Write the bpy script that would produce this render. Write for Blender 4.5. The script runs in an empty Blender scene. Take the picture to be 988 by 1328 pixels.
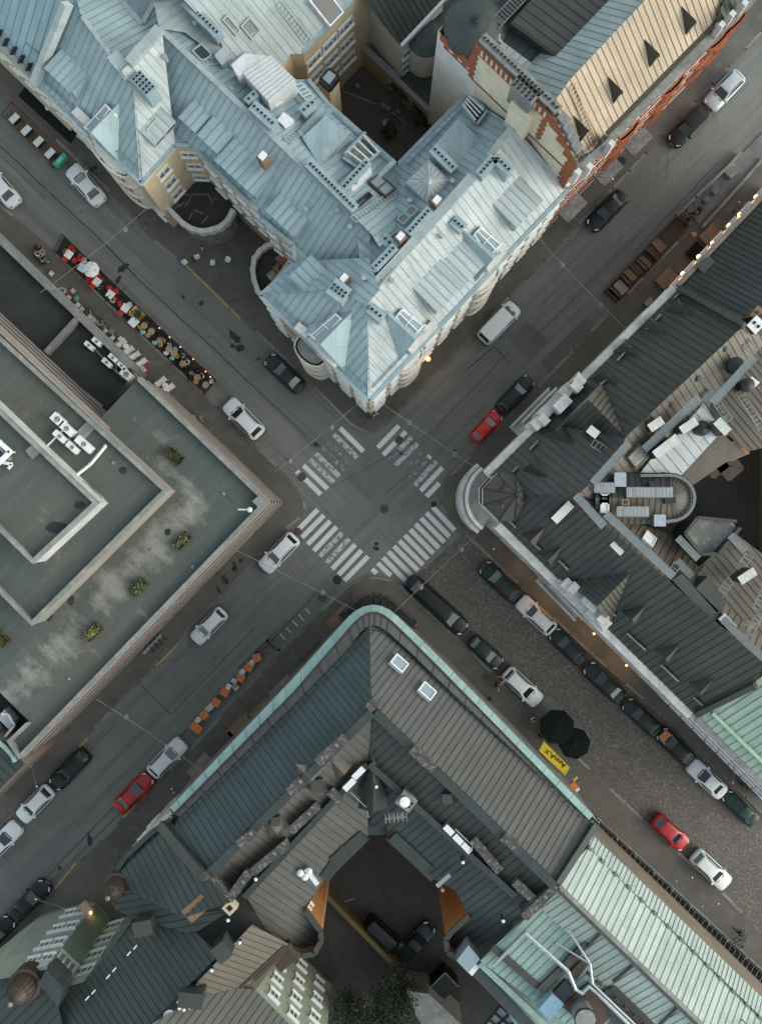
import bpy, bmesh, math, random
from mathutils import Vector, Matrix, Euler
random.seed(11)
R = math.radians
SC = bpy.context.scene
COL = SC.collection
H = 100.0      # height of the camera above the crossing, metres
S = 13.3       # photo pixels per metre on the street

def W(px, py, z=0.0):
    """a point seen at (px, py) in the photo that stands z metres above the street"""
    k = (H - z) / (H * S)
    return Vector(((px - 494.0) * k, (664.0 - py) * k, z))

def yaw_px(dx, dy):
    return math.atan2(-dy, dx)

# ------------------------------------------------------------------ materials
MATS = {}
class NT:
    def __init__(s, name):
        s.m = bpy.data.materials.new(name); s.m.use_nodes = True
        s.t = s.m.node_tree; s.n = s.t.nodes; s.l = s.t.links
        s.b = s.n['Principled BSDF']
    def node(s, typ, **kw):
        nd = s.n.new(typ)
        for k, v in kw.items():
            if hasattr(nd, k): setattr(nd, k, v)
            else: nd.inputs[k].default_value = v
        return nd
    def link(s, a, b): s.l.new(a, b)
    def coord(s, kind='Object', scale=(1, 1, 1)):
        tc = s.node('ShaderNodeTexCoord'); mp = s.node('ShaderNodeMapping')
        s.link(tc.outputs[kind], mp.inputs[0]); mp.inputs['Scale'].default_value = scale
        return mp.outputs[0]
    def noise(s, vec, scale, detail=5, rough=.6):
        nd = s.node('ShaderNodeTexNoise'); s.link(vec, nd.inputs['Vector'])
        nd.inputs['Scale'].default_value = scale; nd.inputs['Detail'].default_value = detail
        nd.inputs['Roughness'].default_value = rough
        return nd.outputs['Fac']
    def ramp(s, fac, *stops):
        r = s.node('ShaderNodeValToRGB'); s.link(fac, r.inputs[0])
        el = r.color_ramp.elements
        while len(el) < len(stops): el.new(.5)
        for e, (p, c) in zip(el, stops):
            e.position = p; e.color = (c, c, c, 1) if isinstance(c, (int, float)) else (*c, 1)
        return r.outputs[0]
    def mix(s, fac, a, b, blend='MIX'):
        m = s.node('ShaderNodeMix', data_type='RGBA', blend_type=blend)
        for sock, v in ((m.inputs[0], fac), (m.inputs[6], a), (m.inputs[7], b)):
            if isinstance(v, (int, float)): sock.default_value = v
            elif isinstance(v, tuple): sock.default_value = (*v[:3], 1)
            else: s.link(v, sock)
        return m.outputs[2]
    def base(s, c):
        if isinstance(c, tuple): s.b.inputs['Base Color'].default_value = (*c[:3], 1)
        else: s.link(c, s.b.inputs['Base Color'])
    def set(s, **kw):
        for k, v in kw.items():
            s.b.inputs[k.replace('_', ' ')].default_value = v
    def bump(s, fac, strength=.3, dist=.02):
        b = s.node('ShaderNodeBump'); s.link(fac, b.inputs['Height'])
        b.inputs['Strength'].default_value = strength; b.inputs['Distance'].default_value = dist
        s.link(b.outputs[0], s.b.inputs['Normal'])

def plain(name, col, rough=.6, metal=0.0, var=.12, scale=3.0, **kw):
    if name in MATS: return MATS[name]
    t = NT(name); v = t.coord('Object')
    f = t.noise(v, scale, 4)
    lo = tuple(c * (1 - var) for c in col); hi = tuple(min(1, c * (1 + var)) for c in col)
    t.base(t.ramp(f, (.3, lo), (.7, hi)))
    t.set(Roughness=rough, Metallic=metal, **kw)
    MATS[name] = t.m; return t.m

def roof_metal(name, col, worn=None, worn_amt=.35, rust=0.0, rough=.5, stain=(.05, .05, .045), stain_amt=.3, wide=.6):
    """painted standing-seam sheet: streaks run down the slope (UV v), sheets differ a little from one another"""
    t = NT(name)
    uv = t.coord('UV')
    st = t.noise(t.coord('UV', (1.6, .16, 1)), 1.0, 6, .65)
    st2 = t.noise(t.coord('UV', (4.5, .22, 1)), 1.0, 4, .6)
    big = t.noise(uv, .14, 4, .6)
    fine = t.noise(uv, 9.0, 3, .6)
    # one tone per sheet
    sep = t.node('ShaderNodeSeparateXYZ'); t.link(uv, sep.inputs[0])
    dv = t.node('ShaderNodeMath', operation='DIVIDE'); t.link(sep.outputs[0], dv.inputs[0]); dv.inputs[1].default_value = wide
    fl = t.node('ShaderNodeMath', operation='FLOOR'); t.link(dv.outputs[0], fl.inputs[0])
    dv2 = t.node('ShaderNodeMath', operation='DIVIDE'); t.link(sep.outputs[1], dv2.inputs[0]); dv2.inputs[1].default_value = 2.1
    wn0 = t.node('ShaderNodeTexWhiteNoise', noise_dimensions='1D'); t.link(fl.outputs[0], wn0.inputs['W'])
    ad0 = t.node('ShaderNodeMath', operation='ADD'); t.link(dv2.outputs[0], ad0.inputs[0]); t.link(wn0.outputs[0], ad0.inputs[1])
    fl2 = t.node('ShaderNodeMath', operation='FLOOR'); t.link(ad0.outputs[0], fl2.inputs[0])
    cb = t.node('ShaderNodeCombineXYZ'); t.link(fl.outputs[0], cb.inputs[0]); t.link(fl2.outputs[0], cb.inputs[1])
    wn = t.node('ShaderNodeTexWhiteNoise', noise_dimensions='3D'); t.link(cb.outputs[0], wn.inputs['Vector'])
    sheet = t.ramp(wn.outputs['Value'], (0, .86), (1, 1.10))
    # cross joint between the sheets of one strip
    fr = t.node('ShaderNodeMath', operation='FRACT'); t.link(ad0.outputs[0], fr.inputs[0])
    jn = t.ramp(fr.outputs[0], (0.0, .62), (.018, 1.0))
    c = t.mix(1.0, col, sheet, 'MULTIPLY')
    c = t.mix(1.0, c, jn, 'MULTIPLY')
    worn = worn or tuple(min(1, x * 1.5 + .05) for x in col)
    f1 = t.ramp(st, (.42, 0.0), (.72, worn_amt)); c = t.mix(f1, c, worn)
    f2 = t.ramp(big, (.45, 0.0), (.7, stain_amt)); c = t.mix(f2, c, stain)
    f3 = t.ramp(st2, (.58, 0.0), (.75, stain_amt)); c = t.mix(f3, c, stain)
    if rust:
        f4 = t.ramp(st2, (.30, rust), (.42, 0.0)); c = t.mix(f4, c, (.16, .10, .065))
    t.base(t.mix(.35, c, t.ramp(fine, (.3, .3), (.7, .7)), 'OVERLAY'))
    t.set(Roughness=rough)
    rr = t.ramp(big, (.3, rough - .12), (.7, rough + .15)); t.link(rr, t.b.inputs['Roughness'])
    t.bump(t.noise(uv, 1.7, 3), .25, .03)
    MATS[name] = t.m; return t.m

def mottled(name, col, dark, light, s1=.25, s2=1.6, rough=.85, streak=(1, 1, 1), fine=14, bump=.25, spots=0.0, kind='Object', lo=.38, hi=.66):
    t = NT(name)
    v = t.coord(kind, streak)
    a = t.noise(v, s1, 7, .62); b = t.noise(v, s2, 5, .6); f = t.noise(t.coord(kind), fine, 3, .7)
    c = t.mix(t.ramp(a, (lo, 0), (hi, 1)), dark, col)
    c = t.mix(t.ramp(b, (.5, 0), (.78, .6)), c, light)
    c = t.mix(.5, c, t.ramp(f, (.25, .25), (.75, .75)), 'OVERLAY')
    if spots:
        sp = t.noise(v, 1.1, 2, .5); c = t.mix(t.ramp(sp, (.66, 0), (.74, spots)), c, tuple(x * .4 for x in dark))
    t.base(c); t.set(Roughness=rough)
    t.bump(f, bump, .02)
    MATS[name] = t.m; return t.m

def mathn(t, op, a, b=None):
    m = t.node('ShaderNodeMath', operation=op)
    for i, v in enumerate((a, b)):
        if v is None: continue
        if isinstance(v, (int, float)): m.inputs[i].default_value = v
        else: t.link(v, m.inputs[i])
    return m.outputs[0]
def world_rot(t):
    """ground position in axes turned to the two streets (x: lower left to upper right, y: towards the upper left)"""
    g = t.node('ShaderNodeNewGeometry'); mp = t.node('ShaderNodeMapping'); t.link(g.outputs['Position'], mp.inputs[0]); mp.inputs['Rotation'].default_value = (0, 0, R(-45))
    sp = t.node('ShaderNodeSeparateXYZ'); t.link(mp.outputs[0], sp.inputs[0]); return mp.outputs[0], sp.outputs[0], sp.outputs[1]
def stretched(t, vec, sx, sy, sc=1.0, det=6):
    m = t.node('ShaderNodeMapping'); t.link(vec, m.inputs[0]); m.inputs['Scale'].default_value = (sx, sy, 1); return t.noise(m.outputs[0], sc, det, .65)
def felt(name):
    # roofing felt: rolled sheets, pale deposits along the run-off line, moss and damp
    t = NT(name); v = t.coord('Object'); rv, rx, ry = world_rot(t)
    st = stretched(t, rv, .14, 1.2); sx = stretched(t, rv, 1.0, .2); big = t.noise(v, .085, 5, .6); b2 = t.noise(v, .16, 6, .65); f = t.noise(v, 9, 4, .7)
    c = t.mix(t.ramp(big, (.42, 0), (.58, .9)), (.074, .086, .077), (.098, .093, .078)); c = t.mix(t.ramp(st, (.45, 0), (.7, .5)), c, (.125, .132, .118))
    d1 = mathn(t, 'MULTIPLY', mathn(t, 'ABSOLUTE', mathn(t, 'SUBTRACT', ry, 11.6)), .42); d1 = mathn(t, 'ADD', d1, mathn(t, 'MULTIPLY', mathn(t, 'MAXIMUM', mathn(t, 'ADD', rx, 10.3), 0), 1.0))
    d2 = mathn(t, 'MULTIPLY', mathn(t, 'ABSOLUTE', mathn(t, 'ADD', rx, 10.3)), .75); d2 = mathn(t, 'ADD', d2, mathn(t, 'MULTIPLY', mathn(t, 'MAXIMUM', mathn(t, 'SUBTRACT', mathn(t, 'ABSOLUTE', mathn(t, 'SUBTRACT', ry, 14)), 2.2), 0), .8))
    near = t.ramp(mathn(t, 'MINIMUM', d1, d2), (.12, .17), (1, 0)); pat = mathn(t, 'ADD', mathn(t, 'MULTIPLY', t.noise(v, .33, 6, .7), .6), mathn(t, 'MULTIPLY', sx, .4))
    c = t.mix(t.ramp(mathn(t, 'ADD', pat, near), (.57, 0), (.72, .62)), c, (.33, .315, .275))
    c = t.mix(t.ramp(t.noise(v, .45, 6, .7), (.60, 0), (.70, .6)), c, (.05, .052, .042))
    jn = t.ramp(mathn(t, 'FRACT', mathn(t, 'MULTIPLY', ry, 1.0)), (0, .8), (.03, 1)); c = t.mix(1.0, c, jn, 'MULTIPLY')
    t.base(t.mix(.45, c, t.ramp(f, (.25, .25), (.75, .75)), 'OVERLAY')); t.set(Roughness=.85); t.bump(f, .25, .02); MATS[name] = t.m
def asphalt_road(name):
    # wheel-polished lanes run along whichever street the spot lies in; fine cracks and a few damp blotches
    t = NT(name); v = t.coord('Object'); rv, rx, ry = world_rot(t)
    along1 = stretched(t, rv, 1.15, .035, 1.0, 5); along2 = stretched(t, rv, .035, 1.15, 1.0, 5)
    pick = t.ramp(mathn(t, 'ADD', mathn(t, 'MULTIPLY', mathn(t, 'SUBTRACT', mathn(t, 'ABSOLUTE', rx), mathn(t, 'ABSOLUTE', ry)), .12), .5), (.3, 0), (.7, 1))
    tr = t.mix(pick, along1, along2); big = t.noise(v, .10, 7, .62); mid_ = t.noise(v, .5, 5, .6); f = t.noise(v, 20, 3, .7)
    c = t.mix(t.ramp(big, (.36, 0), (.62, 1)), (.135, .135, .122), (.19, .187, .170)); c = t.mix(t.ramp(tr, (.42, .75), (.50, 0)), c, (.118, .117, .104)); c = t.mix(t.ramp(tr, (.55, 0), (.68, .55)), c, (.245, .237, .214))
    c = t.mix(t.ramp(mid_, (.55, 0), (.75, .5)), c, (.225, .218, .197))
    wv = t.node('ShaderNodeMix', data_type='RGBA'); wv.inputs[0].default_value = .12; t.link(v, wv.inputs[6]); nz = t.node('ShaderNodeTexNoise'); t.link(v, nz.inputs['Vector']); nz.inputs['Scale'].default_value = 1.5; t.link(nz.outputs['Color'], wv.inputs[7])
    vo = t.node('ShaderNodeTexVoronoi', feature='DISTANCE_TO_EDGE'); t.link(wv.outputs[2], vo.inputs['Vector']); vo.inputs['Scale'].default_value = .22
    ck = mathn(t, 'MULTIPLY', t.ramp(vo.outputs['Distance'], (0, .5), (.005, 0)), t.ramp(t.noise(v, .2, 2), (.48, 0), (.56, 1))); c = t.mix(ck, c, (.05, .049, .045))
    c = t.mix(t.ramp(t.noise(v, .8, 2), (.68, 0), (.74, .45)), c, (.07, .069, .063))
    t.base(t.mix(.5, c, t.ramp(f, (.25, .25), (.75, .75)), 'OVERLAY')); t.set(Roughness=.8); t.link(t.ramp(tr, (.4, .6), (.6, .85)), t.b.inputs['Roughness']); t.bump(f, .3, .02); MATS[name] = t.m

def worn_paint(name, col, under, thr):
    t = NT(name); v = t.coord('Object')
    a = t.noise(v, 2.2, 8, .75); b = t.noise(v, 14, 3, .7)
    m = t.node('ShaderNodeMath', operation='ADD'); t.link(a, m.inputs[0])
    k = t.node('ShaderNodeMath', operation='MULTIPLY'); t.link(b, k.inputs[0]); k.inputs[1].default_value = .35
    t.link(k.outputs[0], m.inputs[1])
    f = t.ramp(m.outputs[0], (thr, 0), (thr + .07, 1))
    t.base(t.mix(f, under, t.mix(t.ramp(t.noise(v, 6, 3), (.3, .0), (.7, .25)), col, under)))
    t.set(Roughness=.75); MATS[name] = t.m; return t.m

def cobble(name):
    t = NT(name)
    v = t.coord('Object')
    vo = t.node('ShaderNodeTexVoronoi', feature='DISTANCE_TO_EDGE'); t.link(v, vo.inputs['Vector']); vo.inputs['Scale'].default_value = 7.5; vo.inputs['Randomness'].default_value = .75
    vc = t.node('ShaderNodeTexVoronoi', feature='F1'); t.link(v, vc.inputs['Vector']); vc.inputs['Scale'].default_value = 7.5; vc.inputs['Randomness'].default_value = .75
    big = t.noise(v, .3, 5)
    sep = t.node('ShaderNodeSeparateColor'); t.link(vc.outputs['Color'], sep.inputs[0])
    c = t.ramp(sep.outputs[0], (0, (.098, .083, .070)), (.5, (.148, .125, .107)), (.85, (.19, .163, .142)), (1, (.28, .245, .22)))
    c = t.mix(t.ramp(big, (.4, 0), (.7, .5)), c, (.085, .073, .062))
    c = t.mix(t.ramp(vo.outputs['Distance'], (0, 1), (.08, 0)), c, (.055, .047, .04))
    t.base(c); t.set(Roughness=.7)
    t.bump(t.ramp(vo.outputs['Distance'], (0, 0), (.25, 1)), .6, .03)
    MATS[name] = t.m; return t.m

def paint(name, col, metal=0.0):
    t = NT(name); v = t.coord('Object')
    f = t.noise(v, 1.2, 3)
    t.base(t.mix(t.ramp(f, (.35, 0), (.75, .10)), col, (.12, .11, .10)))
    t.set(Roughness=.35, Metallic=metal, Coat_Weight=.25, Coat_Roughness=.08, Specular_IOR_Level=.25 if col[0] < .1 else .45)
    MATS[name] = t.m; return t.m

def glass(name, col, rough=.06):
    t = NT(name); t.base(col); t.set(Roughness=rough, IOR=1.5, Specular_IOR_Level=.75)
    f = t.noise(t.coord('Object'), 1.5, 2); t.link(t.ramp(f, (.3, rough), (.7, rough + .06)), t.b.inputs['Roughness'])
    MATS[name] = t.m; return t.m

def lamp_mat(name, col, strength):
    t = NT(name); t.base(col); t.set(Roughness=.4, Emission_Strength=strength)
    t.b.inputs['Emission Color'].default_value = (*col, 1)
    MATS[name] = t.m; return t.m

ASPH = (.125, .122, .112)
asphalt_road('asphalt')
mottled('asphalt_patch', (.135, .132, .118), (.108, .106, .095), (.165, .161, .144), .2, .9, .85, fine=22)
mottled('pavement_asphalt', (.135, .122, .103), (.09, .083, .071), (.175, .158, .135), .14, .8, .85, fine=20, spots=.35)
mottled('kerb_granite', (.17, .145, .125), (.10, .088, .078), (.25, .22, .20), .5, 3, .8)
mottled('kerb_pale', (.27, .25, .23), (.17, .155, .14), (.34, .32, .3), .6, 3, .8)
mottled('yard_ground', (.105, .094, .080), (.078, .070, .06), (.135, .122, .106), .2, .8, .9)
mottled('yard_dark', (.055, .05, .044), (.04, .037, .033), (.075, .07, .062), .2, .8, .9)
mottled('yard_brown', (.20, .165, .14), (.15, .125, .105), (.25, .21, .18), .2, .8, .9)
mottled('tar', (.030, .031, .030), (.022, .023, .022), (.05, .05, .048), 1, 4, .8)
mottled('oil_stain', (.030, .030, .029), (.022, .022, .021), (.05, .048, .045), 1, 4, .8)
cobble('cobblestones')
worn_paint('marking_white', (.74, .73, .69), ASPH, .45)
worn_paint('marking_worn', (.60, .59, .56), (.14, .137, .125), .61)
worn_paint('marking_faint', (.50, .49, .47), (.145, .14, .128), .71)
worn_paint('marking_yellow', (.38, .32, .09), ASPH, .56)
# roofs
roof_metal('blue_sheet', (.285, .372, .392), worn=(.39, .45, .455), worn_amt=.55, stain=(.17, .25, .27), stain_amt=.5)
roof_metal('bright_blue_sheet', (.28, .395, .43), worn=(.38, .48, .5), stain=(.15, .23, .25), stain_amt=.4)
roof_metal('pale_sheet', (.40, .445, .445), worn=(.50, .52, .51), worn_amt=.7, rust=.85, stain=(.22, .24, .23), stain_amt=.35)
roof_metal('grey_blue_sheet', (.33, .375, .365), worn=(.42, .45, .44), worn_amt=.5, rust=.25, stain=(.16, .19, .19), stain_amt=.45)
roof_metal('white_sheet', (.58, .59, .58), worn=(.68, .68, .67), stain=(.4, .4, .38), stain_amt=.3)
roof_metal('tan_sheet', (.40, .30, .205), worn=(.47, .365, .265), worn_amt=.4, stain=(.27, .22, .17), stain_amt=.3, rough=.55)
roof_metal('dark_green_sheet', (.034, .043, .038), worn=(.062, .076, .069), worn_amt=.35, stain=(.028, .034, .033), stain_amt=.5)
roof_metal('slate_sheet', (.047, .047, .040), worn=(.075, .078, .067), worn_amt=.4, stain=(.035, .04, .038), stain_amt=.5)
roof_metal('olive_sheet', (.088, .084, .074), worn=(.12, .115, .10), worn_amt=.4, stain=(.065, .064, .058), stain_amt=.4)
roof_metal('teal_shaded_sheet', (.037, .060, .059), worn=(.055, .08, .078), worn_amt=.35, stain=(.026, .04, .04), stain_amt=.4)  # shade of the north-west slope put into the sheet colour
roof_metal('brown_sheet', (.128, .107, .082), worn=(.17, .145, .115), worn_amt=.4, stain=(.10, .08, .065), stain_amt=.4)
roof_metal('umber_sheet', (.080, .072, .060), worn=(.115, .103, .088), worn_amt=.4, stain=(.052, .047, .040), stain_amt=.4)
roof_metal('mint_sheet', (.42, .475, .425), worn=(.48, .54, .49), worn_amt=.5, stain=(.24, .29, .25), stain_amt=.45)
roof_metal('patina_sheet', (.26, .37, .325), worn=(.35, .48, .43), worn_amt=.45, stain=(.15, .24, .21), stain_amt=.45)
roof_metal('green_sheet', (.35, .455, .36), worn=(.33, .46, .35), worn_amt=.3, stain=(.2, .30, .22), stain_amt=.25)
roof_metal('gutter_teal', (.27, .39, .355), worn=(.32, .43, .40), worn_amt=.5, stain=(.13, .2, .19), stain_amt=.35)
roof_metal('soot_sheet', (.036, .046, .043), worn=(.055, .067, .063), worn_amt=.35, stain=(.016, .019, .019), stain_amt=.4)
felt('flat_felt')
mottled('felt_pale', (.30, .295, .27), (.16, .16, .145), (.42, .41, .38), .4, 1.6, .85)
mottled('felt_dark', (.032, .036, .033), (.022, .025, .024), (.05, .053, .05), .12, .7, .85)
mottled('deck_flat', (.048, .046, .038), (.034, .033, .028), (.075, .07, .06), .3, 1.5, .9)
plain('seam_blue', (.205, .275, .29), .5); plain('seam_pale', (.34, .365, .36), .5); plain('seam_dark', (.024, .027, .025), .5)
plain('seam_tan', (.15, .11, .075), .5); plain('seam_brown', (.055, .044, .034), .5); plain('seam_mint', (.19, .235, .205), .5)
plain('seam_grey', (.30, .30, .30), .5); plain('seam_olive', (.044, .042, .037), .5); plain('seam_teal', (.022, .035, .035), .5)
# walls
for nm, c in (('cream_plaster', (.60, .49, .33)), ('pale_plaster', (.66, .60, .50)), ('white_plaster', (.66, .64, .61)), ('green_plaster', (.22, .27, .19)),
              ('sage_plaster', (.34, .38, .30)), ('ochre_plaster', (.46, .35, .2)), ('yellow_plaster', (.74, .66, .50)), ('grey_plaster', (.33, .32, .30)), ('rust_plaster', (.42, .19, .06)),
              ('rose_plaster', (.35, .30, .26)), ('band_dark', (.085, .062, .052)), ('mustard_plaster', (.13, .095, .04))):
    mottled(nm, c, tuple(x * .80 for x in c), tuple(min(.8, x * 1.12) for x in c), .35, 1.5, .85, fine=16, bump=.15)
mottled('red_brick', (.36, .105, .042), (.25, .075, .033), (.43, .15, .065), .8, 4, .85)
mottled('stone_trim', (.62, .60, .56), (.45, .43, .40), (.72, .70, .66), .8, 3, .8)
mottled('stone_grey', (.25, .245, .235), (.16, .158, .15), (.34, .33, .32), .8, 3, .85)
mottled('lichen_stone', (.075, .07, .064), (.05, .047, .043), (.5, .49, .47), .9, 3.6, .9, fine=9, lo=.35, hi=.6)
mottled('parapet', (.27, .27, .245), (.17, .18, .165), (.38, .36, .33), .5, 2, .8)
mottled('terracotta_wall', (.27, .20, .16), (.18, .14, .115), (.36, .28, .23), .4, 2, .85)
plain('white_metal', (.72, .73, .73), .4); plain('grey_metal', (.30, .31, .315), .42, .3); plain('dark_metal', (.028, .03, .031), .45, .4)
plain('steel', (.45, .47, .5), .3, .7); plain('lavender_grating', (.15, .175, .185), .55); plain('black_hole', (.008, .008, .008), .9)
plain('black_plastic', (.014, .014, .015), .5, Specular_IOR_Level=.2); plain('rubber', (.018, .018, .018), .85); plain('attic', (.02, .02, .02), .95)
plain('brick_brown', (.20, .12, .075), .85); plain('white_paint', (.76, .76, .74), .45); plain('copper_brown', (.085, .06, .042), .5, .3)
plain('wood_pale', (.35, .25, .16), .65, var=.25); plain('wood_brown', (.20, .125, .07), .7, var=.3); plain('wood_dark', (.065, .043, .028), .75, var=.3)
plain('deck_boards', (.15, .092, .05), .75, var=.35, scale=1.4); plain('dark_deck', (.045, .03, .022), .8, var=.35); plain('carpet_green', (.022, .032, .018), .95, var=.3)
plain('grey_deck', (.15, .15, .145), .8, var=.25, scale=1.2)
plain('red_plastic', (.62, .035, .018), .4); plain('orange_plastic', (.62, .16, .025), .45); plain('turquoise', (.28, .58, .56), .45)
plain('yellow_paint', (.60, .37, .04), .5); plain('green_paint', (.07, .42, .24), .5); plain('blue_paint', (.04, .25, .55), .45)
plain('banner_yellow', (.60, .44, .015), .6); plain('banner_ink', (.05, .028, .008), .6); plain('black_canvas', (.010, .014, .012), .9, Specular_IOR_Level=.08)
plain('white_canvas', (.74, .73, .74), .75); plain('pink_print', (.5, .12, .18), .75); plain('red_awning', (.42, .04, .025), .7); plain('dark_awning', (.014, .014, .014), .9, Specular_IOR_Level=.08)
plain('cream_canvas', (.62, .54, .42), .75); plain('peach', (.55, .36, .26), .7)
plain('leaf_green', (.075, .098, .038), .6, var=.35, scale=5); plain('leaf_yellow', (.20, .20, .06), .6, var=.3, scale=5); plain('leaf_dark', (.020, .027, .016), .65, var=.4, scale=4)
plain('bark', (.06, .045, .033), .9); plain('soil', (.03, .022, .016), .95); plain('skin', (.50, .31, .22), .55); plain('manhole_iron', (.035, .033, .031), .6, .5); plain('manhole_rust', (.085, .058, .047), .75)
glass('car_glass', (.010, .022, .026), .05); glass('window_glass', (.035, .042, .045), .08); glass('sky_glass', (.25, .31, .33), .12); glass('green_glass', (.10, .17, .15), .1)
plain('head_glass', (.55, .57, .6), .15); plain('tail_red', (.4, .02, .015), .25); plain('number_plate', (.7, .7, .68), .5); plain('solar_blue', (.20, .33, .42), .3)
lamp_mat('warm_bulb', (1.0, .60, .28), 1.7); lamp_mat('orange_bulb', (1.0, .30, .10), 2.0); lamp_mat('shop_glow', (1.0, .55, .18), 5.0)
for nm, c, mt in (('paint_white', (.74, .75, .76), 0), ('paint_silver', (.52, .54, .56), .4), ('paint_black', (.010, .012, .012), 0), ('paint_green_black', (.012, .024, .022), 0),
                  ('paint_red', (.42, .008, .012), 0), ('paint_bright_red', (.62, .008, .012), 0), ('paint_dark_red', (.22, .010, .012), 0), ('paint_orange', (.42, .15, .03), 0), ('paint_teal', (.014, .036, .034), .1)):
    paint(nm, c, mt)
M = MATS

# ------------------------------------------------------------------ mesh builder
class MB:
    def __init__(s): s.v = []; s.f = []; s.m = []; s.uv = []
    def poly(s, pts, m=0, uv=None):
        i = len(s.v); s.v += [Vector(p) for p in pts]; s.f.append(list(range(i, i + len(pts)))); s.m.append(m)
        s.uv.append(uv or [(p[0], p[1]) for p in pts])
    def boxm(s, mat, sx, sy, sz, m=0, mtop=None):
        """box of full size sx, sy, sz, base at z = 0 of the frame mat"""
        x, y = sx / 2, sy / 2
        c = [mat @ Vector(p) for p in ((-x, -y, 0), (x, -y, 0), (x, y, 0), (-x, y, 0), (-x, -y, sz), (x, -y, sz), (x, y, sz), (-x, y, sz))]
        for q, k, a, b in (((3, 2, 1, 0), m, sx, sy), ((4, 5, 6, 7), m if mtop is None else mtop, sx, sy), ((0, 1, 5, 4), m, sx, sz), ((1, 2, 6, 5), m, sy, sz), ((2, 3, 7, 6), m, sx, sz), ((3, 0, 4, 7), m, sy, sz)):
            s.poly([c[j] for j in q], k, [(0, 0), (a, 0), (a, b), (0, b)])
    def box(s, p, sx, sy, sz, yaw=0, m=0, mtop=None):
        s.boxm(Matrix.Translation(p) @ Matrix.Rotation(yaw, 4, 'Z'), sx, sy, sz, m, mtop)
    def bar(s, a, b, w, h, m=0, up=Vector((0, 0, 1)), mtop=None):
        """rectangular bar from a to b, resting on the line ab"""
        a, b = Vector(a), Vector(b); d = b - a; L = d.length
        if L < 1e-4: return
        x = d / L; y = Vector(up).cross(x)
        if y.length < 1e-4: y = Vector((0, 1, 0)).cross(x)
        y.normalize(); z = x.cross(y)
        mt = Matrix(((x.x, y.x, z.x, 0), (x.y, y.y, z.y, 0), (x.z, y.z, z.z, 0), (0, 0, 0, 1)))
        s.boxm(Matrix.Translation((a + b) / 2) @ mt, L, w, h, m, mtop)
    def prism(s, pts, z0, z1, m=0, mtop=None, bottom=False):
        """pts: world XY (or XYZ) outline; upright extrusion"""
        p = [Vector((q[0], q[1], 0)) for q in pts]
        ar = sum(p[i].x * p[(i + 1) % len(p)].y - p[(i + 1) % len(p)].x * p[i].y for i in range(len(p)))
        if ar < 0: p.reverse()
        n = len(p)
        s.poly([(q.x, q.y, z1) for q in p], m if mtop is None else mtop)
        if bottom: s.poly([(q.x, q.y, z0) for q in reversed(p)], m)
        for i in range(n):
            a, b = p[i], p[(i + 1) % n]; L = (b - a).length
            s.poly([(a.x, a.y, z0), (b.x, b.y, z0), (b.x, b.y, z1), (a.x, a.y, z1)], m, [(0, z0), (L, z0), (L, z1), (0, z1)])
    def tube(s, a, b, r, n=8, m=0, r2=None, cap=True):
        a, b = Vector(a), Vector(b); d = (b - a).normalized(); r2 = r if r2 is None else r2
        u = d.orthogonal().normalized(); w = d.cross(u)
        A = [a + (u * math.cos(k * 2 * math.pi / n) + w * math.sin(k * 2 * math.pi / n)) * r for k in range(n)]
        B = [b + (u * math.cos(k * 2 * math.pi / n) + w * math.sin(k * 2 * math.pi / n)) * r2 for k in range(n)]
        for k in range(n):
            s.poly([A[k], A[(k + 1) % n], B[(k + 1) % n], B[k]], m)
        if cap: s.poly(B, m); s.poly(A[::-1], m)
    def path(s, pts, r, n=6, m=0):
        for a, b in zip(pts, pts[1:]): s.tube(a, b, r, n, m)
    def lathe(s, prof, c, n=12, m=0, a0=0.0, a1=2 * math.pi):
        """prof: (radius, z) list bottom to top"""
        c = Vector(c); full = abs(a1 - a0 - 2 * math.pi) < 1e-6; N = n if full else n + 1
        rings = [[c + Vector((r * math.cos(a0 + (a1 - a0) * k / n), r * math.sin(a0 + (a1 - a0) * k / n), z)) for k in range(N)] for r, z in prof]
        for i in range(len(prof) - 1):
            for k in range(n):
                j = (k + 1) % N
                s.poly([rings[i][k], rings[i][j], rings[i + 1][j], rings[i + 1][k]], m, [(k, i), (k + 1, i), (k + 1, i + 1), (k, i + 1)])
        if full and prof[-1][0] > 1e-3: s.poly(rings[-1], m)
        if full and prof[0][0] > 1e-3: s.poly(rings[0][::-1], m)
    def ball(s, c, r, n=10, m=0, sz=1.0):
        s.lathe([(max(1e-4, r * math.sin(math.pi * k / n)), -r * sz * math.cos(math.pi * k / n)) for k in range(n + 1)], c, n, m)
    def build(s, name, mats, parent=None, smooth=False, origin=None):
        if not s.v: return None
        lo = Vector((min(p[i] for p in s.v) for i in range(3))); hi = Vector((max(p[i] for p in s.v) for i in range(3)))
        o = Vector(origin) if origin is not None else Vector(((lo.x + hi.x) / 2, (lo.y + hi.y) / 2, lo.z))
        me = bpy.data.meshes.new(name)
        me.from_pydata([p - o for p in s.v], [], s.f)
        if isinstance(mats, str): mats = [mats]
        for k in mats: me.materials.append(M[k])
        me.polygons.foreach_set('material_index', s.m)
        lay = me.uv_layers.new(name='UVMap')
        lay.data.foreach_set('uv', [c for f in s.uv for q in f for c in q[:2]])
        if smooth: me.polygons.foreach_set('use_smooth', [True] * len(s.f))
        bm = bmesh.new(); bm.from_mesh(me); bmesh.ops.remove_doubles(bm, verts=bm.verts, dist=1e-4)
        bmesh.ops.recalc_face_normals(bm, faces=bm.faces) if smooth else None
        bm.to_mesh(me); bm.free(); me.update()
        ob = bpy.data.objects.new(name, me); COL.objects.link(ob)
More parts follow.
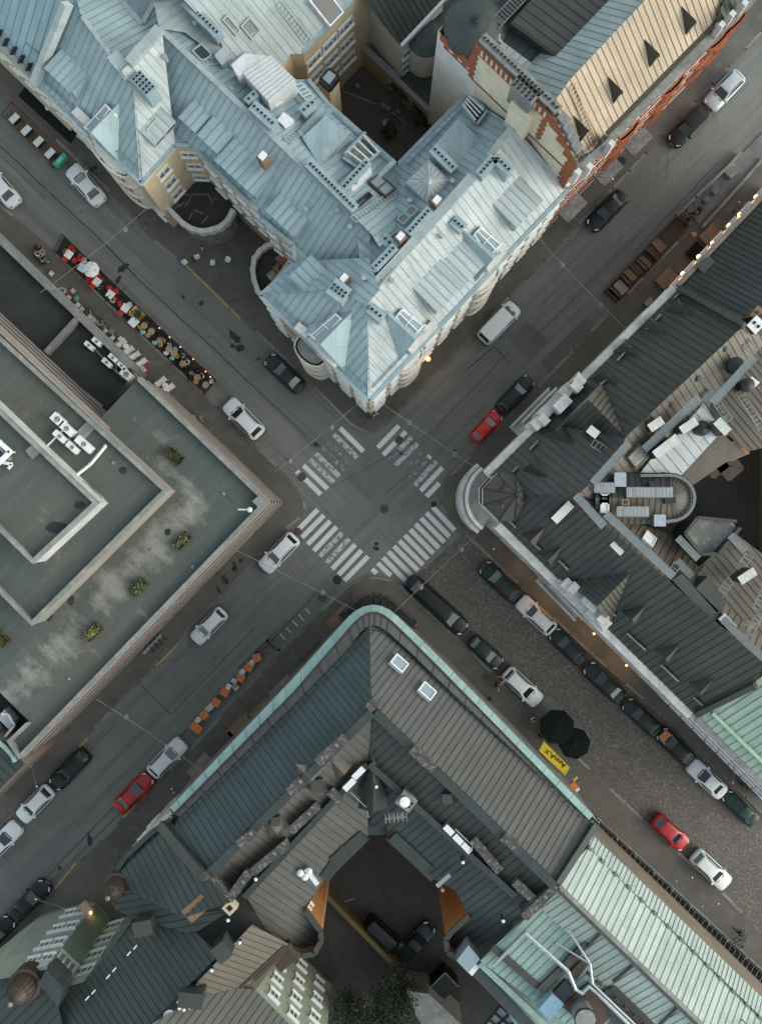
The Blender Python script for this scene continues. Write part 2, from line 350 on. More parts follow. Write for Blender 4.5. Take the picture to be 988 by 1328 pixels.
        if parent: ob.parent = parent; ob.location = o - base_of(parent)
        else: ob.location = o
        return ob

def base_of(o):
    p = o.location.copy(); q = o.parent
    while q: p += q.location; q = q.parent
    return p

def tag(o, label=None, cat=None, group=None, kind=None):
    if label: o['label'] = label
    if cat: o['category'] = cat
    if group: o['group'] = group
    if kind: o['kind'] = kind
    return o

def thing(name, label, cat, loc, yaw=0, group=None):
    o = bpy.data.objects.new(name, None); COL.objects.link(o)
    o.empty_display_size = .3; o.location = loc; o.rotation_euler = (0, 0, yaw)
    return tag(o, label, cat, group)

def struct(name, mb, mats, label=None, cat=None):
    o = mb.build(name, mats); o['kind'] = 'structure'
    o['label'] = label or name.replace('_', ' '); o['category'] = cat or name.split('_')[-1]
    return o

def kids(o): return [c for c in bpy.data.objects if c.parent is o]
_KIDS = {}
def kids_c(o):
    if o.name not in _KIDS: _KIDS[o.name] = kids(o)
    return _KIDS[o.name]

def dup(src, loc, yaw, label, group=None, mats=None, scale=1.0):
    """copy a thing, its parts and sub-parts; mats swaps materials by name on the copies"""
    def cp(o, par):
        c = o.copy(); COL.objects.link(c); c.parent = par
        if mats and c.type == 'MESH':
            for sl in c.material_slots:
                if sl.material and sl.material.name in mats:
                    new = M[mats[sl.material.name]]; sl.link = 'OBJECT'; sl.material = new
        for k in kids_c(o): cp(k, c)
        return c
    r = cp(src, None)
    r.location = loc; r.rotation_euler = (0, 0, yaw); r.scale = (scale,) * 3
    r['label'] = label
    if group: r['group'] = group
    return r

ORD = 'first second third fourth fifth sixth seventh eighth ninth tenth eleventh twelfth thirteenth fourteenth fifteenth sixteenth seventeenth eighteenth nineteenth twentieth'.split()
# ------------------------------------------------------------------ ground, streets, markings
def flat(pts, z): return [W(x, y, 0) + Vector((0, 0, z)) for x, y in pts]

g = MB(); g.poly([(-700, -700, 0), (700, -700, 0), (700, 700, 0), (-700, 700, 0)])
struct('road', g, 'asphalt', 'worn grey asphalt carriageway of the two crossing streets', 'road')

KERB_N = [(-160, -25), (16, 134), (49, 160), (142, 250), (200, 314), (257, 361), (330, 430), (407, 503), (440, 537), (452, 550), (462, 557), (477, 562), (490, 559), (503, 550), (617, 433), (795, 246), (988, 43), (1160, -135)]
KERB_E = [(1160, 25), (988, 200), (900, 288), (788, 405), (695, 502), (609, 590), (582, 616), (574, 627), (570, 640), (570, 655), (577, 667), (610, 701), (670, 758), (761, 845), (857, 929), (895, 968), (988, 1057), (1160, 1220)]
KERB_S = [(1160, 1375), (988, 1209), (937, 1156), (879, 1103), (790, 1020), (692, 926), (611, 843), (560, 796), (530, 769), (520, 759), (509, 751), (493, 748), (480, 747), (471, 749), (451, 758), (416, 791), (330, 882), (241, 976), (109, 1111), (16, 1208), (-160, 1385)]
KERB_W = [(-160, 1235), (0, 1076), (61, 1014), (167, 900), (230, 832), (292, 770), (373, 686), (390, 672), (397, 661), (396, 650), (385, 631), (360, 603), (296, 542), (267, 512), (75, 328), (20, 280), (-160, 120)]
FAR = {'N': [(1160, -900), (-160, -900)], 'E': [(2200, 1220), (2200, 25)], 'S': [(-160, 2200), (1160, 2200)], 'W': [(-1200, 120), (-1200, 1235)]}
WORD = {'N': 'northern', 'E': 'eastern', 'S': 'southern', 'W': 'western'}
for k, line in (('N', KERB_N), ('E', KERB_E), ('S', KERB_S), ('W', KERB_W)):
    kb = MB(); pv = MB()
    P = [W(x, y) for x, y in line]
    # inner line of the kerb stone, 0.28 m in
    inn = []
    for i, p in enumerate(P):
        a = P[max(0, i - 1)]; b = P[min(len(P) - 1, i + 1)]
        d = (b - a).normalized(); n = Vector((d.y, -d.x, 0))
        far = sum((W(*q) for q in FAR[k]), Vector()) / 2
        if n.dot(far - p) < 0: n = -n
        inn.append(p + n * .26)
    for i in range(len(P) - 1):
        a, b, c, d = P[i], P[i + 1], inn[i + 1], inn[i]
        L = max(1, int((b - a).length / 2.2))
        for j in range(L):
            t0, t1 = j / L + .004, (j + 1) / L - .004
            q = [a.lerp(b, t0), a.lerp(b, t1), d.lerp(c, t1), d.lerp(c, t0)]
            m = 1 if random.random() < (.38 if k in 'WN' else .3) else 0
            kb.prism(q, -.02, .135, m)
    kb_o = struct('kerb', kb, ['kerb_granite', 'kerb_pale'], 'granite kerb stones edging the %s pavement' % WORD[k], 'kerb')
    pv.prism([*inn, *[W(*q) for q in FAR[k]]], -.05, .125)
    struct('pavement', pv, 'pavement_asphalt', 'brownish asphalt pavement of the %s corner' % WORD[k], 'pavement')

# cobbled south-east street
cb = MB()
poly = [(600, 692), (610, 701), (670, 758), (761, 845), (857, 929), (895, 968), (988, 1057), (1160, 1220), (1160, 1375), (988, 1209), (937, 1156), (879, 1103), (790, 1020), (692, 926), (611, 843), (560, 796), (533, 771), (529, 757)]
cb.poly(flat(poly, .006)); struct('cobbled_street', cb, 'cobblestones', 'small grey brown cobblestones of the lower right street', 'street')

# tar seams, repaired patches, stains
t = MB()
for a, b, w in (((-20, 170), (138, 318), .10), ((138, 318), (176, 358), .14), ((176, 358), (240, 418), .1), ((240, 418), (330, 502), .08), ((330, 502), (398, 566), .07), ((30, 1020 + 150), (415, 765), .06),
                ((0, 200), (60, 258), .05), ((560, 560), (660, 455), .05), ((605, 480), (640, 450), .1), ((640, 450), (660, 470), .08), ((430, 632), (560, 560), .04), ((500, 640), (560, 590), .05), ((180, 885), (222, 926), .07), ((222, 926), (330, 815), .06),
                ((820, 330), (930, 210), .06), ((690, 440), (830, 300), .05), ((150, 390), (163, 372), .08), ((60, 1150), (200, 1010), .05), ((255, 990), (150, 1100), .05), ((780, 420), (870, 330), .07)):
    a, b = W(*a) + Vector((0, 0, .004)), W(*b) + Vector((0, 0, .004)); d = (b - a).normalized(); n = Vector((-d.y, d.x, 0)) * w / 2
    N = max(2, int((b - a).length / .8)); prev = None
    for i in range(N + 1):
        p = a.lerp(b, i / N) + n.normalized() * random.uniform(-.035, .035)
        if prev is not None: t.poly([prev - n, p - n, p + n, prev + n])
        prev = p
struct('tar_seam', t, 'tar', 'dark tar lines sealing joints along the carriageway', 'road seam')
t = MB()
for pts in ([(660, 440), (684, 416), (712, 443), (688, 466)], [(308, 866), (372, 802), (386, 815), (320, 880)], [(700, 470), (760, 410), (778, 428), (716, 488)]):
    t.poly(flat(pts, .003))
struct('asphalt_patch', t, 'asphalt_patch', 'darker repaired rectangles in the asphalt', 'road patch')
t = MB()
def blob(mb, x, y, rx, ry, rot, z):
    pts = []
    for i in range(18):
        a = i / 18 * 2 * math.pi; r = random.uniform(.6, 1.1); u, v = rx * r * math.cos(a), ry * r * math.sin(a)
        pts.append((x + u * math.cos(rot) - v * math.sin(rot), y + u * math.sin(rot) + v * math.cos(rot)))
    mb.poly(flat(pts, z))
for x, y, rx, ry, rot in ((160, 348, 10, 5, -.7), (154, 362, 3, 8, .5), (238, 385, 4, 2, 1), (261, 393, 4, 4, 0), (305, 437, 5, 11, -.7), (312, 452, 8, 5, 0), (302, 449, 4, 3, 0), (117, 1090, 4, 10, -.2), (140, 1093, 6, 3, .5), (78, 1126, 3, 3, 0), (488, 711, 5, 3, 0),
                          (488, 705, 3, 3, 1), (335, 465, 3, 2, 0), (455, 1, 3, 3, 0), (590, 585, 3, 3, 0), (520, 588, 4, 2, .4)):
    blob(t, x, y, rx, ry, rot, .005)
struct('oil_stain', t, 'oil_stain', 'dark oil and tar stains on the carriageway', 'stain')
t = MB()
for x, y, rx, ry, rot in ((305, 735, 3, 8, -.25), (313, 727, 3.5, 3.5, 0), (303, 738, 2, 4, 0), (284, 765, 2.5, 6, -.6), (293, 753, 5, 5, 0), (290, 748, 2, 6, 1)):
    blob(t, x, y, rx, ry, rot, .132)
struct('damp_stain', t, 'tar', 'dark damp stains on the pavement by the flat roofed building', 'stain')

# zebra crossings: one mesh of stripes per crossing
C0 = lambda x, y: (380 + x / 4.296, 530 + y / 4.296)
def zebra(name, stripes, label, width=.47):
    mb = MB()
    for a, b, m in stripes:
        A, B = W(*C0(*a)), W(*C0(*b)); d = (B - A).normalized(); n = Vector((-d.y, d.x, 0)) * width / 2; up = Vector((0, 0, .008))
        mb.poly([A - n + up, B - n + up, B + n + up, A + n + up], m)
    struct(name, mb, ['marking_white', 'marking_worn', 'marking_faint'], label, 'road marking')
zebra('crosswalk', [((778, 548), (900, 678), 0), ((742, 580), (870, 712), 0), ((712, 610), (842, 744), 0), ((682, 642), (812, 776), 0), ((652, 674), (782, 806), 0), ((622, 705), (752, 838), 0), ((592, 736), (724, 870), 0),
                    ((561, 766), (696, 900), 0), ((531, 797), (665, 934), 0), ((501, 829), (636, 968), 0), ((471, 860), (545, 930), 0), ((440, 892), (466, 918), 0)], 'fresh white zebra stripes leading to the cobbled street')
zebra('crosswalk', [((590, 95), (472, 217), 0), ((628, 128), (602, 155), 0), ((570, 188), (502, 258), 0), ((660, 160), (590, 228), 1), ((580, 240), (540, 285), 2), ((692, 195), (570, 317), 1), ((733, 238), (622, 348), 2), ((765, 262), (752, 276), 0), ((745, 285), (645, 387), 2),
                    ((797, 293), (678, 427), 1), ((832, 328), (710, 458), 0), ((815, 415), (742, 490), 0)], 'partly worn white zebra stripes across the upper right street')
zebra('crosswalk', [((138, 562), (28, 676), 0), ((172, 594), (50, 718), 0), ((208, 626), (82, 756), 0), ((243, 658), (115, 792), 0), ((275, 692), (150, 822), 1), ((312, 724), (185, 860), 1), ((347, 757), (218, 893), 0), ((382, 789), (253, 926), 0), ((418, 823), (286, 958), 0)], 'white zebra stripes across the lower left street')
zebra('crosswalk', [((262, 108), (392, 238), 0), ((228, 143), (358, 274), 1), ((195, 185), (320, 312), 2), ((160, 215), (292, 345), 2), ((128, 250), (258, 376), 1), ((95, 282), (226, 412), 1), ((58, 316), (192, 446), 0), ((68, 392), (155, 478), 0), ((20, 348), (38, 366), 0)], 'badly worn white zebra stripes across the upper left street')

def line_mark(name, segs, w, mat, z, label):
    mb = MB()
    for a, b in segs:
        A, B = W(*a), W(*b); d = (B - A).normalized(); n = Vector((-d.y, d.x, 0)) * w / 2; up = Vector((0, 0, z))
        mb.poly([A - n + up, B - n + up, B + n + up, A + n + up])
    struct(name, mb, mat, label, 'road marking')
line_mark('yellow_line', [((240, 343), (312, 414)), ((203, 864), (231, 835)), ((104, 969), (114, 957)), ((100, 1118), (72, 1152)), ((178, 1042), (160, 1060))], .22, 'marking_yellow', .142, 'faded yellow no parking line painted along the kerb')
line_mark('parking_tick', [((396, 789), (402, 796)), ((388, 797), (394, 805)), ((379.5, 805), (386, 812)), ((371, 813.5), (378, 821)), ((363, 822), (370, 829))], .09, 'marking_white', .009, 'short white ticks marking a row of parking bays')
line_mark('stop_line', [((350, 845), (385, 812))], .06, 'marking_faint', .009, 'faint worn line beside the parking ticks')

# manhole covers
for x, y, r, mm, z, lab in ((437, 752, .44, 'manhole_iron', .0, 'round iron manhole cover in the asphalt above the south corner'), (391, 618, .45, 'manhole_rust', .0, 'rusty round manhole cover at the left end of the worn crossing'),
                        (498, 660, .42, 'manhole_rust', .0, 'round manhole cover in the middle of the crossing'), (518, 571, .4, 'manhole_rust', .0, 'brown manhole cover under the upper right zebra stripes'), (562.5, 654, .3, 'manhole_iron', .0, 'small dark manhole cover by the east kerb'),
                        (509, 527, .42, 'manhole_rust', .125, 'round manhole cover on the pavement right of the blue roofed corner'), (805, 209, .42, 'manhole_iron', .125, 'manhole cover on the pavement below the orange facade'), (386, 689, .4, 'manhole_rust', .0, 'rusty manhole cover by the kerb ahead of the parked white estate'),
                        (100, 227, .5, 'manhole_iron', .125, 'dark square edged manhole cover on the upper left pavement'), (418, 775, .42, 'manhole_rust', .0, 'manhole cover beneath the hanging lamp left of the south corner')):
    mb = MB(); mb.lathe([(r, z), (r, z + .012), (r * .9, z + .012), (r * .88, z + .006), (r * .82, z + .006), (r * .8, z + .014), (r * .35, z + .014), (r * .33, z + .009), (0.001, z + .009)], W(x, y), 24)
    tag(mb.build('manhole_cover', mm), lab, 'manhole cover', 'manhole covers')
# ------------------------------------------------------------------ building tools
CAM = Vector((0, 0, H))
class Pl:
    """roof plane through three photo points of known height; e runs along the eave, s down the slope"""
    def __init__(s, a, b, c, seam=None):
        A, B, C = W(*a), W(*b), W(*c)
        n = (B - A).cross(C - A).normalized()
        s.n = n if n.z > 0 else -n
        s.d = s.n.dot(A)
        t = Vector((0, 0, -1)) - s.n * (-s.n.z)
        if seam is not None:
            q = Vector((seam[0], -seam[1], 0)); t = q - s.n * q.dot(s.n)
        if t.length < .01: t = Vector((.7, -.7, 0))
        s.s = t.normalized(); s.e = s.n.cross(s.s).normalized()
    def at(s, px, py, h=0.0):
        dr = W(px, py, 0) - CAM
        return CAM + dr * ((s.d + h - s.n.dot(CAM)) / s.n.dot(dr))
    def frame(s, p):
        e, u, n = s.e, -s.s, s.n
        if e.cross(u).dot(n) < 0: e = -e
        return Matrix.Translation(p) @ Matrix(((e.x, u.x, n.x, 0), (e.y, u.y, n.y, 0), (e.z, u.z, n.z, 0), (0, 0, 0, 1)))
    def tan(s): return math.hypot(s.n.x, s.n.y) / s.n.z

def level(z, seam=(1, 1)): return Pl((0, 0, z), (900, 0, z), (0, 900, z), seam)

def slope(mb, pl, pts, sp=.6, m=0, mr=1, rib=(.042, .05), thick=0.0):
    """one roof slope traced in the photo, with its standing seams as real ribs"""
    P = [pl.at(*q) for q in pts]
    uv = [(p.dot(pl.e), p.dot(pl.s)) for p in P]
    ar = sum(uv[i][0] * uv[(i + 1) % len(uv)][1] - uv[(i + 1) % len(uv)][0] * uv[i][1] for i in range(len(uv)))
    nn = pl.e.cross(pl.s).dot(pl.n)
    if ar * nn < 0: P.reverse(); uv.reverse()
    mb.poly(P, m, uv)
    if sp:
        lo, hi = min(u for u, v in uv), max(u for u, v in uv)
        k = math.ceil((lo + .05) / sp)
        while k * sp < hi - .05:
            u = k * sp; cr = []
            for (u0, v0), (u1, v1) in zip(uv, uv[1:] + uv[:1]):
                if (u0 <= u) != (u1 <= u): cr.append(v0 + (v1 - v0) * (u - u0) / (u1 - u0))
            cr.sort()
            for v0, v1 in zip(cr[::2], cr[1::2]):
                if v1 - v0 > .15:
                    a = pl.e * u + pl.s * v0 + pl.n * pl.d; b = pl.e * u + pl.s * v1 + pl.n * pl.d
                    mb.bar(a - pl.n * .01, b - pl.n * .01, rib[0], rib[1] + .01, mr, up=pl.n)
            k += 1
    return P

def walls(mb, pts, z1, z0=0.1, m=0, closed=True, cap=None):
    """upright walls below an eave line traced in the photo at height z1"""
    P = [W(x, y, z1) for x, y in pts]
    run = 0
    for a, b in zip(P, P[1:] + (P[:1] if closed else [])):
        L = (b - a).length
        mb.poly([(a.x, a.y, z0), (b.x, b.y, z0), (b.x, b.y, z1), (a.x, a.y, z1)], m, [(run, z0), (run + L, z0), (run + L, z1), (run, z1)]); run += L
    if cap is not None: mb.poly([(p.x, p.y, z1 - .12) for p in P], cap)

def ledge(mb, pts, z, out, h, m=0, closed=False):
    """a cornice or gutter running along a line traced in the photo at height z"""
    P = [W(x, y, z) for x, y in pts]
    for a, b in zip(P, P[1:] + (P[:1] if closed else [])):
        d = (b - a).normalized(); mb.bar(a - d * .0, b + d * .0, out, h, m)

_WIN = {}
def window_mesh(w, h, fm, gm, style):
    key = (w, h, fm, gm, style)
    if key in _WIN: return _WIN[key]
    f = MB(); t = .11
    for x in (-w / 2 + t / 2, w / 2 - t / 2): f.box((x, .05, 0), t, .10, h)
    for z in (0, h - t): f.box((0, .05, z), w - 2 * t, .10, t)
    n = 3 if w > 1.6 else 2
    for i in range(1, n): f.box((-w / 2 + w * i / n, .045, t), .07, .09, h - 2 * t)
    f.box((0, .045, h * .66), w - 2 * t, .085, .07)
    f.box((0, .12, -.09), w + .2, .24, .09)
    if style == 'hood': f.box((0, .14, h), w + .34, .28, .16)
    F = f.build('window', fm, origin=(0, 0, 0)); G = MB()
    G.poly([(-w / 2 + t, .02, t), (w / 2 - t, .02, t), (w / 2 - t, .02, h - t), (-w / 2 + t, .02, h - t)])
    G = G.build('pane', gm, origin=(0, 0, 0))
    bpy.data.objects.remove(F, do_unlink=False) if False else None
    _WIN[key] = (F.data, G.data)
    for o in (F, G): bpy.data.objects.remove(o)
    return _WIN[key]

class Bld:
    def __init__(s, name, label, cat, px, py, group=None):
        s.e = thing(name, label, cat, W(px, py, 0), 0, group)
    def part(s, name, mb, mats, parent=None, label=None):
        o = mb.build(name, mats, parent or s.e)
        if label and o: o['label'] = label
        return o
    def windows(s, A, B, z0s, n, w, h, fm='white_paint', gm='window_glass', style='plain', skip=(), span=(0, 1), flip=False):
        A, B = Vector((A[0], A[1], 0)), Vector((B[0], B[1], 0)); d = (B - A).normalized(); nr = Vector((d.y, -d.x, 0))
        if (nr.dot(-A) < 0) != flip: nr = -nr
        yaw = math.atan2(nr.y, nr.x) - math.pi / 2
        fd, gd = window_mesh(w, h, fm, gm, style)
        for zi, z in enumerate(z0s):
            for i in range(n):
                if (i, zi) in skip: continue
                t = span[0] + (span[1] - span[0]) * (i + .5) / n
                p = A.lerp(B, t) + nr * .005 + Vector((0, 0, z))
                o = bpy.data.objects.new('window', fd); COL.objects.link(o); o.parent = s.e
                o.location = p - base_of(s.e); o.rotation_euler = (0, 0, yaw)
                q = bpy.data.objects.new('pane', gd); COL.objects.link(q); q.parent = o

def W2(px, py, z): p = W(px, py, z); return Vector((p.x, p.y, 0))

def chimney(b, p0, p1, zt, w=.75, depth=2.2, rows=1, body='blue_sheet', parent=None, name='chimney', vents=True, cap=None, n=None):
    a, c = W(*p0, zt), W(*p1, zt); d = c - a; L = d.length; yaw = math.atan2(d.y, d.x)
    mid = (a + c) / 2
    mb = MB(); mats = [body, 'black_hole', cap or body]
    mb.box(mid - Vector((0, 0, depth)), L, w, depth - .12, yaw, 0)
    mb.box(mid - Vector((0, 0, .12)), L + .14, w + .14, .10, yaw, 2)
    if vents:
        n = n or max(2, int(L / .34)); x = d.normalized(); y = Vector((-x.y, x.x, 0))
        for r in range(rows):
            for i in range(n):
                p = a + x * (L * (i + .5) / n) + y * ((r - (rows - 1) / 2) * .34)
                mb.box(p - Vector((0, 0, .03)), .2, .22, .14, yaw, 0)
                mb.box(p + Vector((0, 0, .11)), .18, .20, .02, yaw, 1)
    return b.part(name, mb, mats, parent)

def roof_box(b, name, pts, zt, depth, mats, parent=None, trim=None):
    mb = MB(); mb.prism([W(x, y, zt) for x, y in pts], zt - depth, zt, 0, 1 if len(mats) > 1 else None)
    return b.part(name, mb, mats, parent)

def skylight(b, pl, px, py, w, d, frame='white_metal', pane='sky_glass', h=.22, yaw=0.0, bars=0, parent=None):
    p = pl.at(px, py); mt = pl.frame(p) @ Matrix.Rotation(yaw, 4, 'Z')
    mb = MB(); t = .12
    for x in (-w / 2 + t / 2, w / 2 - t / 2): mb.boxm(mt @ Matrix.Translation((x, 0, -.05)), t, d, h + .05)
    for y in (-d / 2 + t / 2, d / 2 - t / 2): mb.boxm(mt @ Matrix.Translation((0, y, -.05)), w - 2 * t, t, h + .05)
    for i in range(bars): mb.boxm(mt @ Matrix.Translation((-w / 2 + w * (i + 1) / (bars + 1), 0, h - .08)), .09, d - 2 * t, .07)
    o = b.part('skylight', mb, frame, parent)
    if parent is None:
        g2 = MB(); g2.boxm(mt @ Matrix.Translation((0, 0, 0)), w - 2 * t, d - 2 * t, h - .09)
        g = b.part('pane', g2, pane, o)
    else:
        g2 = MB(); g2.boxm(mt, w - 2 * t, d - 2 * t, h - .09); g = b.part('pane', g2, pane, parent)
    return o

def ladder(b, pl, p0, p1, w=.5, mat='grey_metal', h=.12, name='roof_ladder', step=.36):
    a, c = pl.at(*p0, h), pl.at(*p1, h); d = (c - a).normalized(); y = pl.n.cross(d).normalized()
    mb = MB()
    for k in (-1, 1): mb.bar(a + y * k * w / 2, c + y * k * w / 2, .07, .07, 0, pl.n)
    L = (c - a).length; n = int(L / step)
    for i in range(n + 1):
        p = a + d * (i * L / max(1, n)); mb.bar(p - y * w / 2, p + y * w / 2, .06, .05, 0, pl.n)
    return b.part(name, mb, mat)

def walkway(b, pl, p0, p1, w=.5, mat='lavender_grating', h=.3, name='roof_walkway'):
    a, c = pl.at(*p0, h), pl.at(*p1, h); d = (c - a).normalized()
    y = Vector((0, 0, 1)).cross(d).normalized()
    mb = MB()
    for k in (-1, 1): mb.bar(a + y * k * w / 2, c + y * k * w / 2, .05, .07, 1)
    mb.bar(a - Vector((0, 0, .0)), c - Vector((0, 0, .0)), w - .06, .04, 0)
    L = (c - a).length; n = max(1, int(L / 1.5))
    for i in range(int(L / .3)): q = a + d * (i * .3 + .15); mb.bar(q - y * w / 2, q + y * w / 2, .04, .05, 1)
    for i in range(n + 1):
        p = a + d * (.1 + i * (L - .2) / n)
        for k in (-1, 1): mb.box(p + y * k * (w / 2 - .05) - Vector((0, 0, h + .3)), .05, .05, h + .3, 0, 1)
        if i < n: mb.bar(p + d * .5 - y * w / 2, p + d * .5 + y * w / 2, .03, .06, 1)
    return b.part(name, mb, [mat, 'parapet'])

def dormer_tri(b, pl, px, py, w=1.5, h=1.3, roofm='slate_sheet', wall='slate_sheet', name='dormer', west=None):
    P = pl.at(px, py); sh = Vector((pl.s.x, pl.s.y, 0)).normalized(); t = pl.tan()
    Lf, Rt = P + pl.e * w / 2, P - pl.e * w / 2; A = P + Vector((0, 0, h)); K = A - sh * (h / t)
    dn = Vector((0, 0, -.05)); mb = MB()
    ov = sh * .12
    mb.poly([Lf + dn, Rt + dn, A], 1); k = 2 if west else 0; lw = Lf.x < Rt.x; mb.poly([Lf + dn + ov, A + ov, K], k if lw else 0); mb.poly([A + ov, Rt + dn + ov, K], 0 if lw else k)
    return b.part(name, mb, [roofm, wall, west or roofm])

def dormer_shed(b, pl, px, py, w, h, p2=.12, roofm='blue_sheet', wall='pale_plaster', seam='seam_blue', name='dormer', nwin=0, lip=.15, parent=None):
    """px, py: the middle of the foot of its front wall"""
    P = pl.at(px, py); sh = Vector((pl.s.x, pl.s.y, 0)).normalized(); t = pl.tan(); up = Vector((0, 0, 1)); e = pl.e
    D = h / max(.05, t - p2)
    F0, F1 = P - e * w / 2 + up * h, P + e * w / 2 + up * h
    B0, B1 = F0 - sh * D + up * D * p2, F1 - sh * D + up * D * p2
    mb = MB()
    lipv = sh * lip - up * lip * p2
    mb.poly([F0 + lipv, F1 + lipv, B1, B0], 0, [(0, D), (w, D), (w, 0), (0, 0)])
    mb.poly([F0 + lipv - up * .1, F1 + lipv - up * .1, F1 + lipv, F0 + lipv], 0)
    q0, q1 = P - e * w / 2 - up * .1, P + e * w / 2 - up * .1
    mb.poly([q0, q1, F1, F0], 1); mb.poly([q0, F0, B0], 0); mb.poly([q1, B1, F1], 0)
    n = int(w / .6)
    for i in range(n + 1):
        k = i / max(1, n); a = F0.lerp(F1, k); c = B0.lerp(B1, k); mb.bar(a + lipv, c, .05, .06, 2)
    o = b.part(name, mb, [roofm, wall, seam], parent)
    if nwin:
        g = MB()
        for i in range(nwin):
            k = (i + .5) / nwin; c = (P - e * w / 2).lerp(P + e * w / 2, k) + sh * .02
            a = w / nwin * .36
            g.poly([c - e * a + up * .25, c + e * a + up * .25, c + e * a + up * (h - .18), c - e * a + up * (h - .18)])
        b.part('pane', g, 'window_glass', o)
    return o

def vent_pipe(mb, p, r=.12, h=.5, m=0):
    mb.tube(p - Vector((0, 0, .3)), p + Vector((0, 0, h)), r, 8, m); mb.tube(p + Vector((0, 0, h + .04)), p + Vector((0, 0, h + .12)), r * 1.5, 8, m)

def snow_guard(b, pl, p0, p1, mat='seam_blue', h=.22, step=1.2, parent=None, name='snow_guard'):
    a, c = pl.at(*p0), pl.at(*p1); d = (c - a); L = d.length; d.normalize(); mb = MB(); up = pl.n
    for k in (.5, 1): mb.bar(a + up * h * k, c + up * h * k, .05, .05, 0, up)
    n = max(1, int(L / step))
    for i in range(n + 1):
        p = a + d * L * i / n; mb.bar(p - pl.s * -.15, p + up * (h + .05) - pl.s * .05, .05, .05, 0, d)
    return b.part(name, mb, mat, parent)
# ------------------------------------------------------------------ the blue roofed corner building (north)
E = 14.0
A = Bld('apartment_building', 'large cream apartment building with pale blue sheet metal roofs on the upper corner', 'building', 400, 260)
sw1 = Pl((51, 109, E), (183, 236, E), (174, 115, 17.85))
se1 = Pl((183, 236, E), (227, 187, E), (188, 60, 19.0))
sw2 = Pl((282, 221, E), (336, 271, E), (355, 178, 17.5))
ne2 = Pl((427, 138, E), (515, 216, E), (355, 178, 17.5))
seN = Pl((457, 0, E), (393, 68, E), (300, -10, 17.6))
nwL = Pl((107, 22, 17.6), (168, 81, 17.6), (185, 31, 15.8))
mid = Pl((216, 44, 17.3), (283, 46, 16.2), (310, 98, 16.2), (1, -1))
sw3 = Pl((339, 383, E), (479, 518, E), (475, 393, 17.6))
nw3 = Pl((383, 340, E), (339, 383, E), (430, 374, 17.3))
se3 = Pl((479, 518, E), (735, 245, E), (475, 390, 17.6))
nw4 = Pl((515, 216, E), (605, 125, E), (614, 226, 17.7))
foot = [(51, 109), (183, 236), (227, 187), (249, 188), (282, 221), (336, 271), (339, 283), (381, 316), (383, 340), (339, 383), (479, 518), (735, 245), (662, 158), (605, 125), (515, 216), (427, 138), (400, 105), (382, 105), (364, 87), (377, 68), (393, 68), (457, 0), (520, -66), (300, -200), (60, -40), (93, 4)]
mb = MB(); walls(mb, foot, E, .1, 0, True, 1)
A.part('wall', mb, ['cream_plaster', 'blue_sheet'])
mb = MB()
slope(mb, sw1, [(48, 102), (180, 240), (186, 236), (174, 113), (146, 67), (107, 20), (93, 2)])
slope(mb, sw2, [(207, 36), (225, 176), (227, 190), (249, 190), (282, 223), (334, 272), (338, 285), (380, 318), (384, 342), (402, 342), (478, 336), (481, 301), (355, 177)])
slope(mb, ne2, [(207, 36), (355, 177), (481, 303), (492, 320), (514, 301), (517, 219), (515, 214), (427, 136), (400, 103), (380, 103), (350, 132), (318, 100), (283, 62), (240, 40)])
slope(mb, nwL, [(106, 23), (146, 69), (168, 83), (209, 38), (200, 8), (184, 33), (155, 0), (150, -12), (95, -20)])
slope(mb, nw3, [(382, 338), (337, 383), (430, 375), (476, 395), (492, 376), (478, 334), (400, 338)])
slope(mb, sw3, [(337, 382), (479, 521), (479, 500), (476, 392), (430, 374)])
slope(mb, nw4, [(515, 214), (605, 123), (664, 163), (616, 226), (478, 386), (474, 376), (478, 332), (490, 318), (514, 302)])
slope(mb, level(16.7, (.7, .7)), [(462, 296), (503, 292), (500, 350), (468, 350)], .6)
A.part('roof', mb, ['blue_sheet', 'seam_blue'])
mb = MB()
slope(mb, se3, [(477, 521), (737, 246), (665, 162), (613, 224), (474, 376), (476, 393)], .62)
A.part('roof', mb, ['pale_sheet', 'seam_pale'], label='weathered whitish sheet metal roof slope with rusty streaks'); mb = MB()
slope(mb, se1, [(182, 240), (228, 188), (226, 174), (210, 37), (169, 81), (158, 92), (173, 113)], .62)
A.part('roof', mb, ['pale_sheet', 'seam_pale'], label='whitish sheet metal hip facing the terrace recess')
mb = MB()
slope(mb, seN, [(520, -66), (456, 2), (393, 70), (377, 70), (362, 89), (316, 70), (298, 84), (283, 46), (239, 0), (200, -40), (330, -190)], .66)
slope(mb, mid, [(207, 37), (240, 42), (318, 102), (352, 132), (380, 105), (364, 86), (318, 67), (300, 82), (284, 44), (240, -2), (200, 4)], .66)
A.part('roof', mb, ['grey_blue_sheet', 'seam_pale'], label='greyer roof slope of the courtyard wing')
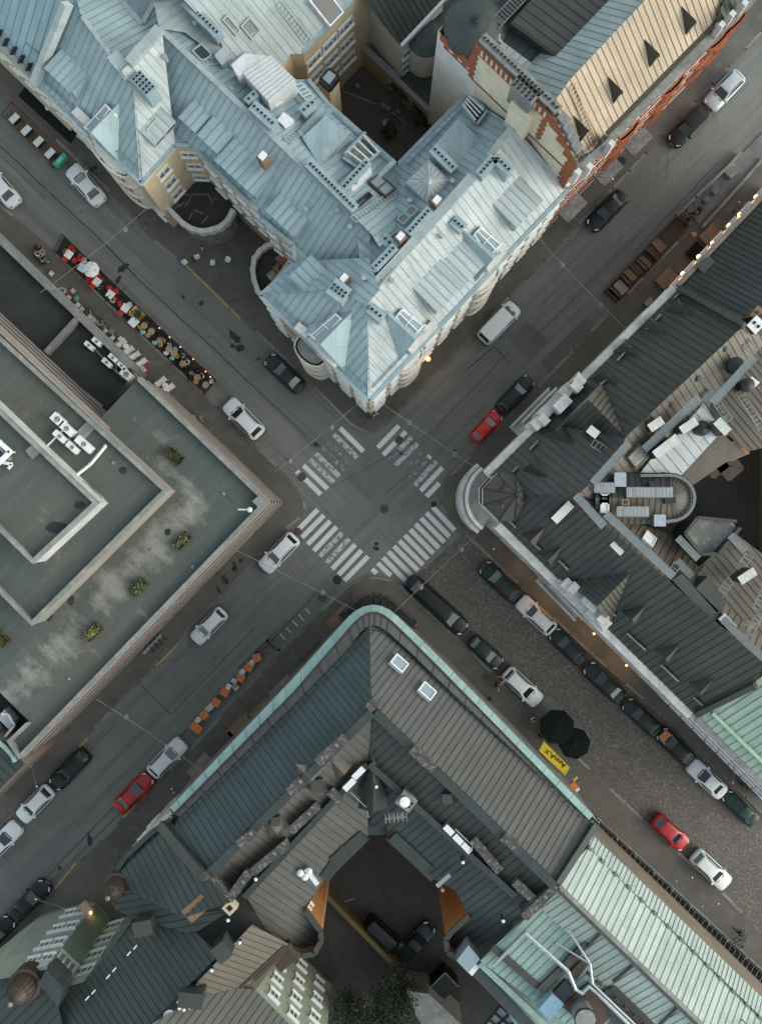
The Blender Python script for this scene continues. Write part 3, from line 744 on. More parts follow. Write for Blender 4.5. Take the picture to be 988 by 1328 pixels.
# white ridge caps and gutters
mb = MB()
def cap(pl, p0, p1, w=.7, h=.45): mb.bar(pl.at(*p0) - Vector((0, 0, .15)), pl.at(*p1) - Vector((0, 0, .15)), w, h)
cap(se3, (474, 384), (612, 230), .75, .55); cap(se3, (612, 230), (664, 165), .5, .4); cap(se1, (168, 83), (208, 38), .8, .5)
cap(sw2, (207, 37), (355, 178), .42, .3); cap(sw2, (355, 178), (480, 303), .42, .3); cap(sw1, (107, 21), (173, 110), .35, .25); cap(nwL, (185, 32), (157, 0), .4, .3); cap(nwL, (185, 32), (200, 5), .4, .3)
A.part('ridge_cap', mb, 'grey_blue_sheet')
mb = MB()
for run in ([(51, 109), (183, 238)], [(183, 238), (227, 189), (249, 190), (282, 223), (336, 273)], [(339, 285), (381, 318), (383, 341), (338, 384), (479, 521), (737, 246)], [(605, 123), (515, 215), (427, 137), (400, 104)], [(393, 69), (457, 1), (520, -66)]):
    ledge(mb, run, E - .12, .34, .22)
A.part('gutter', mb, 'blue_sheet')
for pl, p0, p1 in ((sw3, (345, 378), (476, 503)), (se3, (482, 502), (560, 420)), (sw1, (60, 105), (178, 218)), (sw2, (262, 196), (327, 262)), (nw4, (530, 215), (600, 143)), (ne2, (430, 148), (505, 215))):
    snow_guard(A, pl, p0, p1)
# facades: string courses and windows, ground floor shop fronts
C = W2(479, 518, E); L = W2(339, 383, E); Rr = W2(735, 245, E)
wf = dict(fm='white_paint', style='hood')
A.windows(L, C, (1.2, 5.4, 8.4, 11.2), 6, 1.1, 1.9, **wf, skip=((1, 1), (1, 2), (1, 3), (2, 1), (2, 2), (2, 3)))
A.windows(C, Rr, (1.2, 5.4, 8.4, 11.2), 11, 1.15, 1.9, **wf, skip=((2, 1), (2, 2), (2, 3), (6, 1), (6, 2), (6, 3)))
A.windows(W2(51, 109, E), W2(183, 236, E), (1.2, 5.4, 8.4, 11.2), 5, 1.1, 1.9, **wf, skip=tuple((i, z) for i in (2, 3, 4) for z in (1, 2, 3)))
A.windows(W2(183, 236, E), W2(227, 187, E), (5.2, 8.2, 11.0), 2, 1.35, 1.45, fm='white_paint', span=(.34, 1.0), skip=((1, 0), (1, 1), (1, 2)))
A.windows(W2(227, 187, E), W2(249, 188, E), (5.2, 8.2, 11.2), 1, 1.35, 1.2, fm='white_paint')
A.windows(W2(249, 188, E), W2(282, 221, E), (5.0, 8.2, 11.2), 1, 1.3, 1.3, fm='white_paint', span=(.2, .9))
A.windows(W2(282, 221, E), W2(336, 271, E), (5.2, 8.2, 11.2), 3, .95, 1.4, fm='white_paint')
A.windows(W2(339, 283, E), W2(381, 316, E), (5.2, 8.2, 11.2), 2, .9, 1.4, fm='white_paint')
A.windows(W2(457, 0, E), W2(393, 68, E), (3.6, 7.0, 10.2), 3, 1.75, 1.5, fm='white_paint', gm='window_glass')
mb = MB()
for a, b2, z, o, h in ((L, C, 4.3, .3, .3), (C, Rr, 4.3, .3, .3), (L, C, 13.2, .45, .5), (C, Rr, 13.2, .45, .5), (W2(51, 109, E), W2(183, 236, E), 4.3, .3, .3), (W2(51, 109, E), W2(183, 236, E), 13.2, .4, .5), (W2(183, 236, E), W2(227, 187, E), 13.4, .3, .3), (W2(249, 188, E), W2(282, 221, E), 13.4, .25, .3), (W2(282, 221, E), W2(336, 271, E), 13.4, .25, .3)):
    up = Vector((0, 0, z)); mb.bar(a + up, b2 + up, o, h)
A.part('cornice', mb, 'pale_plaster')
mb = MB()
for a, b2 in ((L, C), (C, Rr)):
    d = (b2 - a).normalized()
    for k in range(1, 8):
        if k in (3,): continue
        p = a.lerp(b2, k / 8); mb.bar(p + Vector((0, 0, .2)), p + Vector((0, 0, 4.2)), .35, .12, 0, Vector((d.y, -d.x, 0)) if (Vector((d.y, -d.x, 0))).dot(-p) > 0 else Vector((-d.y, d.x, 0)))
A.part('pilaster', mb, 'pale_plaster')

def bay(b, A0, B0, t, w, out, z0, z1, wall='pale_plaster', cap='white_metal', windows=(5.4, 8.4, 11.2), gl=True):
    """rounded oriel on a facade"""
    d = (B0 - A0).normalized(); n = Vector((d.y, -d.x, 0)); p = A0.lerp(B0, t)
    if n.dot(-p) < 0: n = -n
    N = 10; arc = [p + d * (-w / 2 * math.cos(math.pi * k / N)) + n * (out * math.sin(math.pi * k / N) ** .6) for k in range(N + 1)]
    mb = MB(); mb.prism(arc, z0, z1, 0, 1)
    inn = [p + (q - p) * .25 for q in arc]
    mb.prism([q for q in inn], z0 - 1.2, z0, 0)
    for k in range(N):
        a, c = arc[k], arc[k + 1]
        if (c - a).length < .05: continue
        for z, h in ((z1 - .35, .35), (z0, .3), (z0 + 3.0, .18), (z0 + 6.0, .18)): mb.bar(a + Vector((0, 0, z)), c + Vector((0, 0, z)), .3, h)
    o = b.part('oriel', mb, [wall, cap])
    if gl:
        g2 = MB()
        for k in (2, 3, 4, 5, 6, 7):
            a, c = arc[k], arc[k + 1]; dd = (c - a).normalized(); nn = Vector((dd.y, -dd.x, 0))
            if nn.dot((a + c) / 2 - p) < 0: nn = -nn
            a, c = a.lerp(c, .22) + nn * .015, a.lerp(c, .78) + nn * .015
            for z in windows: g2.poly([a + Vector((0, 0, z)), c + Vector((0, 0, z)), c + Vector((0, 0, z + 1.5)), a + Vector((0, 0, z + 1.5))])
        b.part('pane', g2, 'window_glass', o)
    return o, arc
K0, K1 = W2(51, 109, E), W2(183, 236, E)
bay(A, K0, K1, .70, 4.2, .95, 4.2, 13.2, cap='white_plaster')
bay(A, L, C, .47, 3.0, 1.35, 3.8, 12.2, cap='felt_pale')
bay(A, C, Rr, .20, 2.6, .8, 3.8, 13.4, cap='white_plaster')
bay(A, C, Rr, .585, 2.8, .8, 3.8, 13.4, cap='white_plaster')
# glazed half round gables above the oriels
def lantern(b, pl, px, py, w, h, d, frame='white_metal', pane='sky_glass', nm='glazed_dormer'):
    P = pl.at(px, py); sh = Vector((pl.s.x, pl.s.y, 0)).normalized(); e = pl.e; up = Vector((0, 0, 1)); N = 8
    pr = [(-w / 2 * math.cos(math.pi * k / N), h * math.sin(math.pi * k / N) ** .75) for k in range(N + 1)]
    f = MB(); g2 = MB()
    fr = [P + e * x + up * z for x, z in pr]; bk = [P - sh * d + e * x * .55 + up * (z * .3 + d * pl.tan()) for x, z in pr]
    g2.poly(fr)
    for k in range(N):
        g2.poly([fr[k], fr[k + 1], bk[k + 1], bk[k]]); f.bar(fr[k], fr[k + 1], .16, .1)
    for k in range(0, N + 1, 2): f.bar(fr[k], bk[k], .10, .07)
    for k in range(N): f.bar(fr[k].lerp(bk[k], .5), fr[k + 1].lerp(bk[k + 1], .5), .08, .06); f.bar(bk[k], bk[k + 1], .14, .08)
    f.bar(P + sh * .1 - up * .1, P + sh * .1 + up * h, .1, .1, 0, sh)
    o = b.part(nm, f, frame); b.part('pane', g2, pane, o); return o
def gable(b, pl, px, py, w, h, roofm, wall, nm='dormer'):
    return dormer_tri(b, pl, px, py, w, h, roofm, wall, nm)
gable(A, sw3, 419, 452, 5.2, 2.6, 'blue_sheet', 'white_plaster'); lantern(A, sw3, 415, 449, 2.6, 1.9, 2.6)
gable(A, sw1, 131, 185, 4.4, 2.6, 'blue_sheet', 'white_plaster'); lantern(A, sw1, 127, 183, 2.6, 1.7, 2.4)
gable(A, se3, 536, 446, 3.6, 2.4, 'blue_sheet', 'white_plaster'); lantern(A, se3, 541, 434, 1.9, 1.5, 2.1)
gable(A, se3, 634, 344, 3.6, 2.4, 'blue_sheet', 'white_plaster'); lantern(A, se3, 640, 330, 1.9, 1.5, 2.1)
# white corner parapets by the oriels
for pl, p0, p1 in ((sw3, (386, 424), (402, 437)), (sw3, (424, 462), (438, 474)), (se3, (529, 456), (563, 421)), (sw1, (100, 146), (148, 192)), (se3, (628, 350), (652, 325)), (sw3, (402, 437), (424, 462))):
    mb = MB(); mb.bar(pl.at(*p0) - Vector((0, 0, .3)), pl.at(*p1) - Vector((0, 0, .3)), .7, 1.0); A.part('parapet', mb, 'white_plaster')
# shed dormers
dormer_shed(A, sw1, 84, 113, 3.0, 1.5, .05, 'blue_sheet', 'blue_sheet', nwin=3)
dormer_shed(A, sw2, 248, 168, 1.9, 1.2, .1, nwin=2, wall='blue_sheet'); dormer_shed(A, sw2, 274, 193, 2.3, 1.3, .1, nwin=2, wall='blue_sheet')
dormer_shed(A, sw2, 309, 238, 4.4, 1.6, .08, nwin=4, wall='blue_sheet'); dormer_shed(A, sw2, 366, 293, 3.2, 1.0, .2, nwin=3, wall='blue_sheet')
dormer_shed(A, sw3, 385, 352, 2.2, .9, .2, nwin=2, wall='blue_sheet') if False else None
dormer_shed(A, nw3, 392, 350, 2.6, 1.1, .1, nwin=2, wall='blue_sheet')
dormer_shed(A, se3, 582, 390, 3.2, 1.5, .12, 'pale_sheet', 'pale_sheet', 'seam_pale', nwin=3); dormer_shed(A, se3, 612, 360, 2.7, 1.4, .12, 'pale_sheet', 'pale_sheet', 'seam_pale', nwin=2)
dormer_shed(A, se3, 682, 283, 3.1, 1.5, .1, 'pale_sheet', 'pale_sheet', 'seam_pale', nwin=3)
dormer_shed(A, se1, 216, 177, 2.6, 1.0, .3, 'grey_blue_sheet', 'grey_blue_sheet', 'seam_pale', nwin=2)
dormer_shed(A, ne2, 436, 166, 3.4, 1.5, .05, 'blue_sheet', 'blue_sheet', nwin=3)
# vented chimney walls
for p0, p1, zt, w, rows in (((241, 2), (284, 44), 17.9, .7, 1), ((176, 97), (197, 119), 18.9, 1.0, 3), ((146, 70), (168, 97), 18.6, .9, 0), ((328, 136), (356, 162), 18.3, .8, 1), ((401, 211), (460, 270), 18.5, .7, 1), ((441, 248), (477, 209), 17.6, .6, 1),
                            ((486, 347), (512, 320), 18.3, .6, 1), ((497, 307), (513, 322), 17.9, .7, 1), ((530, 302), (557, 272), 18.4, .6, 1), ((562, 192), (589, 219), 17.6, .75, 1), ((622, 226), (641, 204), 18.7, .7, 1), ((643, 204), (662, 222), 18.7, .7, 1),
                            ((430, 370), (449, 384), 18.9, 1.3, 2), ((480, 399), (496, 412), 18.0, .8, 1), ((588, 285), (601, 296), 17.5, .8, 1), ((392, 145), (408, 131), 17.0, .8, 1), ((310, 100), (322, 87), 17.6, .6, 1), ((320, 131), (332, 120), 18.0, .5, 1)):
    chimney(A, p0, p1, zt, w, 2.4, max(1, rows), body='blue_sheet' if rows else 'pale_sheet', vents=bool(rows))
for (x, y), zt in (((341, 203), 18.6), ((519, 307), 18.6), ((566, 260), 18.6), ((446, 361), 18.4)):
    c = W(x, y, zt); mb = MB(); mb.box(c - Vector((0, 0, 1.9)), .75, .75, 1.9, R(45), 0); mb.box(c, .62, .45, .35, R(48), 1)
    A.part('chimney', mb, ['brick_brown', 'white_metal'], label='brown brick chimney with a white cowl')
# hipped white turret roof on the courtyard side
tz = 17.0; q = [W(526, 237, tz), W(556, 207, tz), W(584, 235, tz), W(555, 264, tz)]; ap = W(556, 234, 18.2)
mb = MB(); mb.prism(q, 13.5, tz - .02, 1)
for i in range(4):
    a, c = q[i], q[(i + 1) % 4]; mb.poly([a, c, ap], 0, [(0, 0), ((c - a).length, 0), ((c - a).length / 2, 3)])
    mb.bar(a, ap, .07, .07, 0)
    for k in (.2, .4, .6, .8): mb.bar(a.lerp(c, k), ap.lerp(a.lerp(c, k), .25), .05, .06, 2)
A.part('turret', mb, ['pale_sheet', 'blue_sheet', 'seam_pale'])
# roof boxes, light wells, hatches
def well(b, pl, pts, bars, frame='blue_sheet', pane='felt_pale', h=.5):
    P = [pl.at(*q) for q in pts]; mb = MB(); g2 = MB()
    for a, c in zip(P, P[1:] + P[:1]): mb.bar(a - Vector((0, 0, .2)), c - Vector((0, 0, .2)), .22, h + .2)
    o = b.part('light_well', mb, frame)
    g2.poly([p + pl.n * .05 for p in P]); b.part('pane', g2, pane, o)
    k = MB()
    for i in range(bars):
        t = (i + .6) / bars; k.bar(P[0].lerp(P[1], t) + pl.n * h, P[3].lerp(P[2], t) + pl.n * h, .12, .1)
    b.part('beam', k, 'white_metal', o)
well(A, ne2, [(444, 206), (471, 178), (491, 201), (466, 221)], 4); well(A, nw4, [(601, 143), (611, 129), (630, 147), (617, 164)], 4, pane='deck_flat')
roof_box(A, 'roof_box', [(392, 178), (422, 150), (452, 173), (414, 214)], 16.9, 2.2, ['grey_blue_sheet', 'blue_sheet'])
roof_box(A, 'roof_box', [(562, 190), (594, 153), (631, 190), (598, 216)], 16.6, 2.2, ['grey_blue_sheet', 'blue_sheet'])
roof_box(A, 'roof_box', [(444, 252), (480, 211), (482, 222), (458, 249)], 16.8, 1.6, ['white_metal'])
roof_box(A, 'roof_box', [(460, 256), (510, 205), (514, 210), (464, 261)], 15.6, 1.2, ['blue_sheet'])
roof_box(A, 'roof_box', [(360, 155), (368, 145), (381, 155), (370, 166)], 17.0, 1.2, ['white_metal'])
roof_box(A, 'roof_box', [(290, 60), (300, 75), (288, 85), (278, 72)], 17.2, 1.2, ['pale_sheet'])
for x0, y0, x1, y1, pl in ((388, 172, 402, 186, ne2),):
    mb = MB(); mb.bar(pl.at(x0, y0), pl.at(x1, y1), .3, .3); A.part('roof_trim', mb, 'blue_sheet')
skylight(A, seN, 325, 37, 1.1, 1.4, 'grey_blue_sheet', 'felt_pale'); skylight(A, seN, 300, 33, .6, 1.6, 'grey_blue_sheet', 'felt_pale'); skylight(A, seN, 421, 9, 1.7, 2.6, 'white_metal', 'car_glass', .6)
skylight(A, mid, 262, 70, 1.3, 1.1, 'grey_blue_sheet', 'car_glass'); skylight(A, ne2, 494, 243, 1.9, 1.5, 'copper_brown', 'sky_glass', .35, 0, 1); skylight(A, nw4, 525, 286, .85, 1.0, 'blue_sheet', 'felt_pale', .3); skylight(A, nw4, 535, 276, .85, 1.0, 'blue_sheet', 'felt_pale', .3)
skylight(A, ne2, 471, 260, .5, 2.0, 'dark_metal', 'car_glass', .15); skylight(A, se1, 200, 166, 1.2, 1.0, 'grey_blue_sheet', 'grey_metal', .3)
for pl, p0, p1, w in ((seN, (362, 5), (400, 55), .6), (ne2, (372, 183), (395, 165), .6), (ne2, (458, 285), (510, 252), .6), (sw3, (455, 365), (476, 390), .5), (ne2, (380, 117), (400, 140), .7), (se3, (480, 372), (607, 236), .5), (mid, (262, 82), (300, 75), .6)):
    ladder(A, pl, p0, p1, w, 'grey_blue_sheet')
ladder(A, ne2, (352, 133), (384, 113), .9, 'white_metal', .5); ladder(A, ne2, (386, 110), (402, 128), .9, 'white_metal', .5)
for x, y, pl in ((462, 236, sw2), (438, 275, sw2), (454, 296, sw2), (397, 273, sw2), (508, 365, se3), (573, 308, se3), (560, 295, se3), (301, 118, mid), (216, 77, se1), (472, 362, nw3), (487, 352, nw4), (586, 237, nw4), (531, 262, nw4), (254, 33, mid), (474, 182, ne2)):
    mb = MB(); vent_pipe(mb, pl.at(x, y), .14, .45); A.part('vent_pipe', mb, 'grey_blue_sheet')
# white ribbed canopy on the courtyard roof
mb = MB()
zc = 18.4
for pts in ([(300, 84), (318, 69), (352, 73), (316, 95), (309, 99)], [(352, 73), (383, 103), (348, 131), (316, 96)]):
    mb.prism([W(x, y, zc) for x, y in pts], 15.5, zc, 0)
for i in range(9):
    t = i / 8; a, c = W(352, 73, zc).lerp(W(383, 103, zc), t), W(316, 96, zc).lerp(W(348, 131, zc), t); mb.bar(a, c, .12, .10, 0)
A.part('roof_canopy', mb, 'white_sheet', label='white ribbed metal housing on the courtyard wing')
# lift tower in the courtyard
q = [W(x, y, 14.4) for x, y in ((427, 89), (439, 98), (427, 114), (415, 103))]
mb = MB(); mb.prism(q, .1, 14.4, 0, 1)
o = A.part('lift_tower', mb, ['cream_plaster', 'dark_metal'])
g2 = MB(); c = sum(q, Vector()) / 4; g2.prism([c + (p - c) * .72 for p in q], 14.35, 14.6, 0); A.part('pane', g2, 'sky_glass', o)
g2 = MB()
for a, b2 in zip(q, q[1:] + q[:1]): g2.bar(a - Vector((0, 0, .8)), b2 - Vector((0, 0, .8)), .25, .85)
A.part('roof_trim', g2, 'dark_metal', o)
# rounded terrace with a stone balustrade in the recess, and the low curved terrace right of it
def terrace(b, pts, z, floor, rail, posts=True, label=None, h=.95, arc0=0):
    P = [W(x, y, z) for x, y in pts]; mb = MB(); mb.prism(P, .1, z, 0, 1)
    o = b.part('terrace', mb, ['stone_grey', floor], label=label)
    r = MB(); Q = P[arc0:]
    for a, c in zip(Q, Q[1:]):
        up = Vector((0, 0, h - .2)); r.bar(a + up, c + up, .42, .22); r.bar(a, c, .4, .2)
        n = max(1, int((c - a).length / .38))
        for i in range(n): r.box(a.lerp(c, (i + .5) / n) + Vector((0, 0, .2)), .16, .16, h - .4, math.atan2((c - a).y, (c - a).x))
    for a, a2 in zip(Q, Q[1:] + [Q[-1] * 2 - Q[-2]]): r.box(a, .46, .46, h + .06, math.atan2((a2 - a).y, (a2 - a).x))
    b.part('balustrade', r, rail, o); return o
arc = lambda cx, cy, rx, ry, a0, a1, n: [(cx + rx * math.cos(R(a0 + (a1 - a0) * k / n)), cy + ry * math.sin(R(a0 + (a1 - a0) * k / n))) for k in range(n + 1)]
tr = terrace(A, [(301, 266), (274, 236), (252, 238), (219, 271)] + [(231, 284), (240, 293), (252, 300), (264, 303), (277, 301), (288, 297), (297, 289), (303, 278)], 4.4, 'deck_flat', 'stone_trim', label='dark round terrace floor behind a stone balustrade', arc0=3)
g2 = MB()
for a, c in (((240, 268), (250, 252)), ((250, 252), (270, 252)), ((270, 252), (276, 262)), ((276, 262), (264, 277)), ((252, 272), (264, 277)), ((264, 277), (280, 256)), ((225, 272), (240, 262)), ((245, 285), (250, 276)), ((262, 290), (270, 280)), ((235, 268), (228, 264)), ((248, 252), (238, 253))):
    g2.bar(W(*a, 4.40), W(*c, 4.40), .07, .012)
A.part('surface_mark', g2, 'felt_pale', tr)
terrace(A, [(381, 334), (352, 378), (343, 388), (336, 380), (331, 366), (329, 352), (331, 338), (338, 328), (346, 322), (356, 318)][::-1], 3.4, 'deck_flat', 'white_plaster', label='low curved terrace with a white parapet', h=.8)
g2 = MB()
for x, y, mt in ((365, 338, 0), (362, 350, 1), (354, 359, 2), (370, 351, 2)):
    g2.box(W(x, y, 3.4), .8, .9, .5, R(40), mt)
A.part('terrace_furniture', g2, ['brick_brown', 'wood_brown', 'felt_pale'])

# ------------------------------------------------------------------ brighter blue roof at the far left, past the fire wall
B0 = Bld('apartment_building', 'cream building at the top left corner under a brighter blue roof', 'building', 10, 20)
pl0 = Pl((0, 58, E), (51, 109, E), (60, -10, 19.4))
mb = MB(); walls(mb, [(50, 108), (91, 2), (60, -60), (-140, -60), (-140, -90), (-60, 0)], E, .1, 0, True, 1)
mb2 = MB(); slope(mb2, pl0, [(52, 110), (96, 0), (105, -40), (-80, -80), (-80, -20)], .75)
B0.part('wall', mb, ['ochre_plaster', 'blue_sheet']); B0.part('roof', mb2, ['bright_blue_sheet', 'seam_blue'])
mb = MB(); mb.bar(pl0.at(50, 108), pl0.at(93, 4), .55, .8); B0.part('fire_wall', mb, 'pale_sheet')
mb = MB(); mb.bar(W(-80, -24, E), W(51, 108, E), .4, .35); B0.part('gutter', mb, 'grey_blue_sheet')
mb = MB()
for x, y in ((4, 42), (13, 53), (23, 64), (33, 75), (43, 85), (52, 94), (-6, 32)): mb.bar(pl0.at(x - 4, y + 6) , pl0.at(x, y - 3), .14, .45)
B0.part('snow_guard', mb, 'seam_dark')
mb = MB(); mb.bar(pl0.at(56, 66), pl0.at(76, 36), .12, .1); mb.bar(pl0.at(34, 56), pl0.at(50, 69), .1, .1); B0.part('roof_trim', mb, 'seam_blue')
B0.windows(W2(-60, 0, E), W2(51, 109, E), (1.2, 5.4, 8.4, 11.2), 5, 1.1, 1.8, fm='white_paint')
mb = MB(); a, c = W2(-60, 0, E), W2(51, 109, E); mb.bar(a + Vector((0, 0, 4.2)), c + Vector((0, 0, 4.2)), .9, .3); mb.bar(a + Vector((0, 0, 13.1)), c + Vector((0, 0, 13.1)), .5, .5)
B0.part('cornice', mb, 'cream_plaster')
# ------------------------------------------------------------------ courtyard of the north block
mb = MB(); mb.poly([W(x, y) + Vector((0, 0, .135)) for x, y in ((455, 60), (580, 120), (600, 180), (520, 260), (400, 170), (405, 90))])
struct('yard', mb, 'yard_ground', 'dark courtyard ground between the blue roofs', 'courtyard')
def yard_wall(name, a, b, z, w, mats, label, cap=True):
    P, Q = W2(*a, z), W2(*b, z); mb = MB(); mb.bar(P + Vector((0, 0, .05)), Q + Vector((0, 0, .05)), w, z - .2, 0)
    mb.bar(P + Vector((0, 0, z - .15)), Q + Vector((0, 0, z - .15)), w + .12, .15, 1)
    return tag(mb.build(name, mats), label, 'wall')
yard_wall('yard_wall', (466, 55), (564, 147), 3.6, .5, ['ochre_plaster', 'grey_metal'], 'long ochre courtyard wall with a grey coping below the white house')
mb = MB(); mb.bar(W(444, 118, .16), W(490, 136, .16), .15, .06); mb.bar(W(492, 138, .16), W(525, 158, .16), .15, .06)
struct('path_edge', mb, 'stone_grey', 'pale stone edging across the dark courtyard', 'path edge')

# white rendered house with a dark green roof (top)
Cb = Bld('white_house', 'white rendered courtyard house with a dark green seamed roof and a round stair', 'building', 520, 30)
EC = 9.6
plc = Pl((472, 0, EC), (519, 59, EC), (540, -10, 12.0)); plc2 = Pl((519, 59, EC), (575, 0, EC), (525, 0, 11.6))
mb = MB(); walls(mb, [(462, -14), (519, 59), (537, 44), (560, 20), (600, -20), (560, -60)], EC, .1, 0, True, 1); Cb.part('wall', mb, ['white_plaster', 'dark_green_sheet'])
mb = MB(); slope(mb, plc2, [(470, -2), (519, 60), (578, -3), (560, -40), (470, -60)], .55); Cb.part('roof', mb, ['dark_green_sheet', 'seam_dark'])
mb = MB(); mb.bar(plc2.at(520, 60), plc2.at(580, -4), .25, .2); Cb.part('gutter', mb, 'white_metal')
mb = MB(); c = W(553, 50, 8.6); c.z = 0; mb.lathe([(1.55, .1), (1.55, 8.6)], c, 24); Cb.part('stair_tower', mb, 'white_plaster')
mb = MB(); mb.lathe([(1.7, 8.6), (1.7, 8.8), (.9, 9.1), (.01, 9.2)], c, 24); Cb.part('roof', mb, 'dark_green_sheet')
A3, B3 = W2(519, 59, EC), W2(537, 44, EC)
Cb.windows(A3, B3, (3.4, 6.4), 1, 1.0, 1.3, fm='white_paint')
roof_box(Cb, 'roof_wing', [(538, 48), (560, 22), (600, 0), (640, 30), (600, 60), (566, 40)], 8.4, 8.2, ['white_plaster', 'soot_sheet'])
mb = MB(); P = [W(545, 84, 4.2), W(569, 58, 4.2), W(572, 140, 4.2), W(560, 140, 4.2), W(518, 100, 4.2)]; mb.prism(P, .1, 4.0, 0, 1); Cb.part('low_roof', mb, ['white_plaster', 'soot_sheet'])

# ------------------------------------------------------------------ tall gabled house with red brick trim and a tan roof (top right)
EB, GB = 18.8, 20.0
Bb = Bld('gabled_house', 'tall cream house with stepped red brick gable and tan seamed roof', 'building', 780, 60)
tan = Pl((785, 176, EB), (865, 95, EB), (740, 103, 23.0))
mb = MB()
ga, gb = W(568, 40, GB), W(748, 214, GB); gd = (gb - ga).normalized(); gn = Vector((gd.y, -gd.x, 0))
if gn.dot(-ga) < 0: gn = -gn
GL = (gb - ga).length
fp = lambda t, z, o=.03: Vector((ga.x, ga.y, 0)) + gd * (t * GL) + gn * o + Vector((0, 0, z))
GT = 23.7
top_z = lambda t: GB if t < .248 else (GT if t < .785 else GT - (GT - GB) * (t - .785) / .215)
mb.poly([fp(0, .1, 0), fp(1, .1, 0), fp(1, GB, 0), fp(.785, GT, 0), fp(.248, GT, 0), fp(.248, GB, 0), fp(0, GB, 0)])
mb.poly([fp(.248, 18, -.5), fp(.785, 18, -.5), fp(.785, GT, -.5), fp(.248, GT, -.5)]); mb.poly([fp(.248, 18, 0), fp(.248, 18, -.5), fp(.248, GT, -.5), fp(.248, GT, 0)])
Pw = [(748, 214), (1000, -45)]
a, c = W(788, 174, EB), W(1010, -50, EB); a0 = W(748, 214, GB); a0.z = EB
mb.poly([(a0.x, a0.y, .1), (a.x, a.y, .1), (a.x, a.y, EB), (a0.x, a0.y, EB)]); mb.poly([(a.x, a.y, .1), (c.x, c.y, .1), (c.x, c.y, EB), (a.x, a.y, EB)])
b1 = W(568, 40, GB); b2 = W(650, -60, GB); mb.poly([(b1.x, b1.y, .1), (b2.x, b2.y, .1), b2, b1])
mb.poly([W(568, 40, EB - .2), W(748, 214, EB - .2), W(788, 174, EB - .2), W(1010, -50, EB - .2), W(800, -120, EB - .2), W(620, -30, EB - .2), W(575, 5, EB - .2)], 1)
Bb.part('wall', mb, ['yellow_plaster', 'soot_sheet'])
mb = MB(); slope(mb, tan, [(790, 178), (760, 203), (745, 208), (712, 140), (740, 102), (838, -2), (870, -35), (1010, -60)], .56); Bb.part('roof', mb, ['tan_sheet', 'seam_tan'])
nb = Pl((740, 103, 22.9), (838, 0, 22.9), (700, 60, 19.2))
mb = MB(); slope(mb, nb, [(740, 103), (838, -1), (872, -36), (800, -50), (690, 55), (672, 103), (712, 140)], .6); Bb.part('roof', mb, ['grey_blue_sheet', 'seam_blue'], label='pale blue slope behind the tan ridge')
soot = level(19.6, (1, -1))
mb = MB(); slope(mb, soot, [(640, 60), (690, 110), (760, 40), (840, -20), (860, -90), (640, -90), (600, 10)], .7); Bb.part('roof', mb, ['soot_sheet', 'seam_dark'], label='dark flat roof behind the tan slope')
roof_box(Bb, 'roof_box', [(662, 30), (735, 85), (840, -20), (760, -80)], 20.7, 1.3, ['soot_sheet', 'slate_sheet']); mb = MB(); slope(mb, level(20.72, (1, .75)), [(663, 31), (735, 84), (838, -18), (760, -78)], .7); Bb.part('roof', mb, ['slate_sheet', 'seam_dark'])
walkway(Bb, level(20.0), (695, 118), (830, -15), .7, 'dark_metal', .4); walkway(Bb, level(20.0), (640, 33), (700, -30), .9, 'dark_metal', .4)
# white lower wall, red brick toothed trim along the gable, chimneys
mb = MB(); mb.poly([fp(0, .1), fp(.30, .1), fp(.30, GB - 3.0), fp(.30, GB - .4), fp(0, GB - .4)]); Bb.part('wall', mb, 'white_plaster', label='white rendered lower end of the gable wall')
mb = MB()
def rect(t0, t1, z0, z1, o=.05): mb.poly([fp(t0, z0, o), fp(t1, z0, o), fp(t1, z1, o), fp(t0, z1, o)])
n = 30
for i in range(n):                                   # toothed brick along the top
    t0, t1 = .02 + .98 * i / n, .02 + .98 * (i + 1) / n; zt = min(top_z(t0 + .001), top_z(t1 - .001))
    dz = (1.0 + (.5 if i % 2 else 0)) if not .248 < t0 < .76 else 1.5
    mb.poly([fp(t0, zt - dz, .05), fp(t1, zt - dz, .05), fp(t1, top_z(t1 - .0001), .05), fp(t0, top_z(t0 + .0001), .05)])
for t, z1, n_ in ((.255, GT - 1.5, 10), (.74, GT - 1.5, 9), (.955, GB - .5, 8)):
    for k in range(n_): rect(t - .012 - (.008 if k % 2 else 0), t + .012 + (.008 if k % 2 else 0), z1 - (k + 1) * .45, z1 - k * .45, .055)
for z0_, t0, t1 in ((18.4, .05, .26), (17.6, .26, .98)): rect(t0, t1, z0_, z0_ + .22, .06)
for k in range(34): rect(.955 - (.02 if k % 2 else .0), 1.0, .2 + k * .55, .2 + (k + 1) * .55, .057)
Bb.part('brick_trim', mb, 'red_brick')
for i in range(14):
    t = .285 + i * .0335; mb = MB(); mb.poly([fp(t, GT - 1.25, .08), fp(t + .014, GT - 1.25, .08), fp(t + .014, GT - .3, .08), fp(t, GT - .3, .08)]); Bb.part('blind_opening', mb, 'yellow_plaster')
chimney(Bb, (626, 48), (714, 131), GT + .5, .7, 3, 1, 'stone_grey'); chimney(Bb, (668, 104), (694, 128), GT + .5, .9, 3, 3, 'stone_grey'); chimney(Bb, (715, 133), (724, 142), GT + .4, .6, 3, 1, 'stone_grey')
mb = MB(); mb.prism([fp(.55, 0, 0), fp(.68, 0, 0), fp(.68, 0, .8), fp(.55, 0, .8)], 17.5, GT - 1.6); Bb.part('flue', mb, 'yellow_plaster')
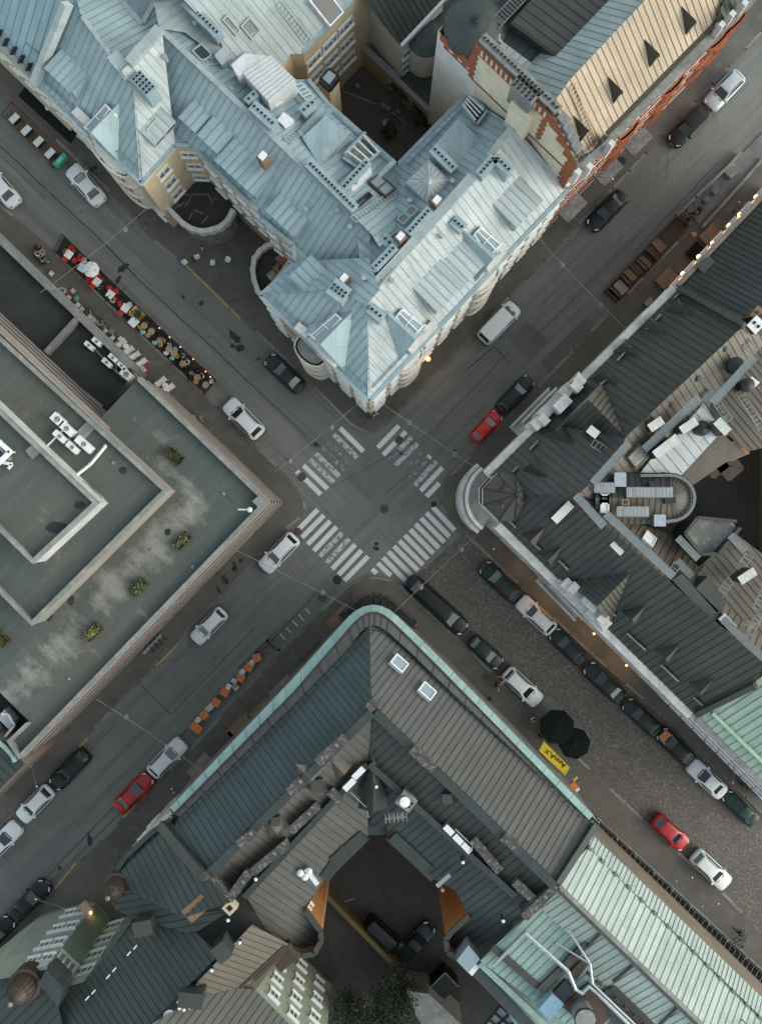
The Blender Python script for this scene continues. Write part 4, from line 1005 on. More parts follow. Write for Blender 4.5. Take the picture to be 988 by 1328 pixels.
for t in (.815, .855, .895, .935): p = fp(t, top_z(t) - .3, -.5); mb = MB(); mb.box(p, .9, .7, .7, math.atan2(gd.y, gd.x)); Bb.part('gable_step', mb, 'stone_grey')
# round turret roof at the left end
ct = W(600, 33, GB); mb = MB(); ct0 = Vector((ct.x, ct.y, 0))
cc = fp(.12, 0, -2.3); mb.lathe([(2.2, .1), (2.2, GB - .3)], cc, 28, 0); Bb.part('stair_tower', mb, 'white_plaster')
mb = MB(); mb.lathe([(2.5, GB - .3), (2.5, GB - .1), (2.1, GB + .25), (1.1, GB + .7), (.01, GB + 1.0)], cc, 20, 0)
for k in range(16):
    an = k / 16 * 2 * math.pi; mb.bar(cc + Vector((2.4 * math.cos(an), 2.4 * math.sin(an), GB - .02)), cc + Vector((.1 * math.cos(an), .1 * math.sin(an), GB + 1.0)), .06, .06, 1)
Bb.part('turret', mb, ['dark_green_sheet', 'seam_dark'])
p5 = level(GB + .3, (1, -1))
mb = MB(); slope(mb, p5, [(590, 20), (625, 20), (650, 46), (640, 62), (612, 55)], .6); slope(mb, level(GB + .1, (1, -1)), [(640, 45), (700, 90), (712, 138), (640, 66)], .6); Bb.part('roof', mb, ['grey_blue_sheet', 'seam_blue'])
dormer_tri(Bb, Pl((636, 62, GB + .2), (652, 62, GB + .2), (644, 48, GB + 1.2)), 645, 57, 1.2, .8, 'rose_plaster', 'rose_plaster', 'roof_vent')
for x, y in ((752, 186), (795, 136), (842, 89), (889, 47)): dormer_tri(Bb, tan, x + 5, y - 9, 1.1, 1.5, 'slate_sheet', 'slate_sheet')
ladder(Bb, tan, (741, 112), (770, 185), .5, 'tan_sheet'); ladder(Bb, soot, (672, 98), (690, 104), .8, 'grey_metal')
mb = MB(); q0, q1 = W(750, 212, EB - .3), W(1010, -46, EB - .3); o_ = -((q0 + q1) / 2 * Vector((1, 1, 0))).normalized() * .5; mb.bar(q0 + o_, q1 + o_, 1.25, .28); Bb.part('gutter', mb, 'felt_pale')
mb = MB(); mb.bar(tan.at(786, 173), tan.at(1000, -45), .5, .14); Bb.part('roof_trim', mb, 'copper_brown')
# ornate red street front: brick bands, cream arches
fa, fb = W2(748, 214, GB), W2(1010, -50, EB)
fd = (fb - fa).normalized(); fn = Vector((fd.y, -fd.x, 0))
if fn.dot(-fa) < 0: fn = -fn
FL = (fb - fa).length
mb = MB()
for i in range(18):
    t0 = i / 18 * FL; p = fa + fd * (t0 + FL / 36)
    mb.boxm(Matrix.Translation(p + fn * .12 + Vector((0, 0, 4.4))) @ Matrix.Rotation(math.atan2(fd.y, fd.x), 4, 'Z'), .8, .22, 13.2)
for z in (4.2, 8.2, 12.2, 17.2): mb.bar(fa + fn * .14 + Vector((0, 0, z)), fb + fn * .14 + Vector((0, 0, z)), .34, .55)
mb.bar(fa + fn * .1 + Vector((0, 0, .2)), fb + fn * .1 + Vector((0, 0, .2)), .2, 3.9)
Bb.part('brick_trim', mb, 'red_brick')
Bb.windows(fa, fb, (5.0, 9.0, 13.2), 17, 1.3, 2.2, fm='yellow_paint' if False else 'white_paint', style='hood', span=(0, .97))
Bb.windows(fa, fb, (1.0,), 9, 2.0, 2.4, fm='stone_trim' if False else 'white_paint', span=(0, .97))
for t in (.36, .60, .84, .93):
    bay(Bb, fa, fb, t, 2.6, .5, 4.4, 11.6, 'red_brick', 'terracotta_wall', (5.4, 9.2))
for x, y in ((750, 222), (765, 215), (793, 185), (936, 31), (950, 17), (966, 3)):
    roof_box(Bb, 'pinnacle', [(x - 5, y), (x, y - 5), (x + 5, y), (x, y + 5)], 20.6, 2.6, ['stone_trim', 'white_plaster'])
mb = MB(); p = Pl((752, 212, EB + .3), (790, 176, EB + .3), (765, 190, EB + 1.2)); slope(mb, p, [(750, 212), (790, 178), (782, 174), (768, 195), (748, 204)], .5); Bb.part('roof', mb, ['dark_green_sheet', 'seam_dark'], label='small dark curved roof at the foot of the tan slope')
mb = MB(); p = Pl((930, 34, EB + .3), (990, -26, EB + .3), (930, 10, EB + 1.2)); slope(mb, p, [(926, 36), (1000, -36), (960, -30), (935, 8)], .5); Bb.part('roof', mb, ['dark_green_sheet', 'seam_dark'], label='small dark curved roof at the upper end')
for t, z in ((.12, 4.0), (.33, 3.8), (.5, 3.8)):
    mb = MB(); p = fa + fd * FL * t + fn * .9; mb.box(p + Vector((0, 0, z)), 2.6, 1.4, .25, math.atan2(fd.y, fd.x)); Bb.part('canopy', mb, 'stone_grey')

# ------------------------------------------------------------------ dark roofed corner building (east)
ED = 13.5
D = Bld('corner_building', 'dark grey roofed corner building with a white cornice, octagonal turret and tan rear roofs', 'building', 800, 640)
dn = Pl((634, 619, ED), (878, 377, ED), (768, 623, 18.2)); dsl = Pl((649, 678, ED), (899, 924, ED), (783, 683, 18.2))
foot = [(622, 633), (634, 619), (878, 377), (890, 366), (1010, 452), (1060, 560), (988, 580), (905, 598), (800, 660), (903, 700), (955, 690), (1060, 800), (985, 880), (899, 924), (649, 678), (622, 652)]
mb = MB(); walls(mb, [(622, 633), (634, 619), (878, 377), (1060, 560), (1060, 800), (985, 880), (899, 924), (649, 678), (622, 652)], ED, .1, 0, True, None)
def capz(mb, pts, z, m=0): mb.poly([W(x, y, z) for x, y in pts], m)
capz(mb, [(622, 633), (634, 619), (878, 377), (975, 430), (890, 625), (860, 612), (800, 615), (770, 640), (780, 690), (905, 700), (990, 860), (899, 924), (649, 678)], ED - .3, 1)
D.part('wall', mb, ['pale_plaster', 'slate_sheet'])
mb = MB(); slope(mb, dn, [(633, 618), (879, 375), (964, 423), (815, 564), (768, 624), (748, 643), (684, 647), (664, 648), (668, 612)], .62); 
slope(mb, dsl, [(648, 676), (898, 926), (907, 921), (979, 886), (990, 860), (783, 681), (747, 639), (684, 642), (664, 644), (668, 676)], .62)
D.part('roof', mb, ['slate_sheet', 'seam_dark'])  # street slopes: their shade is put into the dark sheet colour
# slopes behind the ridge: sunlight put into their tan colour; flat metal roofs
ds = Pl((768, 623, 18.1), (963, 423, 18.1), (890, 600, 14.5)); dse = Pl((783, 683, 18.1), (985, 860, 18.1), (905, 740, 15.6)); dE = Pl((905, 600, 15.8), (1000, 520, 15.8), (940, 480, 17.6), (1, -1) and None)
mb = MB(); slope(mb, ds, [(748, 641), (768, 622), (815, 563), (964, 422), (1010, 450), (1010, 500), (880, 625), (790, 655)], .62)
slope(mb, dse, [(747, 641), (783, 683), (990, 862), (1010, 830), (1010, 740), (955, 695), (905, 735), (862, 690), (830, 680), (770, 640)], .62)
D.part('roof', mb, ['brown_sheet', 'seam_brown'], label='tan brown seamed slopes, coloured as sunlit, behind the dark ridge')
east = level(16.3, (.64, .77))
mb = MB(); slope(mb, east, [(905, 480), (950, 440), (1010, 450), (1010, 575), (968, 586), (946, 566)], .5); D.part('roof', mb, ['brown_sheet', 'seam_brown']); mb = MB(); slope(mb, east, [(903, 745), (953, 692), (1010, 735), (1010, 840), (985, 862), (912, 790)], .55)
D.part('roof', mb, ['brown_sheet', 'seam_brown'])
mb = MB(); slope(mb, level(16.7, (1, 1.2)), [(826, 618), (850, 588), (912, 524), (929, 548), (935, 560), (878, 622), (860, 612)], .8, rib=(.05, .04)); D.part('roof', mb, ['white_sheet', 'seam_grey'], label='bright galvanised flat roof in the courtyard wing')
mb = MB(); mb.prism([W(x, y, 16.1) for x, y in ((878, 622), (935, 560), (950, 575), (968, 588), (940, 600), (897, 630))], 13, 16.1); D.part('roof_box', mb, 'brown_sheet')
# half round stair wing
st = [(772, 612), (800, 613), (868, 613)] + arc(868, 646, 35, 33, -90, 90, 12)[1:] + [(800, 680), (772, 660)]
mb = MB(); mb.prism([W(x, y, 17.0) for x, y in st], 11, 17.0, 0, 1); D.part('stair_wing', mb, ['brown_sheet', 'attic'])
mb = MB()
slope(mb, Pl((800, 646, 17.9), (860, 646, 17.9), (830, 615, 17.1)), [(772, 646), (872, 646), (868, 614), (800, 614), (772, 612)], .5)
D.part('roof', mb, ['slate_sheet', 'seam_dark'])
mb = MB()
slope(mb, Pl((800, 646, 17.9), (860, 646, 17.9), (830, 678, 17.1)), [(772, 646), (872, 646), (868, 679), (800, 680), (772, 660)], .5)
c = W(868, 646, 17.9)
ring = [W(x, y, 17.1) for x, y in arc(868, 646, 34, 32, -90, 90, 16)]
for i, (a, b2) in enumerate(zip(ring, ring[1:])): mb.poly([c, a, b2], 0, [(i * .6, 0), (i * .6 - .3, 2), (i * .6 + .3, 2)]); mb.bar(a, c, .05, .06, 1)
D.part('roof', mb, ['brown_sheet', 'seam_brown'])
mb = MB()
pts = [W(829, 617, 17.35), W(868, 616.5, 17.35)] + [W(x, y, 17.35) for x, y in arc(868, 646, 31, 29.5, -90, 90, 12)] + [W(862, 676, 17.35)]
for a, b2 in zip(pts, pts[1:]): mb.bar(a, b2, .22, .3)
D.part('snow_guard', mb, 'lavender_grating')
for p0, p1, w in (((812, 638.5), (872, 638.5), .8), ((799, 663.5), (841, 663.5), .8), ((770, 632.5), (797, 632.5), .8)): walkway(D, level(17.9), p0, p1, w, 'grey_metal', .3)
skylight(D, level(17.7), 783, 642, 1.5, .7, 'white_metal', 'sky_glass', .25, R(45)); skylight(D, level(17.7), 783, 653, 1.5, .7, 'white_metal', 'white_paint', .25, R(45))
for p0, p1 in (((849, 675), (862, 675)), ((804, 614), (804, 630))): chimney(D, p0, p1, 18.3, .8, 1.6, 1, 'steel', vents=False)
ladder(D, level(17.9), (811, 648), (811, 660), .5, 'wood_pale')
mb = MB(); mb.box(W(845, 630, 17.6), .7, .7, .6, .1); D.part('roof_vent', mb, 'dark_metal'); mb = MB(); mb.box(W(867, 649, 17.8), .9, .5, .4, .1); D.part('roof_vent', mb, 'dark_metal')
# walkways along the ridge
for p0, p1 in (((746, 642), (783, 683)), ((785, 666), (873, 748)), ((768, 627), (815, 575)), ((835, 583), (907, 515)), ((923, 523), (978, 463)), ((937, 803), (1000, 866))): walkway(D, level(18.1), p0, p1, .58, 'lavender_grating', .4)
for p0, p1 in (((913, 521), (925, 507)), ((877, 727), (897, 748)), ((878, 697), (905, 725)), ((946, 694), (966, 715)), ((937, 546), (947, 538)), ((958, 496), (966, 488))): walkway(D, level(16.9), p0, p1, .55, 'lavender_grating', .3)
for p0, p1 in (((950, 427), (978, 456)), ((928, 522), (945, 545)), ((958, 508), (990, 560)), ((971, 720), (932, 772)), ((768, 574), (793, 590)), ((833, 563), (842, 577)), ((870, 743), (878, 731)), ((1000, 745), (980, 790)), ((961, 828), (975, 815)), ((974, 815), (984, 800))):
    ladder(D, level(17.2), p0, p1, .6, 'parapet')
skylight(D, ds, 824, 590, 1.5, 1.6, 'brown_sheet', 'felt_pale', .4); skylight(D, dse, 840, 700, 1.1, 1.2, 'white_metal', 'white_paint', .25)
# ducts and chimneys: white topped boxes with a dark side
for p0, p1, zt, w in (((843, 555), (858, 545), 19.0, .9), ((884, 558), (902, 546), 19.0, .9), ((850, 590), (878, 568), 19.0, 1.0), ((930, 546), (943, 560), 18.8, 1.0), ((960, 753), (978, 741), 19.2, .9), ((936, 800), (950, 815), 18.5, .9)): chimney(D, p0, p1, zt, w * .62, 2.2, 1, 'dark_metal', vents=False, cap='stone_trim')
for p0, p1, zt in (((764, 556), (774, 564), 18.0), ((795, 704), (807, 716), 18.0), ((719, 675), (740, 654), 18.0)): chimney(D, p0, p1, zt, .55, 2.4, 1, 'slate_sheet', vents=False, cap='stone_trim')
for x, y, r in ((951, 475, .55), (908, 556, .5), (966, 500, .45), (887, 498, .2), (900, 491, .25), (865, 524, .25), (935, 453, .25)):
    mb = MB(); p = W(x, y, 17.3); mb.lathe([(r, -1.2), (r, .2), (r * 1.25, .25), (r * 1.25, .6), (r * .3, .75), (.01, .75)], p, 14); D.part('roof_cowl', mb, 'dark_metal')
mb = MB(); mb.prism([W(x, y, 17.2) for x, y in ((974, 488), (985, 496), (974, 506), (966, 500))], 16, 17.2); D.part('roof_vent', mb, 'white_metal')
roof_box(D, 'roof_box', [(902, 763), (917, 748), (941, 782), (934, 795)], 18.0, 2, ['slate_sheet']); roof_box(D, 'roof_box', [(871, 752), (884, 744), (934, 800), (922, 808)], 18.2, 1.6, ['slate_sheet'])
# sunken roof terrace
mb = MB(); mb.prism([W(x, y, 16.6) for x, y in ((886, 692), (900, 672), (950, 676), (955, 684), (925, 716), (905, 716))], 13, 16.35, 0, 1); o = D.part('terrace', mb, ['slate_sheet', 'felt_pale'])
mb = MB()
for a, c in (((884, 692), (900, 671)), ((900, 671), (950, 676)), ((905, 718), (884, 692)), ((905, 718), (927, 718)), ((927, 718), (955, 684))): mb.bar(W(*a, 16.3), W(*c, 16.3), .25, .9)
D.part('parapet', mb, 'slate_sheet', o)
# octagonal turret on the corner
octo = [(626, 633), (626, 655), (647, 676), (669, 676), (684, 656), (684, 633), (668, 613), (645, 613)]
ap = W(671, 641, 18.6); q = [W(x, y, 14.4) for x, y in octo]
mb = MB(); mb.prism(q, .1, 14.38, 1)
cen = sum(q, Vector()) / 8; q2 = [cen + (p - cen) * .74 + Vector((0, 0, 1.1)) for p in q]
for i in range(8):
    a, b2, c2, d2 = q[i], q[(i + 1) % 8], q2[(i + 1) % 8], q2[i]; L_ = (b2 - a).length
    mb.poly([a, b2, c2, d2], 0, [(0, 0), (L_, 0), (L_, 1), (0, 1)]); mb.poly([d2, c2, ap], 0, [(0, 1), (L_, 1), (L_ / 2, 4)]); mb.bar(q2[i], ap, .08, .07, 2); mb.bar(a, d2, .07, .07, 2)
D.part('turret', mb, ['umber_sheet', 'pale_plaster', 'seam_dark'])
for i in (1, 3, 5, 7):
    p = (q2[i] + q2[(i + 1) % 8]) / 2; sh = (p - ap); sh.z = 0; sh.normalize(); P = p - sh * .3 + Vector((0, 0, .3)); e = Vector((-sh.y, sh.x, 0))
    mb = MB(); A_ = P + Vector((0, 0, 1.0)); K_ = A_ - sh * 1.2; a, b2 = P + e * .6, P - e * .6
    mb.poly([a, b2, A_], 1); mb.poly([a, A_, K_]); mb.poly([A_, b2, K_]); D.part('dormer', mb, ['olive_sheet', 'slate_sheet'])
# white corner balcony (three stepped rings)
cb_ = W(655, 645, 11.5); c0 = Vector((cb_.x, cb_.y, 0))
mb = MB()
cx, cy = 655, 646
def arcw(r, z, a0=142, a1=218, n=16):
    return [Vector((W(cx, cy, 13.5).x, W(cx, cy, 13.5).y, 0)) + Vector((r * math.cos(R(a)), r * math.sin(R(a)), z)) for a in [a0 + (a1 - a0) * k / n for k in range(n + 1)]]
for r, z, h, wd in ((3.55, 10.6, .7, .35), (3.15, 11.9, .5, .3)):
    P_ = arcw(r, z, 125, 235, 20)
    for a, b2 in zip(P_, P_[1:]): mb.bar(a, b2, wd, h)
P_ = arcw(3.5, 0, 125, 235, 20) + arcw(1.0, 0, 125, 235, 20)[::-1]
mb.prism(P_, 4.0, 10.6)
D.part('corner_balcony', mb, 'stone_trim')
mb = MB(); mb.prism(arcw(3.0, 0, 125, 235, 20) + arcw(1.6, 0, 125, 235, 20)[::-1], 12.0, 12.25); D.part('balcony_floor', mb, 'felt_pale')
# triangular dormers
for x, y in ((722, 562), (687, 605), (664 + 5, 607), (777, 487), (804, 452), (838, 422), (872, 398)):
    if (x, y) != (669, 607): dormer_tri(D, dn, x, y - 3, 1.7, 1.4, 'slate_sheet', 'slate_sheet')
for x, y in ((686, 700), (708, 725), (815, 800), (858, 850), (902, 893), (838, 826)):
    if (x, y) != (838, 826): dormer_tri(D, dsl, x, y, 1.6, 1.4, 'brown_sheet', 'slate_sheet', west='slate_sheet')  # brown east face, dark west face: light and shade put into the colours
def cross_gable(b, pl, px, py, w, h, m1, m2, seam):
    P = pl.at(px, py); sh = Vector((pl.s.x, pl.s.y, 0)).normalized(); t = pl.tan(); e = pl.e
    if e.x > 0: e = -e
    Lf, Rt = P + e * w / 2, P - e * w / 2; A_ = P + Vector((0, 0, h)); K = A_ - sh * (h / t); mb = MB(); dn_ = Vector((0, 0, -.1))
    mb.poly([Lf + dn_, Rt + dn_, A_], 2); mb.poly([Lf + dn_, A_, K], 0); mb.poly([A_, Rt + dn_, K], 1)
    for base in (Lf, Rt):
        for k in range(1, 10):
            a = base.lerp(A_, k / 10); c2 = base.lerp(K, k / 10); mb.bar(a, A_.lerp(K, k / 10) if False else c2.lerp(c2, 0), .05, .05, 3) if False else None
        for k in range(1, 9): mb.bar(base.lerp(K, k / 9), A_.lerp(K, k / 9), .05, .06, 3)
    return b.part('cross_gable', mb, [m1, m2, 'stone_grey', seam])
cross_gable(D, dn, 752, 524, 5.2, 3.4, 'slate_sheet', 'brown_sheet', 'seam_dark'); cross_gable(D, dsl, 763, 782, 5.2, 3.4, 'slate_sheet', 'brown_sheet', 'seam_dark')  # east faces in brown: sunlight put into the sheet colour
# ornate white pediments over the eaves, cornice, balconies
for pl, pa, pc in ((dn, (688, 561), (758, 490)), (dsl, (728, 748), (790, 812))):
    a, b2 = W(*pa, ED), W(*pc, ED); d = (b2 - a).normalized(); n_ = Vector((d.y, -d.x, 0))
    if n_.dot(-a) < 0: n_ = -n_
    L_ = (b2 - a).length; mb = MB(); yw = math.atan2(d.y, d.x)
    for t, w_, zt, o in ((.12, .9, 14.6, .2), (.88, .9, 14.6, .2), (.3, 1.2, 14.2, .35), (.7, 1.2, 14.2, .35), (.5, 3.4, 13.7, .3), (.5, 1.4, 15.6, -.1), (.2, .7, 15.0, .05), (.8, .7, 15.0, .05)):
        p = a + d * L_ * t + n_ * o; p.z = ED - 2.5; mb.box(p, w_, .9, zt - p.z, yw)
    mb.bar(a + Vector((0, 0, -.28)) + n_ * .5, b2 + Vector((0, 0, -.28)) + n_ * .5, .5, .4)
    D.part('pediment', mb, 'stone_trim')
    for z, o_, l_ in ((9.6, .2, 4.2), (5.4, .5, 5.0)):
        mb = MB(); p = a + d * L_ * .42 + n_ * o_; p.z = z; mb.box(p, l_, 1.7, .3, yw); 
        mb.bar(p + d * -l_ / 2 + n_ * .8 + Vector((0, 0, .3)), p + d * l_ / 2 + n_ * .8 + Vector((0, 0, .3)), .18, .8); D.part('balcony', mb, 'stone_trim')
mb = MB()
for a, b2 in ((W2(634, 619, ED), W2(878, 377, ED)), (W2(649, 678, ED), W2(899, 924, ED))):
    for z, o, h in ((13.1, .7, .35), (12.4, .45, .4), (4.3, .45, .4), (8.4, .25, .3)): mb.bar(a + Vector((0, 0, z)), b2 + Vector((0, 0, z)), o * 2, h)
D.part('cornice', mb, 'stone_trim')
D.windows(W2(634, 619, ED), W2(878, 377, ED), (1.0, 5.3, 9.4), 10, 1.3, 2.2, fm='white_paint', style='hood', skip=((2, 1), (3, 1), (2, 2), (3, 2)))
D.windows(W2(649, 678, ED), W2(899, 924, ED), (1.0, 5.3, 9.4), 10, 1.3, 2.2, fm='white_paint', style='hood', skip=((4, 1), (5, 1), (4, 2), (5, 2)))
for pl, runs in ((dn, (((664, 612), (671, 605)), ((686, 583), (697, 572)), ((722, 557), (730, 549)), ((777, 499), (785, 493)), ((799, 468), (817, 449)), ((837, 427), (856, 408)), ((873, 387), (883, 377)))), (dsl, (((660, 676), (668, 684)), ((690, 704), (700, 713)), ((724, 727), (736, 739)), ((785, 788), (798, 799)), ((812, 821), (836, 843)), ((856, 862), (878, 883)), ((898, 904), (909, 914))))):
    for p0, p1 in runs:
        mb = MB(); mb.bar(pl.at(*p0, .12), pl.at(*p1, .12), .12, .22); D.part('snow_guard', mb, 'felt_pale')
mb = MB(); mb.bar(dsl.at(903, 924), dsl.at(980, 886), .45, .5); D.part('fire_wall', mb, 'slate_sheet'); mb = MB(); mb.bar(dn.at(880, 377), dn.at(965, 425), .45, .5); D.part('fire_wall', mb, 'slate_sheet')
for p0, p1 in (((770, 634), (785, 612)),): pass
# orange gable and lattice balconies over the east courtyard
for a, c, z in (((921, 590), (905, 596), 12.0),):
    mb = MB(); mb.poly([W(924, 597, 14.2), W(948, 598, 14.2), W(938, 585, 16.0)]); mb.poly([W(938, 585, 16.0), W(948, 598, 14.2), W(972, 588, 15.4), W(952, 570, 16.1)]); D.part('wall', mb, 'rust_plaster', label='small orange rendered gable over the rear courtyard')
for x, y in ((925, 603), (945, 606)):
    mb = MB(); p = W(x, y, 10.5); mb.box(p, 1.9, 1.9, .15, R(40)); 
    for k in range(4): an = R(40 + 90 * k); mb.box(p + Vector((1.25 * math.cos(an + .785), 1.25 * math.sin(an + .785), 0)), .08, .08, 1.0)
    D.part('balcony', mb, 'copper_brown')
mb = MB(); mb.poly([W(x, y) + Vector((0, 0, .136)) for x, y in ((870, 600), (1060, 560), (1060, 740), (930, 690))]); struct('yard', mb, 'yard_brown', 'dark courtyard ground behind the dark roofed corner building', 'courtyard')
# dark roofed neighbour with lamps under its eave
Eb = Bld('street_building', 'dark teal roofed building with globe lamps along its red fascia', 'building', 980, 330)
pe = Pl((885, 372, 12.6), (988, 262, 12.6), (975, 417, 16.8))
mb = MB(); walls(mb, [(876, 380), (1060, 185), (1160, 300), (960, 430)], 12.6, .1, 0, True, 1); Eb.part('wall', mb, ['terracotta_wall', 'soot_sheet'])
mb = MB(); slope(mb, pe, [(880, 371), (1010, 236), (1040, 350), (976, 418)], .5); Eb.part('roof', mb, ['soot_sheet', 'seam_dark'])
mb = MB(); mb.bar(W(878, 371, 12.3), W(1010, 232, 12.3), .35, .35); Eb.part('gutter', mb, 'terracotta_wall')
chimney(Eb, (978, 403), (990, 412), 18.0, .9, 2.6, 1, 'brick_brown'); chimney(Eb, (975, 416), (985, 426), 18.2, 1.0, 2.6, 1, 'slate_sheet', cap='white_metal')
mb = MB(); mb.bar(pe.at(907, 352), pe.at(922, 337), .7, .3); Eb.part('snow_guard', mb, 'slate_sheet')
Eb.windows(W2(876, 380, 12.6), W2(1060, 185, 12.6), (1.0, 5.0, 8.6), 9, 1.3, 2.0, fm='white_paint')
# light green roof (right)
Fb = Bld('street_building', 'building under a light green seamed roof at the right edge', 'building', 960, 940)
pf = Pl((903, 929, 13.0), (988, 1017, 13.0), (985, 885, 16.0))
mb = MB(); walls(mb, [(903, 929), (1060, 1088), (1140, 980), (985, 872)], 13.0, .1, 0, True, 1); Fb.part('wall', mb, ['sage_plaster', 'green_sheet'])
mb = MB(); slope(mb, pf, [(901, 930), (1020, 1050), (1060, 960), (985, 878), (975, 886)], .68); Fb.part('roof', mb, ['green_sheet', 'seam_mint'])
mb = MB(); mb.bar(pf.at(922, 924), pf.at(1000, 1000), .3, .35); Fb.part('snow_guard', mb, 'green_sheet'); mb = MB(); ledge(mb, [(902, 931), (1020, 1052)], 12.9, .5, .25); Fb.part('gutter', mb, 'stone_grey')
Fb.windows(W2(903, 929, 13), W2(1060, 1088, 13), (1.0, 5.0, 9.0), 9, 1.3, 2.0, fm='white_paint')
# ------------------------------------------------------------------ flat roofed block (west)
G = Bld('flat_roofed_building', 'stepped modern block with grey felt roofs, striped ledges and rooftop planters on the left corner', 'building', 160, 700)
Z1, Z2, Z3, ZP = 12.5, 15.5, 18.2, 4.6
def block(b, name, pts, z0, z1, mats, par=.4, pw=.27, skip=(), label=None, pm='parapet'):
    P = [W(x, y, z1) for x, y in pts]; mb = MB(); mb.prism(P, z0, z1 - .25, 0, 1); o = b.part(name, mb, mats, label=label)
    mb = MB(); ar = sum(P[i].x * P[(i + 1) % len(P)].y - P[(i + 1) % len(P)].x * P[i].y for i in range(len(P)))
    s = 1 if ar > 0 else -1
    N = len(P); nr = []
    for a, c in zip(P, P[1:] + P[:1]): d = (c - a).normalized(); nr.append(Vector((-d.y, d.x, 0)) * s)
    def off(i, w):
        m = nr[i - 1] + nr[i]; return P[i] + m * (w / max(.3, m.dot(nr[i])))
    for i in range(N):
        if i in skip: continue
        j = (i + 1) % N; mb.prism([off(i, -.04), off(j, -.04), off(j, pw), off(i, pw)], z1 - .3, z1 + par)
    b.part('parapet', mb, pm, o); return o
block(G, 'wall', [(348, 650), (27, 983), (12, 960), (37, 936), (-10, 890), (-260, 890), (-260, 300), (0, 430), (129, 543), (180, 489)], .1, Z1, ['terracotta_wall', 'flat_felt'], skip=(3, 4, 5, 6, 7, 8))
block(G, 'upper_storey', [(218, 636), (43.5, 810), (-60, 706), (-60, 376), (0, 436)], ZP, Z2, ['rose_plaster', 'flat_felt'], skip=(2,), label='first set back storey with a flat felt roof')
block(G, 'upper_storey', [(128.5, 652), (44.5, 730), (-60, 627), (-60, 473)], Z2 - .4, Z3, ['stone_trim', 'flat_felt'], skip=(2,), label='topmost set back storey with pale walls')
mb = MB()   # paving edge between the roof levels
for p0, p1, z in (((123, 547), (100, 570), Z2 - .1), ((48, 582), (38, 590), Z3 - .1)): mb.bar(W(*p0, z), W(*p1, z), .9, .1)
G.part('roof_trim', mb, 'parapet')
mb = MB()
for a, c in ((W2(348, 650, Z1), W2(27, 983, Z1)), (W2(348, 650, Z1), W2(180, 489, Z1)), (W2(-60, 376, Z2), W2(129, 553, Z2))):
    d = (c - a).normalized(); n = Vector((d.y, -d.x, 0))
    if n.dot(-(a + c) / 2) < 0: n = -n
    top = Z2 if a.y > 18 and a.x < -35 else Z1
    for z in ((1.0, 3.6, 6.2, 8.8, 11.4) if top == Z1 else (5.2, 7.4, 9.6, 11.8, 14.2)):
        o = n * .05; mb.bar(a + o + Vector((0, 0, z)), c + o + Vector((0, 0, z)), .2, .7)
G.part('ledge', mb, 'rose_plaster')
mb = MB()
for a, c in ((W2(348, 650, Z1), W2(27, 983, Z1)), (W2(348, 650, Z1), W2(180, 489, Z1)), (W2(-60, 376, Z2), W2(129, 553, Z2))):
    d = (c - a).normalized(); n = Vector((d.y, -d.x, 0))
    if n.dot(-(a + c) / 2) < 0: n = -n
    for z in (2.0, 4.6, 7.2, 9.8): mb.bar(a + n * .02 + Vector((0, 0, z - .3)), c + n * .02 + Vector((0, 0, z - .3)), .1, 1.9)
G.part('window', mb, 'band_dark', label='dark ribbon windows between the ledges')
# sunken roof beside the pavement
block(G, 'low_roof', [(178, 478), (134, 534), (-60, 352), (-60, 250), (0, 306)], .1, ZP, ['stone_grey', 'felt_dark'], .7, .5, skip=(0, 1, 2, 3), label='low dark flat roof along the pavement', pm='stone_grey')
mb = MB(); mb.bar(W(-60, 248, 4.4), W(179, 479, 4.4), .55, .8)
mb.bar(W(106, 412, 4.4), W(63, 459, 4.4), .5, .8); G.part('parapet', mb, 'stone_grey')
mb = MB(); mb.bar(W(-60, 378, 4.6), W(133, 530, 4.6), .6, .5); mb.bar(W(118, 420, 4.4), W(178, 487, 4.4), .1, .1); G.part('rail', mb, 'rose_plaster')
roof_box(G, 'roof_box', [(335, 643), (342, 650), (335, 658), (327, 650)], 13.0, .6, ['felt_pale'])
mb = MB(); p = W(324, 661, 13.4); mb.tube(p, p + Vector((-1.0, .02, -.1)), .07, 8); mb.ball(p, .24, 10); G.part('roof_vent', mb, 'white_metal', label='small white ball vent near the corner of the flat roof')
block(G, 'roof_box', [(99, 617), (133, 645), (127, 655), (96, 625)], Z2 - .3, Z2 + .5, ['stone_grey', 'felt_pale'], .05, .1, label='pale flat hatch housing')
mb = MB()
for x, y, z, rx_, ry_ in ((75, 684, Z3, 1.0, .55), (104, 655, Z3, .5, .35), (62, 800, Z1, .5, .4), (92, 778, Z1, .35, .5), (218, 690, Z1, .3, .3), (160, 610, Z2, .35, .35)):
    c = W(x, y, z - .24); q = [c + Vector((rx_ * random.uniform(.75, 1.1) * math.cos(k * .45), ry_ * random.uniform(.75, 1.1) * math.sin(k * .45), 0)) for k in range(14)]; mb = MB(); mb.poly(q); G.part('damp_patch', mb, 'oil_stain')
for x, y, z in ((197, 713, Z1), (147, 600, Z2), (250, 735, Z1), (90, 880, Z1), (290, 640, Z1)):
    mb = MB(); c = W(x, y, z - .25); mb.lathe([(.16, 0), (.16, .05), (.09, .08), (.09, .2), (.01, .22)], c, 12); G.part('roof_drain', mb, 'parapet')
